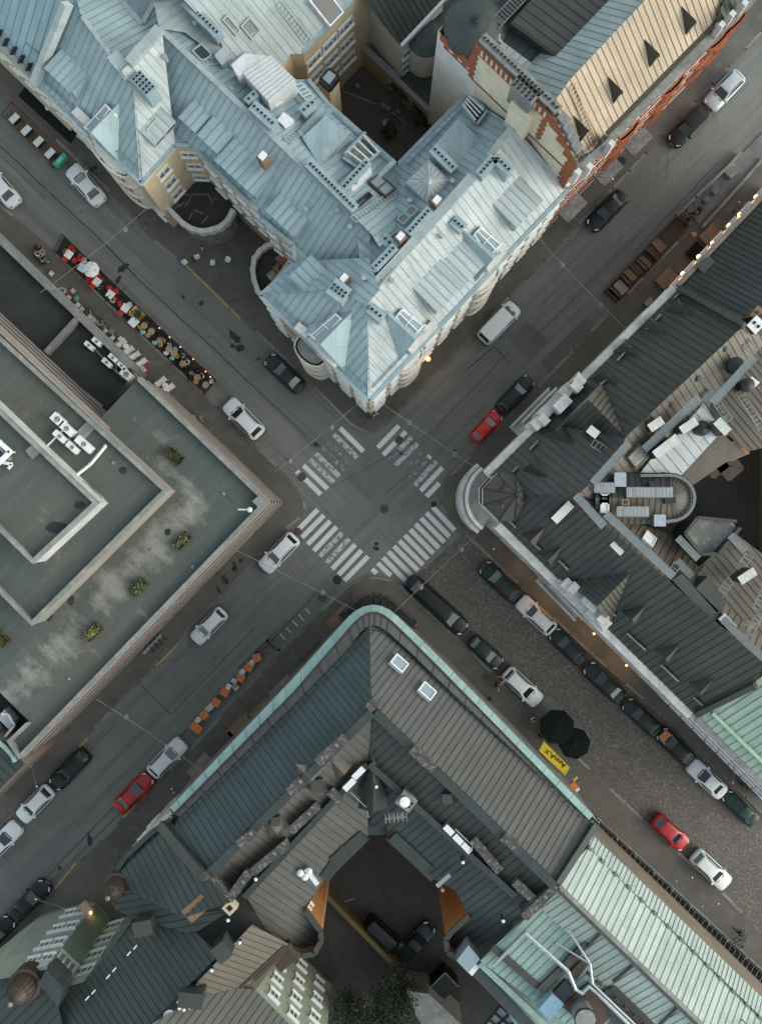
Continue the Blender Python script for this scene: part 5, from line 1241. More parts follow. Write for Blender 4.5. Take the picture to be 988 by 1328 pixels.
def planter(px, py, z, yaw, leafm, label, w=1.5, d=.85, seed=1):
    p = W(px, py, z); t = thing('planter', label, 'planter', p, yaw, 'planters on the flat roof')
    mb = MB(); 
    for x, y, sx, sy in ((-w / 2, 0, .08, d), (w / 2, 0, .08, d), (0, -d / 2, w, .08), (0, d / 2, w, .08)): mb.box(p + Vector((x, y, 0)), sx, sy, .5)
    mb.box(p + Vector((0, 0, .02)), w - .1, d - .1, .36, 0, 1)
    mb.build('box', ['wood_dark', 'soil'], t)
    rnd = random.Random(seed); mb = MB()
    for i in range(rnd.randint(170, 330)):
        c = p + Vector((rnd.gauss(rnd.uniform(-.2, .2), w * .2), rnd.gauss(0, d * .22), .4 + abs(rnd.gauss(0, .3))))
        u = Vector((rnd.uniform(-1, 1), rnd.uniform(-1, 1), rnd.uniform(-.4, .6))).normalized(); v = u.orthogonal().normalized(); s = rnd.uniform(.05, .14)
        mb.poly([c - u * s, c + v * s * .6, c + u * s * 1.3, c - v * s * .6], 0 if rnd.random() < .7 else 1)
    mb.build('shrub', [leafm, 'leaf_green' if leafm != 'leaf_green' else 'leaf_yellow'], t)
for i, (x, y, a, lm, lab) in enumerate(((228, 592, -40, 'leaf_green', 'spiky green shrub in a roof planter nearest the pale streaked patch'), (238, 701, 45, 'leaf_green', 'green shrub in a long roof planter, third from the lower edge'), (181, 761, 45, 'leaf_green', 'leafy planter box in the middle of the row along the flat roof'),
                                     (122, 819, 45, 'leaf_yellow', 'dark roof planter with one yellow green bush in it'), (2, 827, -45, 'leaf_yellow', 'yellow green bush in a planter cut by the left picture edge'))):
    planter(x, y, Z1 - .2, R(a), lm, lab, seed=i + 3)
def ac_unit(px, py, z, L, w, h, yaw, label, grp):
    p = W(px, py, z); t = thing('air_conditioner', label, 'air conditioner', p, yaw, grp)
    mb = MB(); c, s = math.cos(0), 0
    mb.box(p + Vector((0, 0, .15)), L, w, h); 
    for x in (-L / 2 + .15, L / 2 - .15): mb.box(p + Vector((x, 0, 0)), .1, w, .15)
    mb.build('casing', 'white_metal', t)
    mb = MB()
    n = max(1, int(L / .9))
    for i in range(n): mb.lathe([(w * .36, 0), (w * .36, .02), (w * .3, .03), (.01, .03)], p + Vector((-L / 2 + L * (i + .5) / n, 0, .15 + h)), 14)
    mb.build('fan_grille', 'felt_pale', t)
def ac_row(items, z, yaw, grp, desc):
    for i, (x, y, L, w) in enumerate(items): ac_unit(x, y, z, L, w, .75, yaw, '%s %s, counting from the upper left' % (ORD[i], desc), grp)
ac_row([(119, 450, .95, .42), (129, 445, .95, .45), (142, 472, 1.0, .45), (150, 466, .95, .45), (161, 476, .9, .42), (167, 487, 1.15, .75)], ZP - .2, R(-42), 'cooling units in the dark roof well', 'white cooling unit in the dark roof well')
ac_row([(79, 545, 1.1, .7), (91, 557, 1.35, .62), (82, 567, 1.2, .5), (98, 581, 1.1, .5), (113, 577, 1.6, .62)], Z2 - .2, R(-42), 'cooling units on the set back roof', 'white cooling unit beside the pipes on the upper roof')
mb = MB()
for pts, z, r in (([(58, 583), (97, 616)], Z2 + .25, .11), ([(100, 616), (118, 602), (138, 578)], Z2 + .25, .13), ([(58, 582), (84, 556)], Z2 + .2, .07)):
    mb.path([W(x, y, z) for x, y in pts], r, 8)
    for x, y in pts: mb.box(W(x, y, z - .5), .14, .14, .5)
tag(mb.build('roof_pipe', 'white_paint'), 'white pipe run bent around a square patch of the upper flat roof', 'pipe')
mb = MB()
for pts in ([(118, 447), (160, 492)], [(150, 468), (151, 480), (166, 497)], [(160, 492), (150, 480)], [(85, 555), (92, 572), (104, 578)], [(104, 578), (98, 590)]):
    mb.path([W(x, y, ZP + .1 if x > 110 else Z2 + .1) for x, y in pts], .05, 6)
tag(mb.build('coolant_pipe', 'grey_metal'), 'thin pipes linking the white cooling units', 'pipe')
t = thing('roof_frame', 'white railed frame around machinery at the left picture edge', 'roof equipment', W(2, 585, Z3 - .2))
mb = MB()
q = [W(x, y, Z3 + .6) for x, y in ((-30, 570), (-2, 571), (15, 586), (-8, 608))]
for a, c in zip(q, q[1:] + q[:1]): mb.bar(a, c, .35, .3); mb.box(a - Vector((0, 0, .8)), .12, .12, .8)
mb.bar(W(5, 600, Z3), W(17, 602, Z3), .25, .2); mb.bar(W(17, 602, Z3), W(12, 608, Z3), .2, .2); mb.build('frame', 'white_paint', t)
mb = MB()
for k in range(5): mb.box(W(-8 + k * 4, 588, Z3 - .2), .3, 1.4, .6, R(45))
mb.build('machinery', 'grey_metal', t)
# machinery in the cut out corner of the flat roof
mb = MB(); mb.prism([W(x, y, 9) for x, y in ((37, 936), (12, 960), (-60, 980), (-60, 900), (-10, 890))], .1, 9.0, 0, 1); G.part('low_roof', mb, ['stone_grey', 'felt_dark'])
mb = MB(); mb.prism([W(x, y, 10.3) for x, y in ((6, 920), (19, 935), (12, 946), (-2, 932))], 9, 10.3); mb.prism([W(x, y, 9.8) for x, y in ((-8, 935), (4, 950), (0, 956), (-14, 945))], 9, 9.8)
for p0, p1 in (((3, 925), (12, 926)), ((12, 926), (20, 940)), ((20, 940), (8, 955)), ((8, 955), (10, 962))): mb.bar(W(*p0, 10.8), W(*p1, 10.8), .22, .25)
tag(mb.build('roof_machine', 'white_metal'), 'white ventilation machine sunk in a notch of the flat roof', 'roof equipment')
Hb = Bld('street_building', 'low dark teal roof at the left edge past the flat roofed block', 'building', 0, 1000)
mb = MB(); walls(mb, [(-60, 930), (8, 962), (32, 990), (-60, 1080)], 12.0, .1, 0, True, 1); Hb.part('wall', mb, ['terracotta_wall', 'dark_green_sheet'])
mb = MB(); slope(mb, level(12.1, (.7, .7)), [(-60, 930), (8, 961), (33, 991), (-60, 1083)], .7); Hb.part('roof', mb, ['dark_green_sheet', 'seam_dark'])
mb = MB(); mb.path([W(-10, 955, 12.4), W(8, 970, 12.4), W(17, 980, 12.4), W(20, 988, 12.4)], .22, 8); Hb.part('gutter', mb, 'gutter_teal')
t = thing('shop_awning', 'rust red slanted shop awning at the foot of the flat roofed block', 'awning', W(50, 980)); a, c = W2(33, 990, 12.0), W2(66, 961, 12)
mb = MB()
q0, q1, q2, q3 = W(42, 985, 3.2), W(62, 963, 3.2), W(66, 966, 2.4), W(46, 988, 2.4); mb.poly([q0, q1, q2, q3]); mb.poly([q3, q2, q2 - Vector((0, 0, .3)), q3 - Vector((0, 0, .3))]); mb.poly([q0 - Vector((0, 0, .06)), q1 - Vector((0, 0, .06)), q2 - Vector((0, 0, .06)), q3 - Vector((0, 0, .06))])
mb.build('canvas', 'rust_plaster', t)
mb = MB(); mb.bar(q0, q3, .06, .06); mb.bar(q1, q2, .06, .06); mb.bar(W(38, 988, 3.4), W(42, 992, 3.4), .4, .5); mb.build('frame', 'rose_plaster', t)

# ------------------------------------------------------------------ rounded corner building (south)
EI = 13.6
I = Bld('rounded_corner_building', 'rounded corner building with a turquoise gutter band and dark seamed hipped roof', 'building', 480, 960)
Lc = [(221, 1048), (380, 887), (455, 801), (462, 795)]
outer = [(221, 1047), (380, 880), (440, 813), (452, 800), (460, 793), (471, 787), (483, 784.5), (494, 786), (505, 791), (515, 799), (540, 823), (580, 863), (769, 1057)]
inner = [(226, 1055), (380, 899), (446, 823), (458, 809), (467, 801), (475, 796), (483, 794), (491, 795), (499, 799), (508, 806), (532, 829), (574, 871), (763, 1064)]
band = [(234, 1060), (384, 912), (452, 840), (463, 826), (470, 818), (476, 813.5), (482, 811.5), (489, 812), (497, 816), (506, 822), (530, 845), (570, 884), (766, 1072)]
mb = MB()
O_ = [W(x, y, EI) for x, y in outer]; I_ = [W(x, y, EI + .55) for x, y in inner]; B_ = [W(x, y, EI + .7) for x, y in band]
def strip(mb, P, Q, m):
    run = 0
    for i in range(len(P) - 1):
        L_ = (P[i + 1] - P[i]).length; w_ = (P[i] - Q[i]).length
        mb.poly([P[i], P[i + 1], Q[i + 1], Q[i]], m, [(run, w_), (run + L_, w_), (run + L_, 0), (run, 0)]); run += L_
strip(mb, O_, I_, 0); strip(mb, [p - Vector((0, 0, .45)) for p in O_], O_, 0); strip(mb, [p + (Vector((p.x, p.y, 0)).normalized() * .9) - Vector((0, 0, .45)) for p in O_], [p - Vector((0, 0, .45)) for p in O_], 0)
for k in range(len(O_) - 1):
    a, c = O_[k], O_[k + 1]; n = int((c - a).length / 1.5)
    for j in range(n): t_ = (j + .5) / n; mb.bar(a.lerp(c, t_), I_[k].lerp(I_[k + 1], t_), .04, .03, 1)
I.part('gutter', mb, ['gutter_teal', 'seam_mint'])
mb = MB(); strip(mb, I_, B_, 0)
for k in range(len(I_) - 1):
    n = max(1, int((I_[k] - I_[k + 1]).length / 1.8))
    for j in range(n): t_ = (j + .5) / n; mb.bar(I_[k].lerp(I_[k + 1], t_), B_[k].lerp(B_[k + 1], t_), .05, .05, 1)
    mb.bar(I_[k], I_[k + 1], .12, .16, 1)
I.part('roof', mb, ['olive_sheet', 'seam_dark'], label='grey gutter strip inside the turquoise band')
mb = MB(); fo = [p + Vector((p.x, p.y, 0)).normalized() * .95 for p in O_]; run = 0
for a, c in zip(fo, fo[1:]): mb.poly([(a.x, a.y, .1), (c.x, c.y, .1), (c.x, c.y, EI), (a.x, a.y, EI)])
mb.poly([W(x, y, EI - .4) for x, y in ((221, 1050), (380, 890), (455, 815), (483, 800), (510, 815), (769, 1060), (722, 1146), (676, 1185), (502, 1083), (477, 1083), (300, 1165), (265, 1136))], 1)
I.part('wall', mb, ['stone_grey', 'soot_sheet'])
RZ = 17.4
il = Pl((479, 815, 14.3), (223, 1069, 14.3), (375, 1029, RZ)); ir = Pl((479, 815, 14.3), (770, 1072, 14.3), (600, 1033, RZ))  # one roof: shaded left and sunlit right slope put into the sheet colours
mb = MB(); slope(mb, il, [(479, 812), (452, 840), (384, 912), (233, 1060), (226, 1072), (267, 1137), (375, 1030), (482, 922)], .56); I.part('roof', mb, ['teal_shaded_sheet', 'seam_teal'], label='dark teal roof slope coloured as shaded, towards the lower left street')
mb = MB(); slope(mb, ir, [(479, 812), (497, 815), (506, 822), (530, 845), (570, 884), (768, 1071), (718, 1147), (600, 1034), (487, 924), (481, 921)], .56); I.part('roof', mb, ['olive_sheet', 'seam_olive'], label='grey brown roof slope coloured as sunlit, towards the cobbled street')
for pl, runs in ((il, [(479, 818), (455, 843), (388, 913), (232, 1066)]), (ir, [(479, 818), (500, 822), (530, 849), (570, 888), (765, 1070)])):
    for p0, p1 in zip(runs, runs[1:]): snow_guard(I, pl, p0, p1, 'dark_metal', .45, .9)
bl = Pl((482, 930, RZ - .3), (267, 1138, RZ - .3), (345, 1108, 16.0)); br = Pl((484, 928, RZ - .3), (716, 1146, RZ - .3), (540, 1041, 16.0))  # sunlit left and shaded right attic sides painted by choice of sheet
mb = MB(); slope(mb, bl, [(482, 928), (478, 988), (345, 1123), (318, 1160), (285, 1150), (267, 1136), (375, 1029)], .62); I.part('roof', mb, ['umber_sheet', 'seam_olive'], label='umber attic slope coloured as sunlit, behind the ridge')
mb = MB(); slope(mb, br, [(483, 926), (600, 1034), (718, 1147), (677, 1186), (666, 1158), (560, 1063), (478, 988)], .62); I.part('roof', mb, ['slate_sheet', 'seam_dark'], label='dark attic slope coloured as shaded, behind the ridge')
cl = Pl((476, 990, 15.6), (345, 1123, 15.6), (421, 1138, 13.4)); cr = Pl((480, 990, 15.6), (666, 1158, 15.6), (560, 1138, 13.4))  # courtyard slopes: lit brown and shaded green painted into the sheets
mb = MB(); slope(mb, cl, [(477, 986), (477, 1084), (421, 1139), (396, 1180), (416, 1207), (417, 1219), (408, 1236), (391, 1239), (378, 1232), (345, 1205), (318, 1160), (345, 1121)], .62)
I.part('roof', mb, ['umber_sheet', 'seam_olive'], label='dull brown slope coloured as sunlit, above the courtyard')
mb = MB(); slope(mb, cr, [(477, 986), (478, 1072), (502, 1072), (502, 1084), (561, 1139), (590, 1155), (608, 1187), (585, 1208), (578, 1218), (580, 1233), (600, 1248), (622, 1232), (677, 1186), (666, 1156), (560, 1061)], .62)
I.part('roof', mb, ['dark_green_sheet', 'seam_dark'], label='dark green slope coloured as shaded, above the courtyard')
mb = MB()
for pl, p0, p1, w_, h_ in ((il, (482, 923), (267, 1136), .7, .5), (ir, (486, 923), (718, 1147), .7, .5), (bl, (477, 989), (318, 1160), .5, .7), (br, (479, 989), (666, 1158), .5, .7), (cl, (450, 1098), (421, 1138), .9, .35), (cl, (472, 1082), (432, 1118), 1.0, .4), (cr, (508, 1083), (556, 1128), 1.0, .4)):
    mb.bar(pl.at(*p0) - Vector((0, 0, .3)), pl.at(*p1) - Vector((0, 0, .3)), w_, h_ + .3)
mb.bar(ir.at(769, 1070), ir.at(719, 1147), .5, .6)
I.part('roof_edge', mb, 'soot_sheet')
for p0, p1, zt in (((478, 919), (486, 912), 18.4), ((412, 989), (448, 957), 18.4), ((375, 1028), (391, 1013), 18.4), ((309, 1096), (329, 1080), 18.4), ((534, 972), (562, 998), 18.4), ((653, 1086), (671, 1100), 18.4)):
    chimney(I, p0, p1, zt, .62, 2, 1, 'lichen_stone', vents=False)
for p0, p1, zt in (((327, 1132), (372, 1095), 17.2), ((377, 1078), (412, 1046), 17.2), ((614, 1090), (648, 1130), 17.2), ((668, 1145), (697, 1172), 17.4), ((265, 1137), (296, 1168), 18.2), ((296, 1168), (322, 1133), 17.6), ((428, 1027), (442, 1040), 17.2), ((680, 1190), (722, 1150), 17.6)):
    chimney(I, p0, p1, zt, .58, 2, 1, 'lichen_stone', vents=False)
for x, y, s_ in ((411, 1016, 1.0), (579, 1033, .8), (358, 1062, .7)):
    mb = MB(); p = bl.at(x, y) if x < 480 else br.at(x, y); mb.box(p - Vector((0, 0, .5)), s_, s_, 1.3, R(3)); I.part('roof_vent', mb, 'slate_sheet')
for pl, x, y, w_, h_ in ((bl, 405, 1008, 2.4, .9), (bl, 360, 1075, 2.2, .9), (bl, 446, 1000, 1.8, .8)):
    dormer_tri(I, pl, x, y, w_, h_, 'brown_sheet', 'dark_green_sheet')
dormer_tri(I, Pl((470, 1046, 15.3), (500, 1046, 15.3), (484, 1000, 16.2)), 484, 1046, 2.6, 1.3, 'dark_green_sheet', 'slate_sheet')
skylight(I, ir, 515.5, 862, 1.35, 1.05, 'white_metal', 'sky_glass', .5); skylight(I, ir, 551.5, 898, 1.35, 1.05, 'white_metal', 'sky_glass', .5)
for i, (x, y) in enumerate(((465, 1003), (453, 1018), (582, 1077), (594, 1089), (605, 1100))):
    mb = MB(); p = W(x, y, 16.9); mb.box(p - Vector((0, 0, 1)), 1.15 if i < 2 else .9, .5, 1, R(45 if i < 2 else -45), 1, 0); I.part('roof_vent', mb, ['white_metal', 'grey_metal'])
mb = MB(); mb.path([W(590, 1075, 16.9), W(613, 1097, 16.9), W(609, 1105, 16.9)], .06, 6); mb.path([W(454, 1027, 16), W(475, 1047, 16), W(478, 1060, 15)], .05, 6); I.part('roof_rail', mb, 'grey_metal')
chimney(I, (519, 1034), (535, 1046), 17.4, 1.1, 2.4, 2, 'stone_grey')
mb = MB(); p = W(525, 1040, 18.2); mb.lathe([(.12, -1.2), (.12, -.1), (.42, 0), (.42, .1), (.01, .14)], p, 16); tag(mb.build('satellite_dish', 'white_paint'), 'round white dish on top of the courtyard chimney', 'satellite dish')
def antenna(px, py, z, n, yaw, label):
    p = W(px, py, z); mb = MB(); mb.tube(p, p + Vector((0, 0, 2.2)), .05, 6); x = Vector((math.cos(yaw), math.sin(yaw), 0)); y = Vector((-x.y, x.x, 0))
    for zz, L_ in ((2.1, 1.7), (1.6, 1.2)):
        o = p + Vector((0, 0, zz)); mb.tube(o - x * L_ / 2, o + x * L_ / 2, .035, 6)
        for k in range(n): c = o + x * (L_ * (k / (n - 1) - .5)); mb.tube(c - y * .38, c + y * .38, .028, 5)
    tag(mb.build('antenna', 'felt_pale'), label, 'antenna')
antenna(513, 1051, 15.2, 6, .1, 'branching television antenna at the head of the lower courtyard'); antenna(970, 803, 17.4, 7, .6, 'white television antenna beside the rooftop fan unit'); antenna(678, 128, 20.6, 5, .5, 'thin antenna standing on the gable chimneys')
for x0, y0, x1, y1 in ((397, 1126, 412, 1146), (566, 1148, 583, 1133)):
    mb = MB(); mb.bar(W(x0, y0, 14.6), W(x1, y1, 14.6), .35, .3); 
    if x0 < 450:
        for q in ((390, 1131), (401, 1129), (396, 1136)): mb.lathe([(.28, 0), (.3, .3), (.1, .4), (.01, .4)], W(*q, 14.6), 10)
    I.part('vent_duct', mb, 'white_metal' if x0 < 450 else 'grey_metal')
mb = MB()
for run in ([(477, 1084), (421, 1139)], [(396, 1180), (416, 1207), (417, 1219), (408, 1236), (391, 1239), (378, 1232)], [(502, 1084), (561, 1139)], [(608, 1187), (585, 1208), (578, 1218), (580, 1233), (600, 1248)], [(477, 1084), (502, 1084)], [(421, 1139), (396, 1180)], [(561, 1139), (590, 1155), (608, 1187)]):
    walls(mb, run, 13.2, .1, 0, False)
I.part('courtyard_wall', mb, ['rust_plaster'], label='orange rendered courtyard wall')
for run in ([(477, 1085), (421, 1140)], [(396, 1180), (416, 1207), (417, 1219), (408, 1236), (391, 1239), (378, 1232)], [(502, 1085), (561, 1140)], [(608, 1187), (585, 1208), (578, 1218), (580, 1233), (600, 1248)]): mb = MB(); ledge(mb, run, 13.3, .45, .2); I.part('gutter', mb, 'slate_sheet')
I.windows(W2(396, 1180, 13.2), W2(416, 1207, 13.2), (11.0,), 1, .7, 1.1, span=(0, .3))
mb = MB(); p = W(574, 1155, 12.0); mb.tube(p, p - Vector((0, 0, 11)), .16, 10); I.part('downpipe', mb, 'cream_plaster')
# entrance ring and shop fronts under the eave
mb = MB()
for k in range(2, 10):
    a, c = fo[k], fo[k + 1]; a, c = Vector((a.x, a.y, 0)), Vector((c.x, c.y, 0)); n = -(a + c).normalized()
    mb.bar(a + n * 1.15 + Vector((0, 0, 3.2)), c + n * 1.15 + Vector((0, 0, 3.2)), .18, .3, 0); mb.bar(a + n * .55 + Vector((0, 0, 3.15)), c + n * .55 + Vector((0, 0, 3.15)), .95, .12, 1)
I.part('canopy', mb, ['copper_brown', 'dark_metal'])
for i, (x, y) in enumerate(((442, 797), (408, 843), (369, 887), (316, 935), (296, 958), (266, 985), (343, 915))):
    mb = MB(); p = W(x - 1, y - 2, 0); mb.box(p + Vector((0, 0, 2.7)), 2.6, .9, .22, R(45)); I.part('shop_canopy', mb, ['brick_brown', 'copper_brown', 'terracotta_wall'][i % 3])

# ------------------------------------------------------------------ domed building with the green side wall (lower left)
J = Bld('domed_building', 'dark roofed building with two small onion domes and a plain green side wall', 'building', 120, 1230)
EJ = 14.0
foot = [(221, 1064), (178, 1098), (152, 1130), (140, 1160), (150, 1178), (172, 1190), (115, 1272), (84, 1281), (60, 1258), (38, 1262), (-20, 1275), (-90, 1330), (-60, 1500), (150, 1500), (265, 1290), (330, 1200), (268, 1137)]
mb = MB(); walls(mb, [(221, 1064), (178, 1098), (152, 1130), (140, 1160), (150, 1178), (172, 1190)], EJ, .1, 2, False); walls(mb, [(172, 1190), (115, 1272), (84, 1281)], EJ, .1, 1, False); walls(mb, [(84, 1281), (60, 1258)], EJ + 1, .1, 0, False); walls(mb, [(60, 1258), (38, 1262), (-20, 1275), (-90, 1330)], EJ + 1, .1, 1, False)
mb.poly([W(x, y, EJ - .2) for x, y in foot], 3)
J.part('wall', mb, ['green_plaster', 'sage_plaster', 'pale_plaster', 'dark_green_sheet'])
ja = Pl((152, 1130, EJ), (221, 1064, EJ), (240, 1145, 17.4)); jb = Pl((84, 1290, EJ), (172, 1192, EJ), (240, 1282, 17.6))
mb = MB(); slope(mb, ja, [(220, 1062), (196, 1080), (178, 1097), (164, 1110), (152, 1128), (160, 1150), (176, 1160), (240, 1190), (300, 1170), (267, 1136)], .58)
slope(mb, jb, [(172, 1188), (112, 1274), (84, 1282), (70, 1310), (20, 1400), (150, 1400), (194, 1328), (285, 1238), (255, 1210), (205, 1185)], .58)
slope(mb, Pl((176, 1160, 15.4), (172, 1192, 15.2), (260, 1205, 16.5)), [(148, 1150), (150, 1180), (172, 1190), (250, 1212), (300, 1180), (240, 1186), (178, 1158)], .58)
J.part('roof', mb, ['dark_green_sheet', 'seam_dark'])
mb = MB(); slope(mb, level(EJ + 1.2, (1, -1)), [(60, 1258), (82, 1280), (76, 1306), (100, 1400), (-60, 1400), (-90, 1330), (-10, 1275), (38, 1260)], .7); J.part('roof', mb, ['soot_sheet', 'seam_dark'], label='blackish flat roof above the green wall')
roof_box(J, 'roof_box', [(60, 1258), (82, 1280), (76, 1307), (50, 1276)], 16.6, 2.6, ['soot_sheet'])
def onion(b, px, py, z, r, h, label=None):
    c = W(px, py, z); mb = MB()
    prof = [(r * 1.15, -1.6), (r * 1.15, 0), (r * 1.22, .1), (r * 1.0, .2), (r * 1.02, h * .25), (r * .93, h * .5), (r * .68, h * .74), (r * .32, h * .92), (.10, h), (.08, h + .6), (.16, h + .75), (.01, h + .95)]
    mb.lathe(prof, c, 28, 0)
    for k in range(16):
        a = k / 16 * 2 * math.pi; P = [c + Vector((q * math.cos(a), q * math.sin(a), zz)) for q, zz in prof[3:9]]
        mb.path(P, .035, 5, 1)
    mb.ball(c + Vector((0, 0, h + .7)), .2, 8, 2)
    return b.part('dome', mb, ['copper_brown', 'seam_dark', 'felt_pale'], label=label)
onion(J, 152, 1148, 14.4, .86, 2.2); onion(J, 33, 1277, 15.6, 1.1, 2.7)
A_, B_2 = W2(38, 1262, 15), W2(60, 1258, 15)
J.windows(A_, B_2, (1.4, 5.0, 8.6, 11.8), 1, 1.0, 1.5, fm='white_paint', style='hood'); J.windows(W2(-20, 1275, 15), W2(38, 1262, 15), (1.4, 5.0, 8.6, 11.8), 1, 1.0, 1.5, fm='white_paint', style='hood', span=(.68, 1))
J.windows(W2(84, 1281, EJ), W2(113, 1272, EJ), (1.2, 4.4, 7.6, 10.8), 1, 1.7, 1.6, fm='white_paint')
J.windows(W2(152, 1130, EJ), W2(221, 1064, EJ), (1.2, 5.0, 8.6, 11.2), 4, 1.0, 1.5, fm='white_paint', style='hood')
mb = MB()
P0, P1 = W2(60, 1258, 15), W2(84, 1281, 15); d = (P1 - P0).normalized(); n = Vector((d.y, -d.x, 0)); n = n if n.dot(-P0) > 0 else -n
for t_ in (.08, .36, .64, .92): mb.boxm(Matrix.Translation(P0.lerp(P1, t_) + n * .06 + Vector((0, 0, 11.2))) @ Matrix.Rotation(math.atan2(d.y, d.x), 4, 'Z'), .2, .16, 3.8)
mb.bar(P0 + n * .08 + Vector((0, 0, 11.0)), P1 + n * .08 + Vector((0, 0, 11.0)), .2, .25)
P2 = W2(38, 1262, 15)
for a, c in ((P2, P0),): 
    mb.bar(a + Vector((0, 0, 13.8)) - a.normalized() * .1, c + Vector((0, 0, 13.8)) - c.normalized() * .1, .4, 1.0)
J.part('pilaster', mb, 'stone_trim')
for run in ([(222, 1062), (196, 1080), (178, 1097), (164, 1110), (152, 1128)], [(172, 1188), (112, 1274)]): mb = MB(); ledge(mb, run, EJ, .4, .25); J.part('gutter', mb, 'soot_sheet')
for x, y in ((176, 1228), (168, 1236), (149, 1257), (141, 1266), (122, 1286), (114, 1294)):
    mb = MB(); p = jb.at(x, y, .1); mb.bar(p - jb.e * .22, p + jb.e * .22, .12, .12); J.part('snow_guard', mb, 'white_metal')
for p0, p1, zt, bm in (((243, 1189), (267, 1168), 18.8, 'brick_brown'), ((174, 1207), (196, 1203), 17.2, 'slate_sheet'), ((281, 1228), (294, 1244), 19.0, 'slate_sheet'), ((232, 1297), (262, 1300), 18.6, 'slate_sheet')): chimney(J, p0, p1, zt, 1.1, 2.4, 1, bm, vents=False)
mb = MB(); mb.bar(ja.at(212, 1070), ja.at(267, 1137), .8, .6); J.part('fire_wall', mb, 'slate_sheet')
mb = MB(); mb.box(W(298, 1178, 17.6) - Vector((0, 0, 1)), .9, .9, 1.0, R(45), 0); mb.box(W(298, 1178, 17.6), .4, .4, .03, R(45), 1); J.part('chimney', mb, ['cream_plaster', 'black_hole'])
for i, (x, y) in enumerate(((252, 1163), (296, 1193), (311, 1222), (275, 1258), (285, 1237), (250, 1187), (258, 1178), (267, 1171), (232, 1299), (233, 1307), (239, 1309), (246, 1306), (251, 1300), (488, 1020), (600, 1118), (652, 1194), (666, 1158), (332, 1140))):
    mb = MB(); p = W(x, y, 17.6 if x < 480 else 16.5); mb.tube(p - Vector((0, 0, 1.2)), p, .1, 8, 0); mb.ball(p + Vector((0, 0, .1)), .15, 10, 1, .7)
    J.part('vent_cap', mb, ['dark_metal', 'white_paint'])
for x, y, yw, lab in ((219, 1318, .6, 'larger white dish by the row of white vent caps'), (224, 1309, 1.2, 'smaller white dish above the larger one')):
    t = thing('satellite_dish', lab, 'satellite dish', W(x, y, 16.4), yw); mb = MB(); p = base_of(t)
    mb.tube(p, p + Vector((0, 0, .9)), .05, 6); mb.build('mast', 'grey_metal', t); mb = MB(); mb.lathe([(.01, .9), (.3, .95), (.5, 1.1), (.48, 1.12), (.01, .96)], p, 14); mb.build('dish', 'white_paint', t)
mb = MB(); p = W(112, 1178, 3.2); mb.box(p, 1.3, .9, .12, R(-50), 0); mb.box(p + Vector((.05, 0, -.6)), 1.0, .5, .5, R(-50), 1)
J.part('lit_sign', mb, ['peach', 'peach'], label='small lit entrance lantern beside the green wall')

# ------------------------------------------------------------------ tan roof and the pale green rear facade
K = Bld('rear_building', 'building with a tan seamed roof and a pale green windowed wall over the lower courtyard', 'building', 330, 1290)
EK = 13.7
mb = MB(); walls(mb, [(332, 1272), (346, 1258), (376, 1226)], EK, .1, 0, False); walls(mb, [(330, 1284), (420, 1374)], EK, .1, 0, False); mb.poly([W(x, y, EK - .2) for x, y in ((255, 1275), (328, 1200), (376, 1226), (332, 1284), (420, 1374), (250, 1450), (180, 1380))], 1)
a, c = W2(420, 1374, EK), W2(420 - 60, 1434, EK); mb.poly([(a.x, a.y, .1), (c.x, c.y, .1), (c.x, c.y, EK), (a.x, a.y, EK)])
K.part('wall', mb, ['sage_plaster', 'brown_sheet'])
ka = Pl((327, 1201, 17.2), (256, 1275, 17.2), (370, 1222, 14.0)); kb = Pl((312, 1280, 14.4), (330, 1284, 13.8), (250, 1330, 17.0))
mb = MB(); slope(mb, ka, [(327, 1199), (378, 1226), (333, 1270), (313, 1282), (265, 1291), (254, 1276)], .58); K.part('roof', mb, ['brown_sheet', 'seam_brown'])
mb = MB(); slope(mb, Pl((330, 1286, 13.8), (420, 1376, 13.8), (250, 1330, 17.4)), [(313, 1281), (332, 1284), (422, 1376), (300, 1450), (190, 1332), (262, 1290)], .58); K.part('roof', mb, ['olive_sheet', 'seam_olive'], label='darker brown slope above the pale green wall')
mb = MB(); mb.bar(ka.at(370, 1226), ka.at(312, 1280), .22, .2); mb.bar(ka.at(376, 1226), ka.at(330, 1270), .3, .2); K.part('gutter', mb, 'seam_brown')
K.windows(W2(330, 1284, EK), W2(420, 1374, EK), (1.5, 4.8, 8.1, 11.0), 3, 1.0, 1.4, fm='white_paint', style='hood', span=(.1, .95))
mb = MB(); P0, P1 = W2(346, 1262, EK), W2(362, 1280, EK)
for z in (6.0, 9.6):
    mb = MB(); d = (P1 - P0).normalized(); p = (P0 + P1) / 2; n = -p.normalized(); mb.box(p + n * .4 + Vector((0, 0, z)), 2.6, 1.8, .15, math.atan2(d.y, d.x)); mb.bar(P0 + n * 1.3 + Vector((0, 0, z + 1)), P1 + n * 1.3 + Vector((0, 0, z + 1)), .06, .06); mb.bar(P0 + n * 1.3 + Vector((0, 0, z + .2)), P1 + n * 1.3 + Vector((0, 0, z + .2)), .06, .06); K.part('balcony', mb, 'copper_brown')

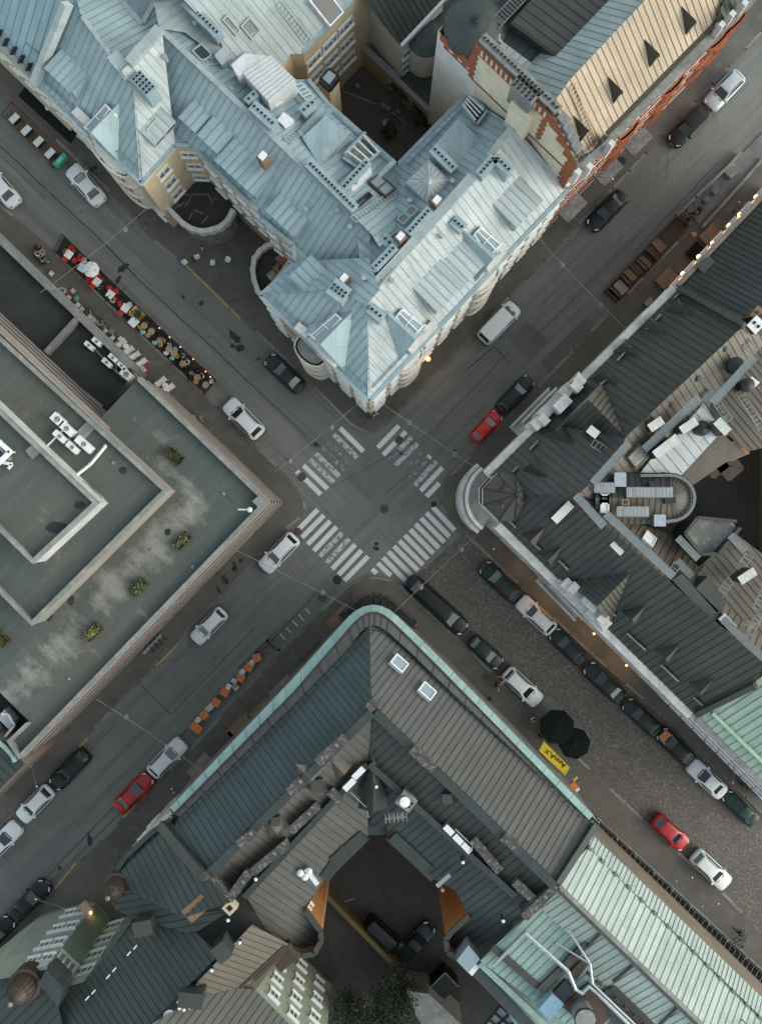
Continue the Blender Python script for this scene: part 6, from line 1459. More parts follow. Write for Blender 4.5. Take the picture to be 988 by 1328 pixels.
# ------------------------------------------------------------------ mint green roofs (lower right)
Mb = Bld('mint_roofed_building', 'long building with pale mint seamed roofs and silver roof ducts', 'building', 800, 1240)
EM = 13.0
ma = Pl((763, 1098, EM + .9), (960, 1295, EM + .9), (820, 1238, 17.0)); mm = Pl((768, 1083, EM), (988, 1295, EM), (763, 1098, EM + .9))
mb = MB(); P0, P1 = W(770, 1084, EM), W(1100, 1404, EM)
mb.poly([(P0.x, P0.y, .1), (P1.x, P1.y, .1), P1, P0]); mb.poly([W(x, y, EM - .3) for x, y in ((768, 1085), (1100, 1405), (1100, 1600), (760, 1500), (622, 1246), (722, 1148))], 1)
Mb.part('wall', mb, ['terracotta_wall', 'patina_sheet'])
mb = MB(); slope(mb, ma, [(764, 1097), (1010, 1340), (1010, 1425), (722, 1146), (745, 1118)], .62)
mb2 = MB(); slope(mb2, mm, [(768, 1082), (1010, 1315), (1010, 1342), (762, 1099)], .44)
Mb.part('roof', mb, ['mint_sheet', 'seam_mint']); Mb.part('roof', mb2, ['mint_sheet', 'seam_mint'], label='lower mint roof skirt along the eave')
for i in range(14):
    t_ = i / 13; mb = MB(); p = ma.at(764 + t_ * 220, 1099 + t_ * 219); mb.box(p, .4, .22, .3, R(-45)); 
    if i % 2 == 0 or True: Mb.part('snow_guard', mb, 'felt_pale')
mb = MB(); mb.bar(ma.at(722, 1146), ma.at(950, 1367), .3, .3, 0); mb.bar(ma.at(720, 1149) , ma.at(948, 1370), .5, .12, 1); Mb.part('ridge_cap', mb, ['felt_pale', 'slate_sheet'])
mc = Pl((722, 1150, 16.4), (912, 1332, 16.4), (700, 1200, 14.6)); 
mb = MB(); slope(mb, mc, [(721, 1149), (915, 1336), (860, 1345), (735, 1235), (702, 1178)], .62); Mb.part('roof', mb, ['mint_sheet', 'seam_mint'], label='dull greenish slope behind the mint ridge')
md = Pl((680, 1188, 15.0), (756, 1230, 15.0), (638, 1224, 14.0), (.72, .70)); md = level(14.6, (.7, -.66))
mb = MB(); slope(mb, md, [(702, 1176), (678, 1190), (622, 1246), (694, 1300), (760, 1345), (860, 1345), (735, 1233)], .62); Mb.part('roof', mb, ['patina_sheet', 'seam_mint'], label='turquoise patinated roof around the rear ducts')
mb = MB(); slope(mb, level(15.2, (.7, -.7)), [(682, 1190), (702, 1177), (757, 1231), (700, 1282), (640, 1228)], .62); Mb.part('roof', mb, ['patina_sheet', 'seam_mint'])
mb = MB(); mb.bar(W(638, 1226, 15.0), W(696, 1277, 15.0), .6, .35, 0); mb.bar(W(698, 1283, 15.2), W(778, 1204, 15.2), .55, .35, 0); Mb.part('roof_edge', mb, 'slate_sheet')
mb = MB(); mb.bar(W(622, 1248, 14.0), W(720, 1340, 14.0), .5, .3); Mb.part('gutter', mb, 'patina_sheet')
mb = MB(); mb.bar(W(616, 1257, 13.5), W(700, 1345, 13.5), .9, .3); Mb.part('roof_edge', mb, 'soot_sheet')
mb = MB(); mb.prism([W(x, y, 14.9) for x, y in ((728, 1305), (763, 1275), (800, 1310), (770, 1340))], 14, 14.9); Mb.part('roof_panel', mb, 'copper_brown'); mb = MB(); mb.prism([W(x, y, 15.0) for x, y in ((780, 1290), (800, 1275), (850, 1330), (800, 1340))], 14, 15.0); Mb.part('roof_panel', mb, 'slate_sheet')
mb = MB(); mb.prism([W(x, y, 15.0) for x, y in ((738, 1262), (760, 1238), (766, 1245), (747, 1272))], 14, 15.0); Mb.part('roof_panel', mb, 'copper_brown')
def duct(pts, r, label, mat='steel'):
    mb = MB(); P = [W(x, y, z) for x, y, z in pts]
    mb.path(P, r, 10)
    for p in P: mb.ball(p, r * 1.05, 8)
    for a, c in zip(P, P[1:]):
        for k in range(1, int((c - a).length / 1.2)): q = a.lerp(c, k * 1.2 / (c - a).length); d = (c - a).normalized(); mb.tube(q - d * .04, q + d * .04, r * 1.15, 10)
    tag(mb.build('roof_duct', mat), label, 'duct')
duct([(640, 1252, 15.2), (681, 1210, 16.0), (736, 1259, 16.0), (746, 1283, 15.8), (754, 1288, 15.8), (763, 1279, 15.8), (775, 1289, 15.8), (832, 1345, 15.8)], .16, 'long silver duct zigzagging across the turquoise roof')
duct([(737, 1206, 15.8), (765, 1250, 16), (768, 1276, 16), (840, 1345, 15.8)], .10, 'thinner silver duct rising toward the mint ridge')
duct([(721, 1223, 15.6), (765, 1250, 15.9)], .09, 'short silver branch duct on the turquoise roof')
mb = MB(); p = W(753, 1308, 15.0); p.z = 14.6; mb.lathe([(.85, 0), (.85, 2.2), (.8, 2.3), (.01, 2.35)], p, 24); mb.lathe([(.9, 2.05), (.9, 2.2), (.86, 2.25)], p, 24, 1); tag(mb.build('ventilation_drum', ['felt_pale', 'dark_metal']), 'round white capped ventilation drum on the brown roof panel', 'ventilation drum')
mb = MB(); p = W(712, 1299, 15.2); mb.box(p, 1.7, 1.3, .9, R(48), 0); Mb.part('roof_vent', mb, 'solar_blue', label='blue grey louvred roof unit'); mb = MB(); mb.box(W(730, 1283, 15.2), 1.6, 1.2, .5, R(48)); Mb.part('roof_vent', mb, 'dark_metal')
mb = MB()
for k in range(9): a = W(736 + k * 12, 1238 + k * 11, 15.4); mb.bar(a, W(742 + k * 12, 1243 + k * 11, 15.4), .25, .3)
Mb.part('ridge_scaffold', mb, 'wood_dark')
for p0, p1 in (((760, 1228), (782, 1205)), ((795, 1272), (825, 1247)), ((855, 1328), (880, 1303))): 
    mb = MB(); mb.bar(mc.at(*p0), mc.at(*p1), .2, .18); Mb.part('roof_trim', mb, 'slate_sheet')
antenna(962, 1322, 14.8, 6, .9, 'tangled antenna on the mint roof near the lower right corner')
mb = MB(); mb.prism([W(x, y, 14.6) for x, y in ((592, 1246), (607, 1226), (622, 1244), (607, 1262))], 12.6, 14.6, 0); o = Mb.part('roof_access', mb, ['sky_glass']); mb = MB(); mb.prism([W(x, y, 13.9) for x, y in ((602, 1256), (612, 1246), (622, 1254), (612, 1266))], 12.6, 13.9); Mb.part('roof_frame', mb, 'white_metal', o)
mb = MB()   # glazed roof at the bottom edge
for k in range(5): mb.bar(W(627 + k * 16, 1330 + 0 * k, 9), W(655 + k * 14, 1295 + k * 12, 9), .15, .2); mb.bar(W(655 - k * 7, 1295 + k * 9, 9), W(712 - k * 7, 1345 + k * 9, 9), .15, .2)
g2 = MB(); g2.poly([W(622, 1336, 9), W(655, 1294, 9), W(715, 1346, 9), W(690, 1380, 9)]); o = Mb.part('glass_roof', g2, 'sky_glass'); Mb.part('glazing_bar', mb, 'dark_metal', o)

# ------------------------------------------------------------------ lower courtyard
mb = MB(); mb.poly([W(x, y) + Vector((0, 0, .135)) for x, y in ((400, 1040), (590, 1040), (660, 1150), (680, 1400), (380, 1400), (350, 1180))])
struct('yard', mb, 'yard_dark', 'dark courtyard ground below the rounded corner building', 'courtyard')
yard_wall('yard_wall', (418, 1157), (520, 1262), 2.6, .3, ['mustard_plaster', 'mustard_plaster'], 'mustard yellow wall crossing the dark lower courtyard')
mb = MB(); 
for p0, p1 in (((438, 1172), (459, 1165)), ((462, 1197), (479, 1190))): mb.bar(W(*p0, .15), W(*p1, .15), .12, .05)
struct('parking_mark', mb, 'stone_grey', 'two faint bay marks in the dark lower courtyard', 'road marking')
sh = Bld('yard_shed', 'dark shed with a pale roof edge in the lower courtyard', 'shed', 575, 1278)
mb = MB(); mb.prism([W(x, y, 2.6) for x, y in ((556, 1282), (577, 1261), (594, 1279), (572, 1300))], .1, 2.6, 0, 1); sh.part('wall', mb, ['dark_awning', 'felt_dark']); mb = MB()
for p0, p1 in (((556, 1282), (577, 1261)), ((577, 1261), (594, 1279))): mb.bar(W(*p0, 2.6), W(*p1, 2.6), .1, .12)
sh.part('roof_edge', mb, 'stone_grey')
ws = Bld('yard_shed', 'pale rendered outbuilding at the bottom edge of the courtyard', 'shed', 560, 1310)
mb = MB(); mb.prism([W(x, y, 4.5) for x, y in ((527, 1285), (556, 1289), (600, 1330), (560, 1350), (531, 1304))], .1, 4.3, 0, 1); ws.part('wall', mb, ['grey_plaster', 'felt_dark']); mb = MB(); mb.prism([W(x, y, 4.5) for x, y in ((527, 1285), (556, 1289), (602, 1332), (560, 1350), (540, 1318))], 4.25, 4.5); ws.part('roof', mb, 'parapet')
def tree(px, py, h, r, label, seed, leafm='leaf_dark', nb=9, leaves=2600):
    base = W(px, py, 0); rnd = random.Random(seed); t = thing('tree', label, 'tree', base + Vector((0, 0, .1)), 0, 'trees in the courtyards')
    mb = MB(); tip = base + Vector((rnd.uniform(-.3, .3), rnd.uniform(-.3, .3), h * .55)); mb.tube(base, tip, .2, 8, 0, .11); ends = []
    for k in range(nb):
        a = k / nb * 2 * math.pi + rnd.uniform(-.3, .3); s0 = base.lerp(tip, rnd.uniform(.5, 1)); e = s0 + Vector((math.cos(a) * r * rnd.uniform(.45, .85), math.sin(a) * r * rnd.uniform(.45, .85), h * rnd.uniform(.12, .4)))
        mb.tube(s0, e, .08, 6, 0, .025); ends += [e, s0.lerp(e, .6)]
    mb.build('trunk', 'bark', t); mb = MB()
    for i in range(leaves):
        c0 = rnd.choice(ends); c = c0 + Vector((rnd.gauss(0, r * .2), rnd.gauss(0, r * .2), rnd.gauss(0, h * .07)))
        u = Vector((rnd.uniform(-1, 1), rnd.uniform(-1, 1), rnd.uniform(-.5, .5))).normalized(); v = u.orthogonal().normalized(); s = rnd.uniform(.07, .17)
        mb.poly([c - u * s, c + v * s * .6, c + u * s, c - v * s * .6], 0 if rnd.random() < .75 else 1)
    mb.build('crown', [leafm, 'leaf_green'], t)
tree(490, 1292, 7.5, 3.6, 'broad dark green tree at the bottom of the lower courtyard', 4, leaves=4200); tree(515, 1262, 6, 2.4, 'smaller dark tree at the end of the mustard wall', 6, leaves=2400); tree(455, 1290, 6.5, 2.4, 'dark tree between the pale green wall and the broad tree', 8, leaves=2400)
tree(524, 128, 3.2, 1.2, 'dark bushy tree against the ochre courtyard wall', 9, leaves=900, nb=6); tree(548, 155, 3.0, 1.3, 'low dark tree in the right corner of the upper courtyard', 10, leaves=900, nb=6); tree(505, 175, 1.6, .8, 'small shrub in the middle of the upper courtyard', 12, leaves=400, nb=6)

# ------------------------------------------------------------------ railing with planting strip in front of the mint building
mb = MB(); mb.prism([*[W(x, y) for x, y in ((771, 1062), (1010, 1284))], *[W(x, y) for x, y in ((1010, 1300), (770, 1074))]], 0, .3); struct('planting_bed', mb, 'soil', 'dark strip of ground between the railing and the mint roofed building', 'planting bed')
t = thing('railing', 'long black iron railing along the pavement by the mint roofed building', 'railing', W(880, 1165)); a, c = W(772, 1060, .1), W(1010, 1280, .1); d = (c - a).normalized(); L_ = (c - a).length
mb = MB(); mb.bar(a, c, .35, .25); mb.build('plinth', 'stone_grey', t)
mb = MB()
for z in (.45, 1.25): mb.bar(a + Vector((0, 0, z)), c + Vector((0, 0, z)), .05, .05)
for k in range(int(L_ / .24)):
    p = a + d * k * .24; mb.box(p + Vector((0, 0, .25)), .03, .03, 1.15)
mb.build('bars', 'dark_metal', t)
mb = MB()
for k in range(int(L_ / 2.4) + 1): mb.box(a + d * k * 2.4, .14, .14, 1.6)
mb.build('post', 'grey_metal', t)
mb = MB(); nn = Vector((-d.y, d.x, 0)); nn = nn if nn.dot(-a) < 0 else -nn
for k in range(int(L_ / .3)): p = a + d * k * .3 + Vector((0, 0, .24)); mb.bar(p + nn * .15, p + nn * 1.0 + d * .25, .05, .04, k % 2)
mb.bar(a + nn * .95 + Vector((0, 0, .2)), c + nn * .95 + Vector((0, 0, .2)), .07, .1); mb.build('grating', ['grey_metal', 'dark_metal'], t)
mb = MB(); a, c = W(771, 1076, .1), W(1010, 1300, .1); mb.bar(a, c, .3, 1.0); tag(mb.build('low_wall', 'terracotta_wall'), 'low brownish wall behind the black railing', 'wall')
# ------------------------------------------------------------------ vehicles
def finish(o, ang=38):
    me = o.data
    for p in me.polygons: p.use_smooth = True
    me.set_sharp_from_angle(angle=R(ang)); return o
TEMPLATES = []
def lerp_tab(tab, x):
    for (x0, v0), (x1, v1) in zip(tab, tab[1:]):
        if x <= x1: return v0 + (v1 - v0) * max(0, min(1, (x - x0) / (x1 - x0)))
    return tab[-1][1]
def car_template(kind):
    P = dict(sedan=(4.65, 1.80, 1.44, .98, .14, -.98, -1.68), estate=(4.65, 1.82, 1.50, 1.08, .28, -1.66, -2.12), suv=(4.62, 1.88, 1.62, 1.10, .34, -1.60, -2.08), hatch=(4.10, 1.76, 1.48, 1.02, .24, -1.26, -1.82),
             van=(5.05, 1.95, 1.95, 1.72, 1.15, -2.20, -2.42), limo=(7.6, 1.95, 1.50, 2.45, 1.65, -2.3, -3.05), pickup=(5.0, 1.88, 1.72, 1.0, .45, -.55, -.9))[kind]
    L, Wd, Ht, xc, xf, xr, xb = P; h = L / 2
    t = thing('car', 'template', 'car', (0, 0, 0)); N = 22
    zt = [(-h, .70), (-h + .12, .88), (xb, .97), (xc, .95), (xc + .15, .93), (h - .5, .80), (h - .12, .68), (h, .52)]
    if kind in ('estate', 'suv', 'hatch', 'van'): zt = [(-h, .80), (-h + .08, .95), (xb, 1.0), (xc, .98), (xc + .12, .96), (h - .45, .84), (h - .1, .70), (h, .55)]
    def hw(x):
        u = abs(x) / h; return Wd / 2 * (1 - .05 * u ** 2) * (1 - max(0, (u - .80) / .20) ** 2.4 * .36)
    mb = MB(); rings = []
    xs = [-h + L * (i / N) for i in range(N + 1)]; xs = sorted(set([-h, -h + .05, -h + .15, h - .05, h - .15, h] + xs))
    for x in xs:
        w_ = hw(x); z = lerp_tab(zt, x); e = 1 - .5 * max(0, (abs(x) - h + .12) / .12)
        sec = [(-w_ * .93, .24), (-w_ * 1.0, .42), (-w_ * 1.0, .62 * e + .0), (-w_ * .965, z - .10), (-w_ * .86, z - .015), (-w_ * .45, z + .03), (0, z + .045)]
        sec += [(-y, zz) for y, zz in sec[-2::-1]]
        rings.append([Vector((x, y, zz)) for y, zz in sec])
    for a, b in zip(rings, rings[1:]):
        for k in range(len(a) - 1): mb.poly([a[k], b[k], b[k + 1], a[k + 1]])
    mb.poly(rings[0]); mb.poly(rings[-1][::-1])
    zb = .93; wb, wt = Wd / 2 * .90, Wd / 2 * .70
    wt = Wd / 2 * (.80 if kind == 'van' else .71)
    base = [(xc, wb * .86), (xc - .18, wb), (xb + .25, wb), (xb, wb * .82)]
    top = [(xf, wt * .86), (xf - .12, wt), (xr + .12, wt), (xr, wt * .88)]
    full = lambda q, z: [Vector((x, y, z)) for x, y in q] + [Vector((x, -y, z)) for x, y in q[::-1]]
    Bs, Tp = full(base, zb), full(top, Ht - .04); n = len(Bs)
    for i in range(n): mb.poly([Bs[i], Bs[(i + 1) % n], Tp[(i + 1) % n], Tp[i]])
    inn = [Vector((p.x * 1 + (.12 if p.x < (xf + xr) / 2 else -.12), p.y * .72, Ht)) for p in Tp]
    for i in range(n): mb.poly([Tp[i], Tp[(i + 1) % n], inn[(i + 1) % n], inn[i]])
    ctr = Vector(((xf + xr) / 2, 0, Ht + .02))
    for i in range(n): mb.poly([inn[i], inn[(i + 1) % n], ctr])
    if kind == 'pickup':
        pass
    o = mb.build('body', 'paint_white', t, origin=(0, 0, 0)); finish(o)
    def pane(name, i, s=.14, u0=.08, u1=.92, v0=.08, v1=.90):
        a, b, c, d = Bs[i], Bs[(i + 1) % n], Tp[(i + 1) % n], Tp[i]; nr = (b - a).cross(d - a).normalized(); m_ = (a + b + c + d) / 4
        if nr.dot(m_ - Vector((ctr.x, 0, .9))) < 0: nr = -nr
        f = lambda u, v: a.lerp(b, u).lerp(d.lerp(c, u), v) + nr * .014
        g = MB(); g.poly([f(u0, v0), f(u1, v0), f(u1, v1), f(u0, v1)]); g.build(name, 'car_glass', t, origin=(0, 0, 0))
    pane('windscreen', n - 1, u0=.05, u1=.95, v0=.04, v1=.93); pane('rear_window', 3, u0=.06, u1=.94, v0=.12, v1=.92)
    if kind == 'van': pane('side_window', 1, u0=.03, u1=.30, v0=.3, v1=.9); pane('side_window', 5, u0=.70, u1=.97, v0=.3, v1=.9)
    else: pane('side_window', 1, u0=.02, u1=.98, v0=.12, v1=.88); pane('side_window', 5, u0=.02, u1=.98, v0=.12, v1=.88)
    r = .33 if kind != 'van' else .35; ax = h * .60 if kind != 'limo' else h - .95
    for x in (ax, -ax):
        for sgn in (1, -1):
            y = sgn * (Wd / 2 - .13); mb = MB(); mb.tube((x, y - .10, r), (x, y + .10, r), r, 18); wo = mb.build('wheel', 'rubber', t, origin=(x, y, r))
            m2 = MB(); m2.tube((x, y + sgn * .08, r), (x, y + sgn * .108, r), r * .62, 12); ro = m2.build('rim', 'steel', wo, origin=(x, y, r))
    for sgn in (1, -1):
        mb = MB(); w_ = hw(h - .28); a = Vector((h - .10, sgn * w_ * .55, .66)); b = Vector((h - .40, sgn * w_ * .86, .74)); mb.bar(a, b, .13, .07); mb.build('headlight', 'head_glass', t, origin=a)
        mb = MB(); w_ = hw(-h + .1); a = Vector((-h + .03, sgn * w_ * .62, .72)); b = Vector((-h + .18, sgn * w_ * .90, .74)); mb.bar(a, b, .10, .14); mb.build('tail_light', 'tail_red', t, origin=a)
        mb = MB(); c = Vector((xc - .22, sgn * (Wd / 2 + .02), .95)); mb.boxm(Matrix.Translation(c) @ Matrix.Rotation(sgn * -.25, 4, 'Z'), .14, .22, .13); mb.build('mirror', 'paint_white', t, origin=c)
        if kind in ('estate', 'suv'):
            mb = MB(); mb.bar((xf - .2, sgn * wt * .92, Ht - .02), (xr + .2, sgn * wt * .92, Ht - .02), .05, .06); mb.build('roof_rail', 'dark_metal', t)
    mb = MB(); mb.bar((h - .005, -.28, .40), (h - .005, .28, .40), .02, .12); mb.build('number_plate', 'number_plate', t)
    mb = MB(); mb.bar((h - .02, -Wd * .30, .54), (h - .02, Wd * .30, .54), .05, .10); mb.build('grille', 'black_plastic', t)
    mb = MB(); mb.bar((xc + .05, -wb * .6, .985), (xc + .05, wb * .6, .985), .10, .02); mb.build('wiper_panel', 'black_plastic', t)
    if kind in ('suv', 'van', 'estate') : 
        mb = MB(); mb.bar((-h + .02, -Wd * .40, .42), (-h + .02, Wd * .40, .42), .14, .14); mb.build('bumper', 'black_plastic', t)
    TEMPLATES.append(t); return t
CT = {k: car_template(k) for k in ('sedan', 'estate', 'suv', 'hatch', 'van', 'limo', 'pickup')}
HD = {'NW': (-1, -.95), 'SE': (1, .95), 'NE': (1, -1.03), 'SW': (-1, 1.03)}
GRP = 'cars parked and driving along the streets'
def car(px, py, kind, hd, col, label, sc=1.0, tw=0.0, z=.006):
    dx, dy = HD[hd]
    c = dup(CT[kind], W(px, py, .7) * Vector((1, 1, 0)).length if False else Vector((W(px, py, .7).x, W(px, py, .7).y, z)), yaw_px(dx, dy) + R(tw), label, GRP, {'paint_white': 'paint_' + col}, sc)
    c.name = {'limo': 'limousine', 'van': 'van', 'pickup': 'pickup_truck'}.get(kind, 'car'); c['category'] = {'limo': 'limousine', 'van': 'van', 'pickup': 'pickup'}.get(kind, 'car')
    return c
for a in ((111.5, 239.5, 'sedan', 'NW', 'white', 'white saloon parked by the green planter at the upper left kerb', 1.0, -6), (1, 242, 'sedan', 'NW', 'white', 'white car half cut off by the left edge beside the red chair terrace street', 1.0, -5),
          (316, 543, 'suv', 'NW', 'white', 'white estate car with roof rails left of the upper left crossing', 1.0, -2), (369.5, 484.5, 'sedan', 'NW', 'green_black', 'black saloon parked alone below the blue roofed corner', .98, 0),
          (362, 717, 'estate', 'SW', 'white', 'white estate crossing under the wire at the left corner', .98, 0), (271, 812, 'estate', 'SW', 'white', 'white estate parked by the pavement between the flat roof and orange tables', .9, 0),
          (217, 983, 'suv', 'NE', 'white', 'white car at the kerb just past the orange rectangular table', .96, 0), (173.5, 1028.5, 'sedan', 'NE', 'red', 'deep red saloon at the kerb by the turquoise gutter end', .99, 0),
          (91, 998, 'estate', 'SW', 'black', 'black estate parked near the rust red awning', 1.0, 0), (46, 1043, 'suv', 'SW', 'white', 'white hatchback with red tail lights behind the black estate', .92, 0), (3, 1092, 'sedan', 'NE', 'white', 'white car at the left edge below the white hatchback', 1.0, 0),
          (39, 1168, 'sedan', 'NE', 'black', 'black saloon parked opposite the green side wall', 1.02, 0), (-6, 1214, 'sedan', 'NE', 'black', 'black car cut by the left edge behind the black saloon', 1.0, 0),
          (566, 784.5, 'limo', 'SE', 'black', 'very long black limousine at the edge of the zebra crossing', .99, 1), (630, 846, 'hatch', 'SE', 'green_black', 'black hatchback directly behind the long limousine', .93, 1),
          (677.5, 891, 'estate', 'SE', 'white', 'white estate car in front of the black parasols on the cobbles', .97, 0), (648.5, 754.5, 'suv', 'NW', 'green_black', 'dark car nearest the corner on the far side of the cobbles', 1.0, 0),
          (695, 798, 'estate', 'NW', 'white', 'white car in the dark row on the far side of the cobbles', .96, 0), (736, 838.5, 'hatch', 'NW', 'green_black', 'dark hatchback parked right behind the white car on the cobbles', 1.0, 0), (783.5, 885, 'sedan', 'NW', 'green_black', 'dark long saloon, middle of the row of dark cars on the cobbles', 1.02, 0),
          (831.5, 930.5, 'estate', 'NW', 'green_black', 'dark estate with roof rails just ahead of the orange bonnet car', .93, 0), (875, 968, 'hatch', 'NW', 'black', 'black car with an orange bonnet on the cobbled street', 1.01, 0), (916.5, 1010.5, 'sedan', 'NW', 'white', 'white saloon parked behind the orange bonnet car', .96, 0),
          (960, 1049, 'sedan', 'NW', 'teal', 'dark green car behind the white saloon at the right edge', .88, 0), (869, 1079.5, 'hatch', 'SE', 'red', 'red hatchback parked along the cobbles near the yellow awning', 1.0, 0), (921.5, 1128, 'estate', 'SE', 'white', 'white estate parked ahead of the red hatchback', .99, 0),
          (630.5, 553, 'hatch', 'NE', 'bright_red', 'bright red small car on the street right of the crossing', .86, 0), (668, 511.5, 'estate', 'NE', 'green_black', 'black estate just ahead of the bright red small car', .93, 0), (647, 418.5, 'van', 'NE', 'white', 'white van on the upper right street beside the blue roofed corner', .95, 0),
          (787, 273, 'sedan', 'SW', 'black', 'black saloon driving down the upper right street near the orange facade', 1.0, 0), (892.5, 164, 'estate', 'SW', 'black', 'black estate parked behind the silver car below the tan roof', .98, 0), (939, 117, 'suv', 'SW', 'silver', 'silver estate car parked at the top right kerb', .97, 0)):
    c = car(*a)
    if 'with an orange bonnet' in a[5]:
        mb = MB(); mb.prism([(.95, -.62), (1.85, -.48), (1.85, .48), (.95, .62)], .86, 1.0)
        o = mb.build('bonnet', 'paint_orange', None, origin=(0, 0, 0)); o.parent = c; o['label'] = 'orange panel over the bonnet'  # orange panel laid over the black bonnet
for x, y, k, hd, col, lab, s_ in ((498, 1214, 'van', 'SE', 'black', 'dark van in the lower courtyard beside the mustard wall', .92), (538, 1221, 'pickup', 'NE', 'black', 'black car parked across from the dark van in the courtyard', .92)):
    car(x, y, k, hd, col, lab, s_, 0, .14)
KIDSCLEAN = True

# ------------------------------------------------------------------ people
def skin_mesh(name, V, E, rad, root=0):
    me = bpy.data.meshes.new(name); me.from_pydata(V, E, []); o = bpy.data.objects.new(name, me); COL.objects.link(o)
    md = o.modifiers.new('skin', 'SKIN'); sk = me.skin_vertices[0].data if me.skin_vertices else None
    if sk is None:
        bm = bmesh.new(); bm.from_mesh(me); bm.verts.layers.skin.verify(); bm.to_mesh(me); bm.free(); sk = me.skin_vertices[0].data
    for i, r in enumerate(rad): sk[i].radius = (r, r); sk[i].use_root = (i == root)
    md.use_smooth_shade = True; md.branch_smoothing = .6
    sb = o.modifiers.new('sub', 'SUBSURF'); sb.levels = 1; sb.render_levels = 1
    dg = bpy.context.evaluated_depsgraph_get(); ev = o.evaluated_get(dg); out = bpy.data.meshes.new_from_object(ev)
    bpy.data.objects.remove(o); return out
def person_template(pose):
    J = []; Ed = []; Ra = []
    def add(p, r, par=None):
        J.append(Vector(p)); Ra.append(r)
        if par is not None: Ed.append((par, len(J) - 1))
        return len(J) - 1
    sit = pose == 'sit'; hz = .52 if sit else .95; ln = .04 if pose == 'walk' else 0
    pel = add((0, 0, hz), .135); sp = add((.02 + ln, 0, hz + .20), .125, pel); ch = add((.03 + ln, 0, hz + .40), .145, sp); nk = add((.03 + ln, 0, hz + .56), .058, ch)
    hd0 = add((.05 + ln, 0, hz + .64), .080, nk); hd1 = add((.06 + ln, 0, hz + .73), .098, hd0); hd2 = add((.055 + ln, 0, hz + .81), .070, hd1)
    for s in (1, -1):
        shd = add((.02 + ln, s * .19, hz + .47), .068, ch)
        if sit: el = add((.12, s * .26, hz + .22), .048, shd); wr = add((.36, s * .17, hz + .23), .033, el); fd = Vector((.95, -s * .2, 0))
        elif pose == 'walk': el = add((-.06 * s + .02, s * .25, hz + .20), .048, shd); wr = add((.14 if s < 0 else -.02, s * .26, hz - .04 + (.06 if s < 0 else 0)), .033, el); fd = Vector((.3, 0, -.9))
        else: el = add((-.02, s * .25, hz + .20), .048, shd); wr = add((.05, s * .26, hz - .05), .033, el); fd = Vector((.15, 0, -.95))
        pm = add(J[wr] + fd * .07, .036, wr); sd = Vector((0, 1, 0)) if abs(fd.z) < .5 else Vector((1, 0, 0))
        for k, (o_, l_) in enumerate(((-.033, .07), (-.011, .082), (.011, .076), (.033, .06))):
            f1 = add(J[pm] + fd * .05 + sd * o_, .0095, pm); add(J[f1] + fd * l_ * .55 + Vector((.01, 0, -.012)), .008, f1)
        th = add(J[wr] + fd * .045 - sd * .045, .011, wr); add(J[th] + fd * .035, .009, th)
        hp = add((0, s * .095, hz - .06), .098, pel)
        if sit: kn = add((.42, s * .12, hz - .04), .066, hp); an = add((.44, s * .12, .09), .042, kn)
        elif pose == 'walk': kn = add((.14 if s > 0 else -.04, s * .09, .50), .064, hp); an = add((.22 if s > 0 else -.34, s * .085, .09 if s > 0 else .15), .042, kn)
        else: kn = add((.01, s * .10, .50), .064, hp); an = add((-.01, s * .10, .09), .042, kn)
        add(J[an] + Vector((.15, 0, -.05)), .036, an)
    me = skin_mesh('person', J, Ed, Ra)
    for k in ('skin', 'shirt', 'trousers', 'shoe'): me.materials.append(M[{'skin': 'skin', 'shirt': 'cloth_a', 'trousers': 'cloth_b', 'shoe': 'black_plastic'}[k]])
    for p in me.polygons:
        c = p.center; z = c.z; arm = abs(c.y) > .16 and z > (hz - .2)
        if z > hz + .53: m = 0
        elif arm and (Vector((c.x, abs(c.y), c.z)) - Vector((J[-1].x, 0, 0))).length > 0 and min((c - J[i]).length for i in range(len(J)) if Ra[i] in (.033, .036, .0095, .008, .011, .009) and J[i].z > .3) < .075: m = 0
        elif z > hz - .02 and not (sit and c.x > .14 and z < hz + .09 and abs(c.y) < .2): m = 1
        elif z > .12: m = 2
        else: m = 3
        p.material_index = m; p.use_smooth = True
    t = thing('person', 'template', 'person', (0, 0, 0)); b = bpy.data.objects.new('body', me); COL.objects.link(b); b.parent = t
    hc = J[hd1]; mb = MB(); rings = []
    for k in range(6):
        a = k / 5 * R(112); rings.append((max(.002, .112 * math.sin(a)), .125 * math.cos(a)))
    mb.lathe(rings[::-1], hc + Vector((-.018, 0, .0)), 14); h = mb.build('hair', 'hair_dark', t, True); TEMPLATES.append(t); return t
for nm, c in (('cloth_a', (.05, .055, .07)), ('cloth_b', (.03, .032, .04)), ('cloth_white', (.62, .61, .6)), ('cloth_grey', (.2, .2, .21)), ('cloth_blue', (.06, .12, .28)), ('cloth_black', (.013, .013, .015)), ('cloth_red', (.4, .05, .04)), ('cloth_olive', (.12, .11, .06)), ('cloth_orange', (.62, .22, .03)), ('cloth_sand', (.42, .34, .24)), ('hair_dark', (.035, .024, .016)), ('hair_fair', (.33, .24, .13)), ('hair_grey', (.3, .29, .28))):
    plain(nm, c, .85, var=.2, scale=8)
PT = {k: person_template(k) for k in ('stand', 'walk', 'sit')}
def person(px, py, pose, ang, top, legs, hair, label, z=.13, group=None):
    p = W(px, py, z + .9); p.z = z
    return dup(PT[pose], p, R(ang), label, group, {'cloth_a': 'cloth_' + top, 'cloth_b': 'cloth_' + legs, 'hair_dark': 'hair_' + hair}, random.uniform(.95, 1.03))
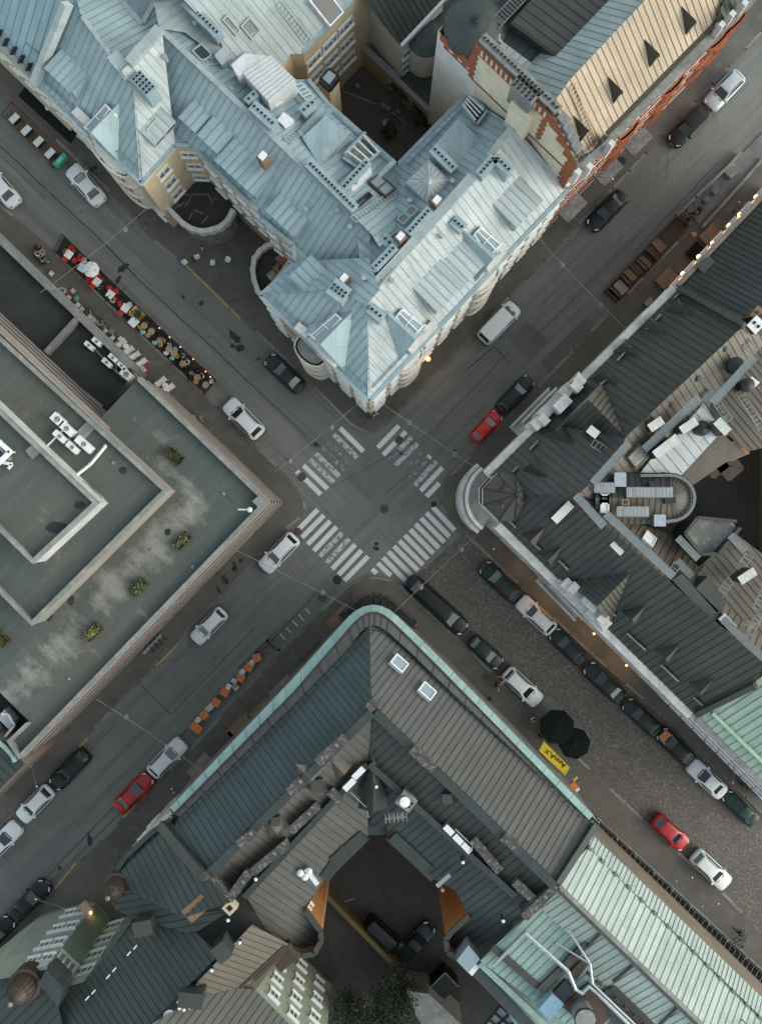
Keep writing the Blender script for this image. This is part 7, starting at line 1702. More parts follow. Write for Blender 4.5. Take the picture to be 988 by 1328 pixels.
for a in ((410.5, 577, 'walk', 140, 'black', 'black', 'dark', 'person in black walking at the worn upper left crossing', .0), (119, 220.5, 'walk', -45, 'black', 'black', 'dark', 'person in black walking beside another under the round oriel'), (125, 218, 'walk', -45, 'black', 'grey', 'dark', 'person in dark top walking at the wall side of a pair under the oriel'),
          (261.5, 543, 'stand', 20, 'grey', 'grey', 'fair', 'person in grey by the wall beside the deck chairs'), (643, 887, 'stand', -45, 'black', 'black', 'dark', 'person in black in the group beside the white estate on the cobbles'), (650.5, 885, 'stand', 135, 'white', 'grey', 'fair', 'person in a white top in the group beside the white estate'), (646.5, 877, 'stand', -90, 'sand', 'black', 'dark', 'person in sand coloured coat in the group beside the white estate'), (644, 893, 'stand', 20, 'grey', 'black', 'grey', 'grey haired person nearest the wall in that pavement group'),
          (898, 305, 'walk', 40, 'white', 'grey', 'fair', 'person in white walking past the wooden slatted platform'), (957, 1209, 'walk', -40, 'black', 'black', 'dark', 'person in black walking beside the black railing'), (963, 1018, 'walk', -45, 'olive', 'black', 'dark', 'person in an olive jacket near the right edge pavement'), (538, 813.5, 'walk', 135, 'orange', 'black', 'dark', 'person in an orange vest by the wall right of the south corner'),
          (492, 780, 'stand', 90, 'black', 'black', 'dark', 'person in black at the round entrance of the south corner'), (479, 541, 'stand', -90, 'black', 'grey', 'dark', 'person in dark clothes at the tip of the blue roofed corner'), (487, 538, 'stand', -60, 'white', 'black', 'fair', 'person in white beside the tip of the blue roofed corner'), (262, 322, 'stand', 30, 'white', 'black', 'dark', 'person in white below the round stone terrace'), (250, 337, 'stand', 0, 'cloth' if False else 'red', 'black', 'dark', 'person with a red top below the round stone terrace'),
          (953, 272, 'stand', -30, 'blue', 'black', 'dark', 'person in blue under the globe lamps'), (567, 1180 - 300, 'walk', 130, 'black', 'black', 'dark', 'person in black walking along the turquoise gutter wall'), (634, 905, 'walk', -45, 'black', 'grey', 'dark', 'person in dark clothes walking behind the pavement group'), (700, 955, 'stand', 60, 'black', 'black', 'dark', 'person in black at the corner of the yellow awning'), (689, 934, 'sit', 0, 'white', 'grey', 'fair', 'person in a white shirt under the upper black parasol', .12)):
    person(*a)
# ------------------------------------------------------------------ street furniture
def tmpl(name, cat, parts):
    t = thing(name, 'template', cat, (0, 0, 0))
    for nm, mb, mats in parts: 
        o = mb.build(nm, mats, t, origin=(0, 0, 0))
    TEMPLATES.append(t); return t
def mbx(*boxes):
    mb = MB()
    for c, s in boxes: mb.box(Vector(c), *s)
    return mb
def legs4(w, d, h, r=.022): return [('leg', mbx(((sx * w, sy * d, 0), (r * 2, r * 2, h))), ['grey_metal']) for sx in (1, -1) for sy in (1, -1)]
def shell_chair(mat):
    s = mbx(((0, 0, .43), (.46, .46, .05))); b = MB()
    P = [Vector((-.21 - .05 * math.sin(math.pi * k / 6), -.22 + .44 * k / 6, .46)) for k in range(7)]
    for a, c in zip(P, P[1:]): b.bar(a, c, .035, .38)
    return [('seat', s, [mat]), ('backrest', b, [mat]), ('armrest', mbx(((-.02, .23, .62), (.36, .05, .03))), [mat]), ('armrest', mbx(((-.02, -.23, .62), (.36, .05, .03))), [mat])] + legs4(.19, .19, .43)
T_RED = tmpl('chair', 'chair', shell_chair('red_plastic')); T_WHITE = tmpl('chair', 'chair', shell_chair('white_paint'))
T_SQT = tmpl('cafe_table', 'table', [('tabletop', mbx(((0, 0, .72), (.74, .74, .03))), ['white_paint']), ('pedestal', mbx(((0, 0, 0), (.4, .4, .03)), ((0, 0, .03), (.06, .06, .69))), ['dark_metal'])])
mb_ = MB(); mb_.lathe([(.01, .73), (.34, .73), (.34, .76), (.01, .765)], (0, 0, 0), 20); mp = MB(); mp.lathe([(.22, 0), (.22, .02), (.03, .04), (.03, .73)], (0, 0, 0), 12)
T_RND = tmpl('cafe_table', 'table', [('tabletop', mb_, ['wood_pale']), ('pedestal', mp, ['dark_metal'])])
mb_ = MB(); mb_.lathe([(.01, .40), (.17, .40), (.21, .43), (.21, .47), (.01, .48)], (0, 0, 0), 16); b_ = MB()
P_ = [Vector((.24 * math.cos(R(110 + 140 * k / 8)), .24 * math.sin(R(110 + 140 * k / 8)), .48)) for k in range(9)]
for a_, c_ in zip(P_, P_[1:]): b_.bar(a_, c_, .03, .30)
T_TUB = tmpl('chair', 'chair', [('seat', mb_, ['turquoise']), ('backrest', b_, ['turquoise'])] + legs4(.13, .13, .40))
T_STOOL = tmpl('stool', 'stool', [('cushion', mbx(((0, 0, .36), (.42, .42, .10))), ['cream_canvas']), ('frame', mbx(((0, 0, .32), (.40, .40, .04))), ['dark_metal'])] + legs4(.17, .17, .32))
d_ = MB(); Q_ = [(.55, .30), (.30, .24), (0, .26), (-.25, .42), (-.55, .85)]
for (x0, z0), (x1, z1) in zip(Q_, Q_[1:]): d_.poly([(x0, -.27, z0), (x0, .27, z0), (x1, .27, z1), (x1, -.27, z1)]); d_.poly([(x0, -.27, z0 - .015), (x1, -.27, z1 - .015), (x1, .27, z1 - .015), (x0, .27, z0 - .015)])
f_ = MB()
for s_ in (.30, -.30): f_.bar((.58, s_, .28), (-.60, s_, .90), .045, .045); f_.bar((-.45, s_, .0), (.25, s_, .5), .045, .045); f_.bar((.58, s_, .0), (.56, s_, .3), .045, .045)
T_DECK = tmpl('deck_chair', 'deck chair', [('sling', d_, ['white_canvas']), ('frame', f_, ['wood_pale'])])
T_ORT = tmpl('bistro_table', 'table', [('tabletop', mbx(((0, 0, .70), (.78, .78, .04))), ['orange_plastic'])] + legs4(.34, .34, .70))
T_LONG = tmpl('bistro_table', 'table', [('tabletop', mbx(((0, 0, .70), (1.15, .80, .04))), ['orange_plastic'])] + legs4(.5, .34, .70))
T_WT = tmpl('terrace_table', 'table', [('tabletop', mbx(((0, 0, .72), (1.0, .62, .04))), ['white_paint'])] + legs4(.42, .25, .72))
T_WBENCH = tmpl('terrace_bench', 'bench', [('seat', mbx(((0, 0, .42), (.95, .30, .05))), ['dark_metal'])] + legs4(.4, .1, .42))
T_PIC = tmpl('picnic_table', 'picnic table', [('tabletop', mbx(*[((0, -.30 + k * .15, .72), (1.55, .135, .035)) for k in range(5)]), ['wood_brown'])] + [('bench', mbx(((0, s * .62, .42), (1.5, .26, .04))), ['wood_brown']) for s in (1, -1)] + [('leg', mbx(((s * .55, 0, 0), (.07, 1.2, .06)), ((s * .55, 0, .05), (.07, .5, .67)), ((s * .55, 0, .37), (.06, 1.3, .05))), ['wood_brown']) for s in (1, -1)])
def parasol_t(mat, r, n, h, prints=False):
    c = MB(); b = MB(); ap = Vector((0, 0, h + .38))
    P = [Vector((r * math.cos(2 * math.pi * k / n), r * math.sin(2 * math.pi * k / n), h)) for k in range(n)]
    for k in range(n):
        a, q = P[k], P[(k + 1) % n]; c.poly([a, q, ap]); m = (a + q) / 2; c.poly([a, a - Vector((0, 0, .12)), q - Vector((0, 0, .12)), q])
        b.bar(a - Vector((0, 0, .03)), ap - Vector((0, 0, .05)), .02, .02)
        if prints and k % 3 == 1:
            u = (q - a).normalized(); v = (ap - m).normalized(); o = m.lerp(ap, .3) + u.cross(v).normalized() * .012; w_ = r * .13
            c.poly([o - u * w_, o - v * w_ * .6, o + u * w_ * .9, o + v * w_], 1)
    p = MB(); p.tube((0, 0, 0), (0, 0, h + .42), .025, 8); s = MB(); s.lathe([(.26, 0), (.26, .07), (.05, .1), (.05, .2)], (0, 0, 0), 14)
    return [('canopy', c, [mat, 'pink_print']), ('rib', b, ['grey_metal']), ('pole', p, ['grey_metal']), ('base', s, ['stone_grey'])]
T_PW = tmpl('parasol', 'parasol', parasol_t('white_canvas', .78, 8, 2.2, True)); T_PB = tmpl('parasol', 'parasol', parasol_t('black_canvas', 1.72, 8, 2.4))
def bike_t():
    w = lambda x: [('wheel', ring(x), ['rubber'])]
    def ring(x):
        m = MB(); Q = [Vector((x + .33 * math.cos(2 * math.pi * k / 18), 0, .34 + .33 * math.sin(2 * math.pi * k / 18))) for k in range(19)]; m.path(Q, .022, 5)
        for k in range(6): a = math.pi * k / 6; m.tube((x + .32 * math.cos(a), 0, .34 + .32 * math.sin(a)), (x - .32 * math.cos(a), 0, .34 - .32 * math.sin(a)), .005, 4)
        return m
    f = MB()
    for a, c in (((-.5, 0, .34), (-.12, 0, .80)), ((-.12, 0, .80), (.38, 0, .82)), ((-.05, 0, .34), (.38, 0, .78)), ((-.05, 0, .34), (-.14, 0, .88)), ((-.5, 0, .34), (-.05, 0, .34)), ((.38, 0, .92), (.52, 0, .34))): f.tube(a, c, .022, 6)
    hb = MB(); hb.path([Vector((.30, -.28, .95)), Vector((.40, -.1, .97)), Vector((.40, .1, .97)), Vector((.30, .28, .95))], .018, 6)
    return w(-.5) + w(.52) + [('frame', f, ['grey_metal']), ('handlebar', hb, ['dark_metal']), ('saddle', mbx(((-.15, 0, .88), (.26, .14, .06))), ['black_plastic'])]
T_BIKE = tmpl('bicycle', 'bicycle', bike_t())

def put(t, px, py, z, ang, label, group=None, mats=None, hz=.5, sc=1.0):
    p = W(px, py, z + hz); p.z = z
    return dup(t, p, R(ang), label, group, mats, sc)
C60 = lambda x, y: (60 + x / 7.057, 300 + y / 7.057)
C150 = lambda x, y: (150 + x / 7.057, 380 + y / 7.057)
ST1 = -43.5   # direction of the upper left street in the world
# decks
def deck(name, pts, z, mats, label, m0=0):
    mb = MB(); mb.prism([W(x, y) for x, y in pts], 0, z, 0); o = mb.build(name, mats); tag(o, label, 'terrace deck'); return o
deck('terrace_deck', [(84.5, 307), (184, 402), (169, 419), (73.5, 328)], .14, 'carpet_green', 'dark green carpeted deck with red chairs')
deck('terrace_deck', [(184, 402), (281, 494), (266, 511), (169, 419)], .14, 'dark_deck', 'dark brown boarded deck with turquoise and yellow chairs')
deck('terrace_deck', [(19, 137), (90, 203), (74, 220), (6, 153)], .15, 'deck_boards', 'brown boarded deck with four white tables at the upper left')
mb = MB()
for p0, p1 in (((84.5, 307), (281, 494)), ((73.5, 328), (84.5, 307)), ((281, 494), (266, 511))):
    a, c = W(*p0, .14), W(*p1, .14); L_ = (c - a).length; d = (c - a).normalized(); n_ = max(1, int(L_ / 1.6))
    mb.bar(a + Vector((0, 0, .85)), c + Vector((0, 0, .85)), .05, .05)
    mb.bar(a + Vector((0, 0, .45)), c + Vector((0, 0, .45)), .03, .03)
    for k in range(n_ + 1): mb.box(a + d * L_ * k / n_, .06, .06, .9)
tag(mb.build('terrace_rail', 'black_plastic'), 'thin black rail round the red chair terrace and the brown deck', 'railing')
mb = MB()
for p0, p1 in (((19, 137), (6, 153)), ((6, 153), (74, 220))):
    a, c = W(*p0, .15), W(*p1, .15); L_ = (c - a).length; d = (c - a).normalized(); n_ = max(1, int(L_ / 1.5))
    mb.bar(a + Vector((0, 0, .8)), c + Vector((0, 0, .8)), .06, .06)
    for k in range(n_ + 1): mb.box(a + d * L_ * k / n_, .06, .06, .82)
tag(mb.build('terrace_rail', 'wood_dark'), 'dark rail along the road side of the deck with white tables', 'railing')
for i, (x, y) in enumerate(((19.2, 153.5), (34.5, 169), (50.5, 183.5), (65.3, 198.8))):
    put(T_WT, x, y, .15, 45, '%s white terrace table from the upper left end of the brown deck' % ORD[i], 'white tables on the brown deck', hz=.7)
    put(T_WBENCH, x + 4.5, y + 5, .15, 45, 'dark bench below the %s white terrace table from the upper left' % ORD[i], 'benches on the brown deck', hz=.4)
t = thing('planter', 'long bright green planter box closing the deck by the white saloon', 'planter', W(81, 210, .15)); mb = MB(); a, c = W(73.5, 218, .14), W(88, 203, .14); mb.bar(a, c, .5, .7); mb.build('box', 'green_paint', t); mb = MB(); mb.bar(a.lerp(c, .3) + Vector((0, 0, .7)), a.lerp(c, .72) + Vector((0, 0, .7)), .3, .04); mb.build('lid', 'turquoise', t)
t = thing('planter', 'low planter of brown flowers at the end of the brown deck', 'planter', W(72, 212, .15)); mb = MB(); 
rnd = random.Random(5); 
for i in range(260):
    c = W(71 + rnd.uniform(-3, 9), 213 - rnd.uniform(-2, 6), .3) + Vector((0, 0, rnd.uniform(0, .35))); u = Vector((rnd.uniform(-1, 1), rnd.uniform(-1, 1), rnd.uniform(-.4, .4))).normalized(); v = u.orthogonal(); s_ = rnd.uniform(.04, .09); mb.poly([c - u * s_, c + v * s_, c + u * s_, c - v * s_], rnd.choice((0, 0, 1)))
mb.build('flowers', ['leaf_green', 'orange_plastic'], t); mb = MB(); mb.bar(W(67, 216, .15), W(78, 205, .15), .45, .3); mb.build('box', 'wood_dark', t)
# red chairs and white tables
for i, (x, y) in enumerate(((210, 212), (330, 335), (468, 463), (590, 580), (728, 703))):
    put(T_SQT, *C60(x, y), .14, ST1 + 8, '%s white square table from the upper left end of the green carpet' % ORD[i], 'white tables on the green carpet', hz=.7)
REDC = [((237, 160), 225), ((180, 255), 45), ((262, 268), 135), ((316, 240), 225), ((465, 398), 0), ((497, 436), 225), ((398, 450), 0), ((432, 502), 45), ((586, 528), 270), ((640, 552), 200), ((628, 622), 135), ((688, 672), 300), ((692, 742), 45), ((765, 748), 135), ((238, 178), 225), ((322, 258), 250), ((412, 448), 10)]
REDC.sort(key=lambda q: q[0][0] + q[0][1])
for i, ((x, y), a) in enumerate(REDC[:17]):
    put(T_RED, *C60(x, y), .14, a + 0, '%s red chair along the green carpet, counting from its upper left end' % ORD[i], 'red chairs on the green carpet', hz=.45)
for (x, y), lab in (((350, 272), 'white chair beside the white parasol on the green carpet'), ((766, 676), 'white chair at the last white table of the green carpet')): put(T_WHITE, *C60(x, y), .14, 200, lab, hz=.45)
put(T_PW, 118.2, 349, .14, 10, 'white octagonal parasol with pink prints over the green carpet', hz=2.3)
for (x, y), a, top, hair, lab in (((165, 172), -45, 'red', 'dark', 'seated guest in red at the upper left end of the green carpet'), ((568, 618), 45, 'black', 'dark', 'seated guest in black at the fourth white table'), ((600, 645), 80, 'white', 'fair', 'seated guest in white at the fourth white table'), ((520, 505), 180, 'black', 'dark', 'seated guest in dark clothes beside the third white table')):
    px, py = C60(x, y); person(px, py, 'sit', a, top, 'grey', hair, lab, .14)
t = thing('planter', 'yellow rimmed planter with a bush between the green carpet and the brown deck', 'planter', W(180, 408.5, .14)); c0 = W(179.5, 408, .14); mb = MB(); 
for k in range(4): an = R(ST1 + 90 * k); mb.boxm(Matrix.Translation(c0 + Vector((math.cos(an) * .52, math.sin(an) * .52, 0))) @ Matrix.Rotation(an, 4, 'Z'), .12, 1.15, .8)
mb.boxm(Matrix.Translation(c0) @ Matrix.Rotation(R(ST1), 4, 'Z'), 1.0, 1.0, .7, 1); mb.build('box', ['yellow_paint', 'cream_canvas'], t); mb = MB(); rnd = random.Random(8)
for i in range(300):
    c = c0 + Vector((rnd.gauss(.15, .2), rnd.gauss(-.15, .2), .75 + abs(rnd.gauss(0, .22)))); u = Vector((rnd.uniform(-1, 1), rnd.uniform(-1, 1), rnd.uniform(-.4, .4))).normalized(); v = u.orthogonal(); s_ = rnd.uniform(.04, .10); mb.poly([c - u * s_, c + v * s_, c + u * s_, c - v * s_])
mb.build('shrub', 'leaf_green', t)
put(T_SQT, 174, 418, .14, ST1, 'larger white table beside the yellow rimmed planter', hz=.7, sc=1.15)
# brown deck
for i, (x, y) in enumerate(((265, 298), (330, 352), (412, 432), (492, 515), (538, 555), (620, 650), (750, 775), (827, 842))):
    put(T_RND, *C150(x, y), .14, 0, '%s round wooden table from the planter end of the brown deck' % ORD[i], 'round tables on the brown deck', hz=.7)
for i, ((x, y), a, m) in enumerate((((235, 312), 30, 'yellow_paint'), ((258, 358), 20, 'turquoise'), ((300, 385), 60, 'yellow_paint'), ((367, 455), 30, 'blue_paint' if False else 'turquoise'), ((415, 475), 90, 'yellow_paint'), ((495, 483), 250, 'turquoise'), ((550, 522), 250, 'turquoise'), ((522, 595), 70, 'turquoise'), ((565, 578), 140, 'yellow_paint'), ((625, 580), 250, 'turquoise'), ((705, 740), 320, 'wood_pale'), ((740, 812), 60, 'yellow_paint'), ((878, 812), 200, 'white_paint'), ((470, 548), 45, 'white_paint'))):
    put(T_TUB, *C150(x, y), .14, a, '%s tub chair along the brown deck from the planter, %s' % (ORD[i], {'turquoise': 'turquoise', 'yellow_paint': 'yellow', 'wood_pale': 'wooden', 'white_paint': 'white'}[m]), 'tub chairs on the brown deck', {'turquoise': m}, hz=.45)
for i, ((x, y), a, top, hair) in enumerate((((310, 270), 200, 'black', 'dark'), ((405, 385), 270, 'black', 'dark'), ((445, 408), 200, 'black', 'dark'), ((455, 435), 180, 'grey', 'fair'), ((628, 590), 260, 'red', 'fair'), ((575, 660), 0, 'black', 'dark'), ((640, 685), 80, 'black', 'dark'), ((672, 620), 200, 'white', 'grey'), ((687, 775), 0, 'black', 'dark'), ((752, 715), 260, 'black', 'dark'), ((803, 752), 200, 'white', 'dark'), ((795, 802), 160, 'black', 'dark'))):
    px, py = C150(x, y); person(px, py, 'sit', a, top, 'black', hair, '%s seated guest on the brown deck counting from the planter' % ORD[i], .14, 'guests on the brown deck')
    put(T_TUB, px, py, .14, a, 'chair under the %s seated guest from the planter on the brown deck' % ORD[i], 'occupied chairs on the brown deck', {'turquoise': 'black_plastic'}, hz=.45)
# seats along the left wall
for i, ((x, y), m) in enumerate((((50, 385), 'cream_canvas'), ((247, 543), 'peach'), ((208, 608), 'cream_canvas'), ((280, 612), 'green_paint'), ((293, 672), 'cream_canvas'), ((330, 712), 'cream_canvas'), ((405, 782), 'cream_canvas'), ((440, 812), 'cream_canvas'), ((545, 912), 'cream_canvas'), ((598, 915), 'blue_paint'), ((607, 972), 'cream_canvas'), ((683, 985), 'white_canvas'))):
    put(T_STOOL, *C60(x, y), .13, ST1, '%s stool along the left pavement wall from the top, %s' % (ORD[i], {'cream_canvas': 'cream', 'peach': 'peach', 'green_paint': 'green', 'blue_paint': 'blue', 'white_canvas': 'white'}[m]), 'stools along the pavement wall', {'cream_canvas': m}, hz=.45)
for i, ((x, y), a, top, leg, hair) in enumerate((((-95, 215), 45, 'white', 'black', 'fair'), ((-55, 262), 45, 'sand', 'black', 'dark'), ((-25, 285), 40, 'black', 'grey', 'fair'), ((-50, 205), 60, 'sand', 'grey', 'fair'), ((245, 640), 45, 'black', 'grey', 'dark'), ((365, 745), 45, 'blue', 'grey', 'dark'), ((400, 722), 225, 'grey', 'black', 'dark'), ((470, 850), 45, 'sand', 'grey', 'fair'), ((500, 880), 45, 'blue', 'grey', 'dark'), ((508, 812), 225, 'grey', 'black', 'dark'), ((570, 945), 45, 'black', 'grey', 'dark'))):
    px, py = C60(x, y); person(px, py, 'sit', a, top, leg, hair, '%s seated guest along the left pavement wall from the top' % ORD[i], .13, 'guests along the pavement wall')
    put(T_STOOL, px, py, .13, a, 'seat under the %s guest along the left pavement wall' % ORD[i], 'occupied seats along the pavement wall', {'cream_canvas': 'wood_dark'}, hz=.4)
person(48, 321, 'stand', -45, 'black', 'black', 'dark', 'person in black standing above the green carpet on the pavement'); person(53, 323, 'stand', 135, 'black', 'sand', 'dark', 'person in sand coloured trousers standing above the green carpet')
t = thing('wire_chair', 'empty white wire chair beside the peach stool', 'chair', W(83, 378, .13)); mb = MB(); c = W(83, 378.5, .13)
for z_, r_ in ((.42, .42), (.75, .42)): mb.path([c + Vector((r_ * math.cos(R(45 * k)), r_ * .6 * math.sin(R(45 * k)), z_)) for k in range(9)], .02, 5)
for k in range(4): mb.tube(c + Vector((.3 * math.cos(R(45 + 90 * k)), .2 * math.sin(R(45 + 90 * k)), 0)), c + Vector((.4 * math.cos(R(45 + 90 * k)), .25 * math.sin(R(45 + 90 * k)), .75)), .02, 5)
mb.build('frame', 'white_metal', t)
for i, ((x, y), a) in enumerate((((52, 460), 40), ((122, 527), 40), ((175, 573), 35), ((240, 636), 40), ((420, 810), 45), ((492, 870), 40))):
    put(T_DECK, *C150(x, y), .13, a, '%s white deck chair along the left wall from the top' % ORD[i], 'white deck chairs', hz=.45)
for i, (x, y) in enumerate(((96, 488), (455, 848))): put(T_RND, *C150(x, y), .13, 0, ['small white round table by the first deck chair', 'small white round table between the last two deck chairs'][i], None, {'wood_pale': 'white_paint'}, hz=.7, sc=.85)
t = thing('advert_board', 'small red framed advert board with blue and white stripes by the deck chairs', 'sign board', W(188, 479, .13)); c = W(187.5, 479.5, .13); yw = R(40); mb = MB(); mb.box(c, .62, .75, .45, yw); mb.build('frame', 'red_plastic', t); mb = MB(); mb.box(c + Vector((0, 0, .45)), .3, .6, .012, yw, 0); mb.box(c + Vector((.02, .0, .462)), .12, .5, .01, yw, 1); mb.build('panel', ['white_paint', 'blue_paint'], t); mb = MB(); mb.box(c + Vector((-.35, -.1, 0)), .3, .75, .5, yw); mb.build('stand', 'black_plastic', t)
t = thing('street_box', 'small white box on the pavement beside the person in grey', 'box', W(251, 542.5, .13)); mb = MB(); mb.box(W(251, 542, .13), .42, .36, .45, .6); mb.build('box', 'white_paint', t); mb = MB(); mb.box(W(251, 542, .58), .46, .40, .05, .6); mb.build('lid', 'cream_canvas', t)
# orange tables of the lower left terrace
C180 = lambda x, y: (180 + x / 4.94, 800 + y / 4.94)
for i, (x, y) in enumerate(((757, 262), (705, 323), (652, 390), (553, 483), (497, 548), (420, 628))): put(T_ORT, *C180(x, y), .008, [20, 55, 70, 60, 65, 40][i], '%s orange square table of the row, from the parking bays' % ORD[i], 'orange tables beside the kerb', hz=.7)
put(T_LONG, *C180(370, 710), .008, -38, 'long orange table at the lower end of the row', hz=.7)
for i, (x, y) in enumerate(((728, 290), (667, 350), (612, 412), (578, 445), (467, 570), (445, 590), (385, 656))): put(T_WHITE, *C180(x, y), .008, [60, 50, 230, 60, 60, 230, 50][i], '%s white chair of the row between the orange tables, from the parking bays' % ORD[i], 'white chairs beside the kerb', hz=.45)
person(305.8, 891, 'sit', 140, 'sand', 'sand', 'fair', 'person in sand clothes sitting beside the orange tables', .008); put(T_WHITE, 305.8, 891, .008, 140, 'white chair under the sitter beside the orange tables', hz=.45)
mb = MB()
for p0, p1 in ((C180(825, 150), C180(900, 212)), (C180(825, 150), C180(755, 225))):
    a, c = W(*p0, .01), W(*p1, .01); 
    for z_ in (.45, .9): mb.bar(a + Vector((0, 0, z_)), c + Vector((0, 0, z_)), .05, .05)
    for q in (a, c): mb.box(q, .22, .22, .1); mb.box(q, .07, .07, 1.0)
tag(mb.build('barrier', 'black_plastic'), 'black barrier rail closing the orange table terrace', 'barrier')
# upper right terraces
deck('terrace_deck', [(782, 377), (877, 281), (893, 297), (799, 394)], .15, 'wood_dark', 'brown timber deck with picnic tables on the upper right street')
deck('terrace_deck', [(888, 272), (962, 199), (988, 172), (1010, 180), (1000, 200), (905, 290)], .15, 'grey_deck', 'grey paved terrace along the upper right kerb')
C76 = lambda x, y: (760 + x / 4.333, 200 + y / 4.333)
for i, (x, y, m) in enumerate(((190, 752, 'rose_plaster'), (245, 675, 'wood_brown'), (280, 640, 'wood_dark'), (320, 612, 'wood_brown'), (368, 545, 'wood_dark'), (402, 512, 'wood_brown'))): put(T_PIC, *C76(x, y), .15, -47, '%s picnic table on the timber deck from the lower end' % ORD[i], 'picnic tables on the timber deck', {'wood_brown': m}, hz=.7, sc=.86)
mb = MB()
for x in ((100, 772, 170, 838), (118, 758, 185, 822), (322, 545, 390, 608), (275, 590, 345, 655)):
    a, c = W(*C76(x[0], x[1]), .15), W(*C76(x[2], x[3]), .15); mb.bar(a, c, .12, .85)
a, c = W(*C76(100, 772), .15), W(*C76(500, 352), .15); mb.bar(a, c, .12, .8); tag(mb.build('booth_screen', 'wood_dark'), 'low timber screens dividing the picnic deck', 'screen')
mb = MB(); 
for p0, p1 in (((610, 245), (790, 75)), ((790, 75), (860, 0)), ((500, 352), (600, 255)), ((640, 420), (900, 130)), ((900, 130), (985, 30))):
    mb.bar(W(*C76(*p0), .15), W(*C76(*p1), .15), .28, .6 if p0[0] < 900 else .3)
tag(mb.build('planter_wall', 'stone_grey'), 'low grey planter walls round the upper right terrace', 'planter wall')
for i, (x, y) in enumerate(((805, 95), (715, 215), (665, 262))):
    t = thing('bench_block', ['pale ribbed bench block at the upper end of the grey terrace', 'grey bench block in the middle of the grey terrace', 'small grey bench block at the lower end of the grey terrace'][i], 'bench', W(*C76(x, y), .15)); c = W(*C76(x, y), .15); mb = MB(); s_ = (1.2, .5, .45)[i]; mb.box(c, s_, s_ * .8, .1, R(45)); mb.build('plinth', 'dark_metal', t); mb = MB()
    for k in range(5): mb.boxm(Matrix.Translation(c + Vector((0, 0, .1))) @ Matrix.Rotation(R(-45), 4, 'Z') @ Matrix.Translation((-s_ * .4 + k * s_ * .2, 0, 0)), s_ * .17, s_ * 1.1, .4)
    mb.build('seat', 'felt_pale' if i == 0 else 'stone_grey', t)
for i, (x, y, a, top, hair) in enumerate(((545, 340, 0, 'grey', 'dark'), (575, 365, 90, 'black', 'dark'), (620, 330, 180, 'red', 'fair'), (640, 310, 200, 'black', 'dark'), (560, 395, 60, 'black', 'dark'))):
    px, py = C76(x, y); person(px, py, 'sit', a, top, 'black', hair, '%s guest in the dark seating corner of the upper right terrace' % ORD[i], .15, 'guests on the grey terrace')
    put(T_STOOL, px, py, .15, a, 'stool under the %s guest on the upper right terrace' % ORD[i], 'occupied stools on the grey terrace', {'cream_canvas': 'wood_dark'}, hz=.4)
for i, (x, y, w_, d_, m, lab) in enumerate(((688, 460, 1.9, 1.4, 'wood_brown', 'slatted wooden platform under the lamps, nearer the top'), (460, 722, 1.9, 2.2, 'wood_brown', 'larger slatted wooden platform by the white cornice'), (608, 555, 1.6, 1.4, 'black_canvas', 'dark green covered platform between the two slatted ones'), (352, 842, .9, .9, 'rose_plaster', 'small rose coloured canopy block at the end of the white cornice'))):
    c = W(*C76(x, y), .13); t = thing('platform', lab, 'platform', c); mb = MB()
    for k in range(9): mb.boxm(Matrix.Translation(c + Vector((0, 0, .42))) @ Matrix.Rotation(R(45), 4, 'Z') @ Matrix.Translation((0, -d_ / 2 + d_ * (k + .5) / 9, 0)), w_, d_ / 9 * .86, .06)
    mb.build('boards', m, t); mb = MB()
    for sx in (-1, 1): mb.boxm(Matrix.Translation(c) @ Matrix.Rotation(R(45), 4, 'Z') @ Matrix.Translation((sx * w_ * .42, 0, 0)), .1, d_ * .95, .42)
    mb.build('frame', 'wood_dark', t)
# black parasols, yellow awning and sign
deck('terrace_deck', [(682, 916), (714, 903), (770, 958), (745, 992)], .012, 'grey_deck', 'small grey terrace platform below the black parasols')
put(T_PB, 722, 943, .02, 20, 'upper of the two black parasols at the cobbled kerb', hz=2.5); put(T_PB, 745.5, 965, .02, 8, 'lower black parasol at the cobbled kerb', hz=2.5, sc=.9)
put(T_RND, 716, 930, .02, 0, 'round table under the upper black parasol', hz=.7); put(T_RND, 744, 960, .02, 0, 'round table under the lower black parasol', hz=.7)
t = thing('shop_awning', 'bright yellow shop awning lettered AnnA.K over the lower pavement', 'awning', W(718, 985)); zA, zB = 3.3, 2.6
a0, a1 = W(698.7, 973.7, zA), W(733, 1006, zA); b0, b1 = W(705, 961.4, zB), W(738.3, 995, zB)
mb = MB(); nrm = (a1 - a0).cross(b0 - a0).normalized(); nrm = nrm if nrm.z > 0 else -nrm
for o_ in (0, -.03): mb.poly([p + nrm * o_ for p in (a0, a1, b1, b0)])
mb.poly([b0, b1, b1 - Vector((0, 0, .16)), b0 - Vector((0, 0, .16))]); mb.build('canvas', 'banner_yellow', t)
mb = MB(); mb.bar(a0 - Vector((0, 0, .06)), b0 - Vector((0, 0, .06)), .05, .05); mb.bar(a1 - Vector((0, 0, .06)), b1 - Vector((0, 0, .06)), .05, .05); mb.build('frame', 'grey_metal', t)
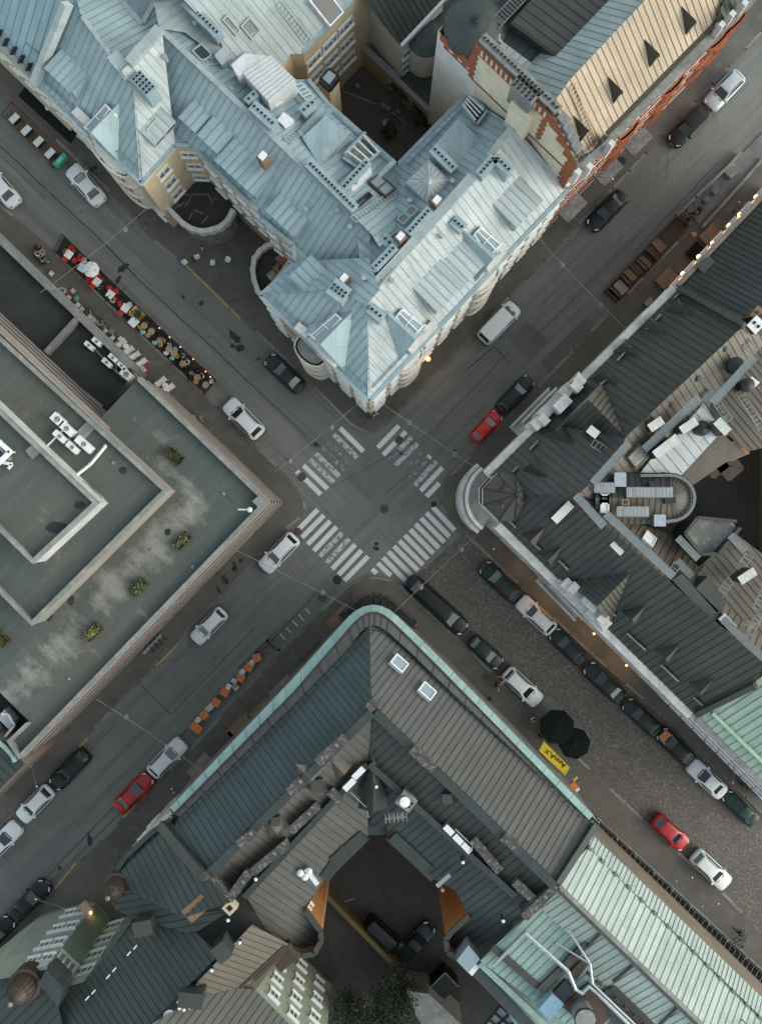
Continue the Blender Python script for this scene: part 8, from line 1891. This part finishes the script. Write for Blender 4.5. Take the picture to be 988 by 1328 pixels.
def text_on(parent, s, org, xd, yd, size, mat, ext=.004):
    cu = bpy.data.curves.new('lettering', 'FONT'); cu.body = s; cu.size = size; cu.extrude = ext; cu.align_x = 'CENTER'; cu.align_y = 'CENTER'; cu.offset = .012
    o = bpy.data.objects.new('lettering', cu); COL.objects.link(o); bpy.context.view_layer.update()
    me = bpy.data.meshes.new_from_object(o.evaluated_get(bpy.context.evaluated_depsgraph_get())); bpy.data.objects.remove(o); bpy.data.curves.remove(cu)
    me.materials.clear(); me.materials.append(M[mat]); zd = xd.cross(yd)
    mt = Matrix(((xd.x, yd.x, zd.x, org.x), (xd.y, yd.y, zd.y, org.y), (xd.z, yd.z, zd.z, org.z), (0, 0, 0, 1))); me.transform(Matrix.Translation(-base_of(parent)) @ mt)
    q = bpy.data.objects.new('lettering', me); COL.objects.link(q); q.parent = parent; return q
yd = ((a0 + a1) / 2 - (b0 + b1) / 2).normalized(); xd = (a0 - a1).normalized(); xd = (xd - yd * xd.dot(yd)).normalized()
text_on(t, 'AnnA.K', (a0 + a1) / 2 * .40 + (b0 + b1) / 2 * .60 + nrm * .012, xd, yd, .82, 'banner_ink')
t = thing('shop_sign', 'bright orange projecting shop sign with a yellow arm at the turquoise gutter', 'sign', W(742, 1015)); mb = MB(); a, c = W(740.5, 1014, 3.6), W(747, 1022, 3.6); mb.bar(a, c, .5, .35); mb.build('panel', 'orange_plastic', t); mb = MB(); mb.bar(W(743, 1012, 3.7), W(748, 1007, 3.7), .22, .2); mb.build('bracket', 'yellow_paint', t); mb = MB(); mb.bar(c, c.lerp(c + (c - a), .3), .4, .3); mb.build('end_plate', 'white_paint', t)
t = thing('shop_awning', 'red shop awning at the right edge beneath the light green roof', 'awning', W(981, 1018)); mb = MB(); mb.poly([W(974, 1008, 3.2), W(1000, 1032, 3.2), W(996, 1040, 2.5), W(972, 1014, 2.5)]); mb.poly([W(972, 1014, 2.5), W(996, 1040, 2.5), W(996, 1040, 2.3), W(972, 1014, 2.3)]); mb.build('canvas', 'red_awning', t); mb = MB(); mb.bar(W(974, 1008, 3.15), W(972, 1014, 2.45), .05, .05); mb.build('frame', 'grey_metal', t)
t = thing('shop_awning', 'wide black awning over the pavement below the top left facade', 'awning', W(60, 160)); zz = 3.2
q = [W(34, 111, 3.4), W(100, 172, 3.4), W(92, 186, 2.9), W(24, 124, 2.9)]; mb = MB(); mb.poly(q); mb.poly([p - Vector((0, 0, .05)) for p in q]); mb.poly([q[3], q[2], q[2] - Vector((0, 0, .3)), q[3] - Vector((0, 0, .3))]); mb.build('canvas', 'dark_awning', t); mb = MB(); mb.bar(q[0] - Vector((0, 0, .1)), q[3] - Vector((0, 0, .1)), .06, .06); mb.bar(q[1] - Vector((0, 0, .1)), q[2] - Vector((0, 0, .1)), .06, .06); mb.build('frame', 'dark_metal', t)
t = thing('pavement_sign', 'small oval white sign on a grey stand by the black awning', 'sign', W(61, 141)); p = W(63.5, 139, 3.4); mb = MB(); mb.lathe([(.30, 0), (.33, .06), (.30, .12), (.01, .14)], p, 16); mb.build('panel', 'white_paint', t); mb = MB(); mb.box(W(59.5, 144, 1.2), .7, .7, .1, R(45)); mb.tube(W(61, 143, .1), W(61, 143, 3.4), .04, 6); mb.build('stand', 'grey_metal', t)
# bicycles, rack, posts
for i, (x, y, a, z_) in enumerate(((198, 833, -45, .13), (203, 828, -45, .13), (208, 822, -45, .13), (193, 838, -45, .13))): put(T_BIKE, x, y, z_, a, '%s bicycle from the top in the rack by the flat roofed block' % ORD[3 - i if i < 3 else 3] if False else ['third', 'second', 'first', 'fourth'][i] + ' bicycle from the top in the rack by the flat roofed block', 'bicycles in the rack', hz=.4)
mb = MB(); a, c = W(187, 847, .13), W(211, 822, .13); mb.bar(a + Vector((0, 0, .7)), c + Vector((0, 0, .7)), .07, .07); mb.bar(a, c, .3, .05)
for k in range(6): mb.box(a.lerp(c, k / 5), .06, .06, .72)
tag(mb.build('bicycle_rack', 'steel'), 'pale steel bicycle rack on the pavement by the flat roofed block', 'bicycle rack')
for x, y, a, lab in ((708, 294, 45, 'bicycle leaning at the end of the blue roofed building'), (961, 1223, 60, 'bicycle against the black railing'), (176, 247, -50, 'bicycle by the turquoise stand on the upper left pavement'), (440, 795, 45, 'bicycle beside the round entrance of the south corner'), (958, 1215, 50, 'second bicycle near the walker at the black railing'), (184, 285, -45, 'bicycle on the pavement beside the blue and white lantern')): put(T_BIKE, x, y, .13, a, lab, hz=.4)
t = thing('market_stand', 'small turquoise stand against the cream wall on the upper left pavement', 'stand', W(189, 257)); c = W(188.5, 259, .13); mb = MB(); mb.box(c, 1.2, .55, .9, R(-45)); mb.build('counter', 'turquoise', t); mb = MB(); mb.box(c + Vector((.35, -.35, .0)), .5, .5, .7, R(-45)); mb.build('cabinet', 'green_paint', t)
for i, (x, y, lab) in enumerate(((240, 340, 'first white garden chair below the round terrace from the left'), (256, 333, 'white garden chair below the middle of the round terrace'), (276, 341, 'white garden chair below the right part of the round terrace'), (296, 337, 'last white garden chair below the round terrace'))): put(T_WHITE, x, y, .13, 40 + 70 * i, lab, hz=.45)
for i, (x, y, z_) in enumerate(((445, 1005 - 660, .14),)): pass
for x, y, lab in ((464, 112, 'white garden chair by the lift tower wall'), (497, 137, 'pale garden chair near the path edge in the upper courtyard'), (503, 141, 'pale garden chair next to the one by the path edge'), (515, 145, 'pale garden chair by the bushes of the upper courtyard'), (512, 147, 'second pale chair by the bushes of the upper courtyard')): put(T_WHITE, x, y, .14, 30, lab, None, {'white_paint': 'felt_pale'}, hz=.45)
put(T_RND, 500, 159, .14, 0, 'round brown table in the middle of the upper courtyard', None, {'wood_pale': 'rose_plaster'}, hz=.7)
for x, y, lab in ((464.5, 790, 'dark square stand by the round entrance'),):
    t = thing('menu_stand', lab, 'stand', W(463, 785, .13)); c = W(463, 785, .13); mb = MB(); mb.box(c, .9, .6, 1.0, R(45)); mb.build('board', 'stone_grey', t); mb = MB(); mb.bar(c + Vector((0, 0, 1.0)), W(458, 771, 1.0), .08, .08); mb.build('arm', 'felt_pale', t)

# ------------------------------------------------------------------ hanging lamps on their wires
def span(p0, p1, z, label, lamps):
    a, c = W(*p0, z), W(*p1, z); mb = MB(); n = 10; pts = []
    for k in range(n + 1):
        t_ = k / n; pts.append(a.lerp(c, t_) - Vector((0, 0, .5 * 4 * t_ * (1 - t_))))
    mb.path(pts, .026, 5); tag(mb.build('span_wire', 'felt_pale'), label, 'wire', 'wires carrying the hanging lamps')
    for (x, y), lab in lamps:
        t_ = max(0, min(1, ((W(x, y, z) - a).dot(c - a)) / (c - a).length_squared)); p = a.lerp(c, t_) - Vector((0, 0, .5 * 4 * t_ * (1 - t_)))
        t = thing('hanging_lamp', lab, 'street lamp', p - Vector((0, 0, .5)), 0, 'hanging street lamps')
        mb = MB(); mb.lathe([(.28, -.42), (.28, -.34), (.21, -.22), (.1, -.12), (.08, 0), (.01, .02)], p, 18); mb.build('shade', 'felt_pale', t, True); mb = MB(); mb.lathe([(.01, -.52), (.22, -.47), (.27, -.42), (.01, -.41)], p, 16); mb.build('diffuser', 'sky_glass', t)
span((52, 380), (200, 262), 8.0, 'wire across the upper left street above the red chairs', [((160, 295), 'hanging lamp over the street of the red chair terrace')])
span((356, 612), (468, 520), 8.0, 'wire above the badly worn upper left crossing', [((427, 550), 'right hand lamp of two over the badly worn crossing'), ((371.5, 593), 'left hand lamp of two over the badly worn crossing')])
span((491, 520), (628, 614), 8.0, 'wire above the upper right crossing', [((529, 548), 'lamp over the upper right crossing, nearer the blue roof'), ((590, 589.5), 'lamp over the upper right crossing, nearer the white balcony')])
span((303, 712), (466, 794), 8.0, 'wire from the flat roofed block to the rounded corner', [((417, 769), 'hanging lamp left of the rounded south corner')])
span((511, 794), (637, 676), 8.0, 'wire above the zebra stripes by the cobbles', [((544, 760), 'hanging lamp above the tail of the long limousine'), ((597, 710), 'hanging lamp above the cobbles at the zebra stripes')])
span((695, 305), (812, 427), 8.0, 'wire across the upper right street by the white van', [((725, 345), 'lamp over the upper right street nearer the blue roof'), ((777, 397), 'lamp over the upper right street nearer the picnic deck')])
span((124, 906), (262, 1000), 8.0, 'wire across the lower left street by the orange tables', [((163, 927.5), 'hanging lamp over the lower left street')])
def flagpole(p0, z0, p1, z1, label):
    a, c = W(*p0, z0), W(*p1, z1); t = thing('flagpole', label, 'flagpole', a, 0, 'bare flagpoles on the facades'); mb = MB(); mb.tube(a, c, .045, 8, 0, .03); mb.build('pole', 'felt_pale', t); mb = MB(); mb.ball(c, .09, 8); mb.build('finial', 'white_paint', t); mb = MB(); mb.box(a - Vector((0, 0, .15)), .16, .16, .3); mb.build('bracket', 'grey_metal', t)
for a in (((41, 993), 5, (48, 1020), 6.5, 'flagpole leaning from the corner of the flat roofed block'), ((83, 1178), 5, (47, 1166), 6.5, 'flagpole slanting from the green side wall over the black saloon'), ((648, 697), 5, (640, 712), 6, 'short flagpole below the curved white balcony'), ((771, 228), 5, (794, 232), 6, 'flagpole under the orange facade'), ((876, 1142), 3.4, (897, 1138), 3.9, 'upper flagpole over the pavement by the black railing'), ((910, 1175), 3.4, (931, 1172), 3.9, 'lower flagpole over the pavement by the black railing'), ((951.5, 986), 5, (950, 1015), 5.5, 'flagpole beneath the light green roof'), ((966, 272 - 8), 5, (958, 262), 6, 'flagpole among the globe lamps'), ((226, 1028), 5, (223, 1023), 5.6, 'stub flagpole with a red tip at the turquoise gutter end')): flagpole(*a)
# lit lamps: globes under the dark eave, wall lamps of the shops
def lit(px, py, z, r, mat, watts, label, grp=None, col=(1, .62, .3)):
    p = W(px, py, z); t = thing('wall_lamp', label, 'lamp', p, 0, grp); mb = MB(); mb.ball(p, r, 12); mb.build('globe', mat, t, True); mb = MB(); mb.tube(p + Vector((0, 0, -r - .25)), p + Vector((0, 0, -r + .03)), .05, 6); mb.build('bracket', 'dark_metal', t)
    ld = bpy.data.lights.new('lamp_glow', 'POINT'); ld.energy = watts; ld.color = col; ld.shadow_soft_size = r + .05; lo = bpy.data.objects.new('lamp_glow', ld); COL.objects.link(lo); lo.location = p + Vector((0, 0, -r - .4)); lo['kind'] = 'helper'
for i, (x, y) in enumerate(((885, 355), (905.5, 333), (923.5, 315.5), (945, 292.5), (958.5, 278.5), (980, 255.5))): lit(x, y, 4.2, .22, 'warm_bulb', 12, '%s lit globe lamp from the lower end of the red fascia' % ORD[i], 'lit globe lamps along the red fascia')
lit(555, 465.5, 3.8, .24, 'orange_bulb', 25, 'orange lit lamp under the small oriel of the blue roofed corner')
for i, (x, y) in enumerate(((682, 728), (722, 777), (770, 822), (812, 863))): lit(x, y, 2.6, .11, 'warm_bulb', 34, '%s warm shop lamp from the corner along the white cornice facade' % ORD[i], 'warm shop lamps', (1, .55, .22))
lit(118, 1184, 3.4, .14, 'warm_bulb', 10, 'warm entrance lamp under the green side wall')
for i, (x, y) in enumerate(((207.5, 425.5), (220.5, 437.5), (234.5, 450), (251, 466), (267, 482), (273, 489))):
    t = thing('deck_candle', '%s small orange glowing candle along the road edge of the brown deck' % ORD[i], 'candle', W(x, y, .9), 0, 'candles on the deck rail'); p = W(x, y, .95); mb = MB(); mb.tube(p, p + Vector((0, 0, .12)), .06, 8); mb.build('glass', 'orange_bulb', t); mb = MB(); mb.tube(p - Vector((0, 0, .04)), p, .07, 8); mb.build('holder', 'dark_metal', t)

# the templates were only copied from
for t in TEMPLATES:
    for k in list(kids_c(t)):
        for k2 in list(kids_c(k)): bpy.data.objects.remove(k2)
        bpy.data.objects.remove(k)
    bpy.data.objects.remove(t)
# ------------------------------------------------------------------ light, sky, camera
w = bpy.data.worlds.new('World'); SC.world = w; w.use_nodes = True
nt = w.node_tree; bg = nt.nodes['Background']
sky = nt.nodes.new('ShaderNodeTexSky'); sky.sky_type = 'NISHITA'; sky.sun_disc = False
EL, AZ = 32.0, -12.0     # the low soft sun stands to the right of the picture
sky.sun_elevation = R(EL); sky.sun_rotation = R(90 - AZ); sky.air_density = 1.0; sky.dust_density = 1.6; sky.ozone_density = 1.4
hs = nt.nodes.new('ShaderNodeHueSaturation'); hs.inputs['Saturation'].default_value = .42
nt.links.new(sky.outputs[0], hs.inputs['Color']); tn = nt.nodes.new('ShaderNodeMix'); tn.data_type = 'RGBA'; tn.blend_type = 'MULTIPLY'; tn.inputs[0].default_value = 1; tn.inputs[7].default_value = (.92, 1.0, .95, 1)
nt.links.new(hs.outputs[0], tn.inputs[6]); nt.links.new(tn.outputs[2], bg.inputs[0]); bg.inputs[1].default_value = .162
sd = bpy.data.lights.new('sun', 'SUN'); sd.energy = .52; sd.angle = R(50); sd.color = (1.0, .86, .68)
so = bpy.data.objects.new('sun', sd); COL.objects.link(so); so['kind'] = 'helper'
v = Vector((math.cos(R(EL)) * math.cos(R(AZ)), math.cos(R(EL)) * math.sin(R(AZ)), math.sin(R(EL))))
so.rotation_euler = v.to_track_quat('Z', 'Y').to_euler(); so.location = v * 150
cd = bpy.data.cameras.new('camera'); cam = bpy.data.objects.new('camera', cd); COL.objects.link(cam); SC.camera = cam
cam.location = (0, 0, H); cam.rotation_euler = (0, 0, 0)
cd.sensor_fit = 'VERTICAL'; cd.sensor_height = 24.0; cd.lens = 24.0 / (1328 / S) * H
cd.clip_start = .5; cd.clip_end = 3000
SC.view_settings.view_transform = 'Standard'; SC.view_settings.look = 'None'; SC.view_settings.gamma = 1.0; SC.view_settings.use_curve_mapping = False
SC.view_settings.exposure = 0.92
SC.cycles.use_denoising = True; SC.cycles.max_bounces = 6
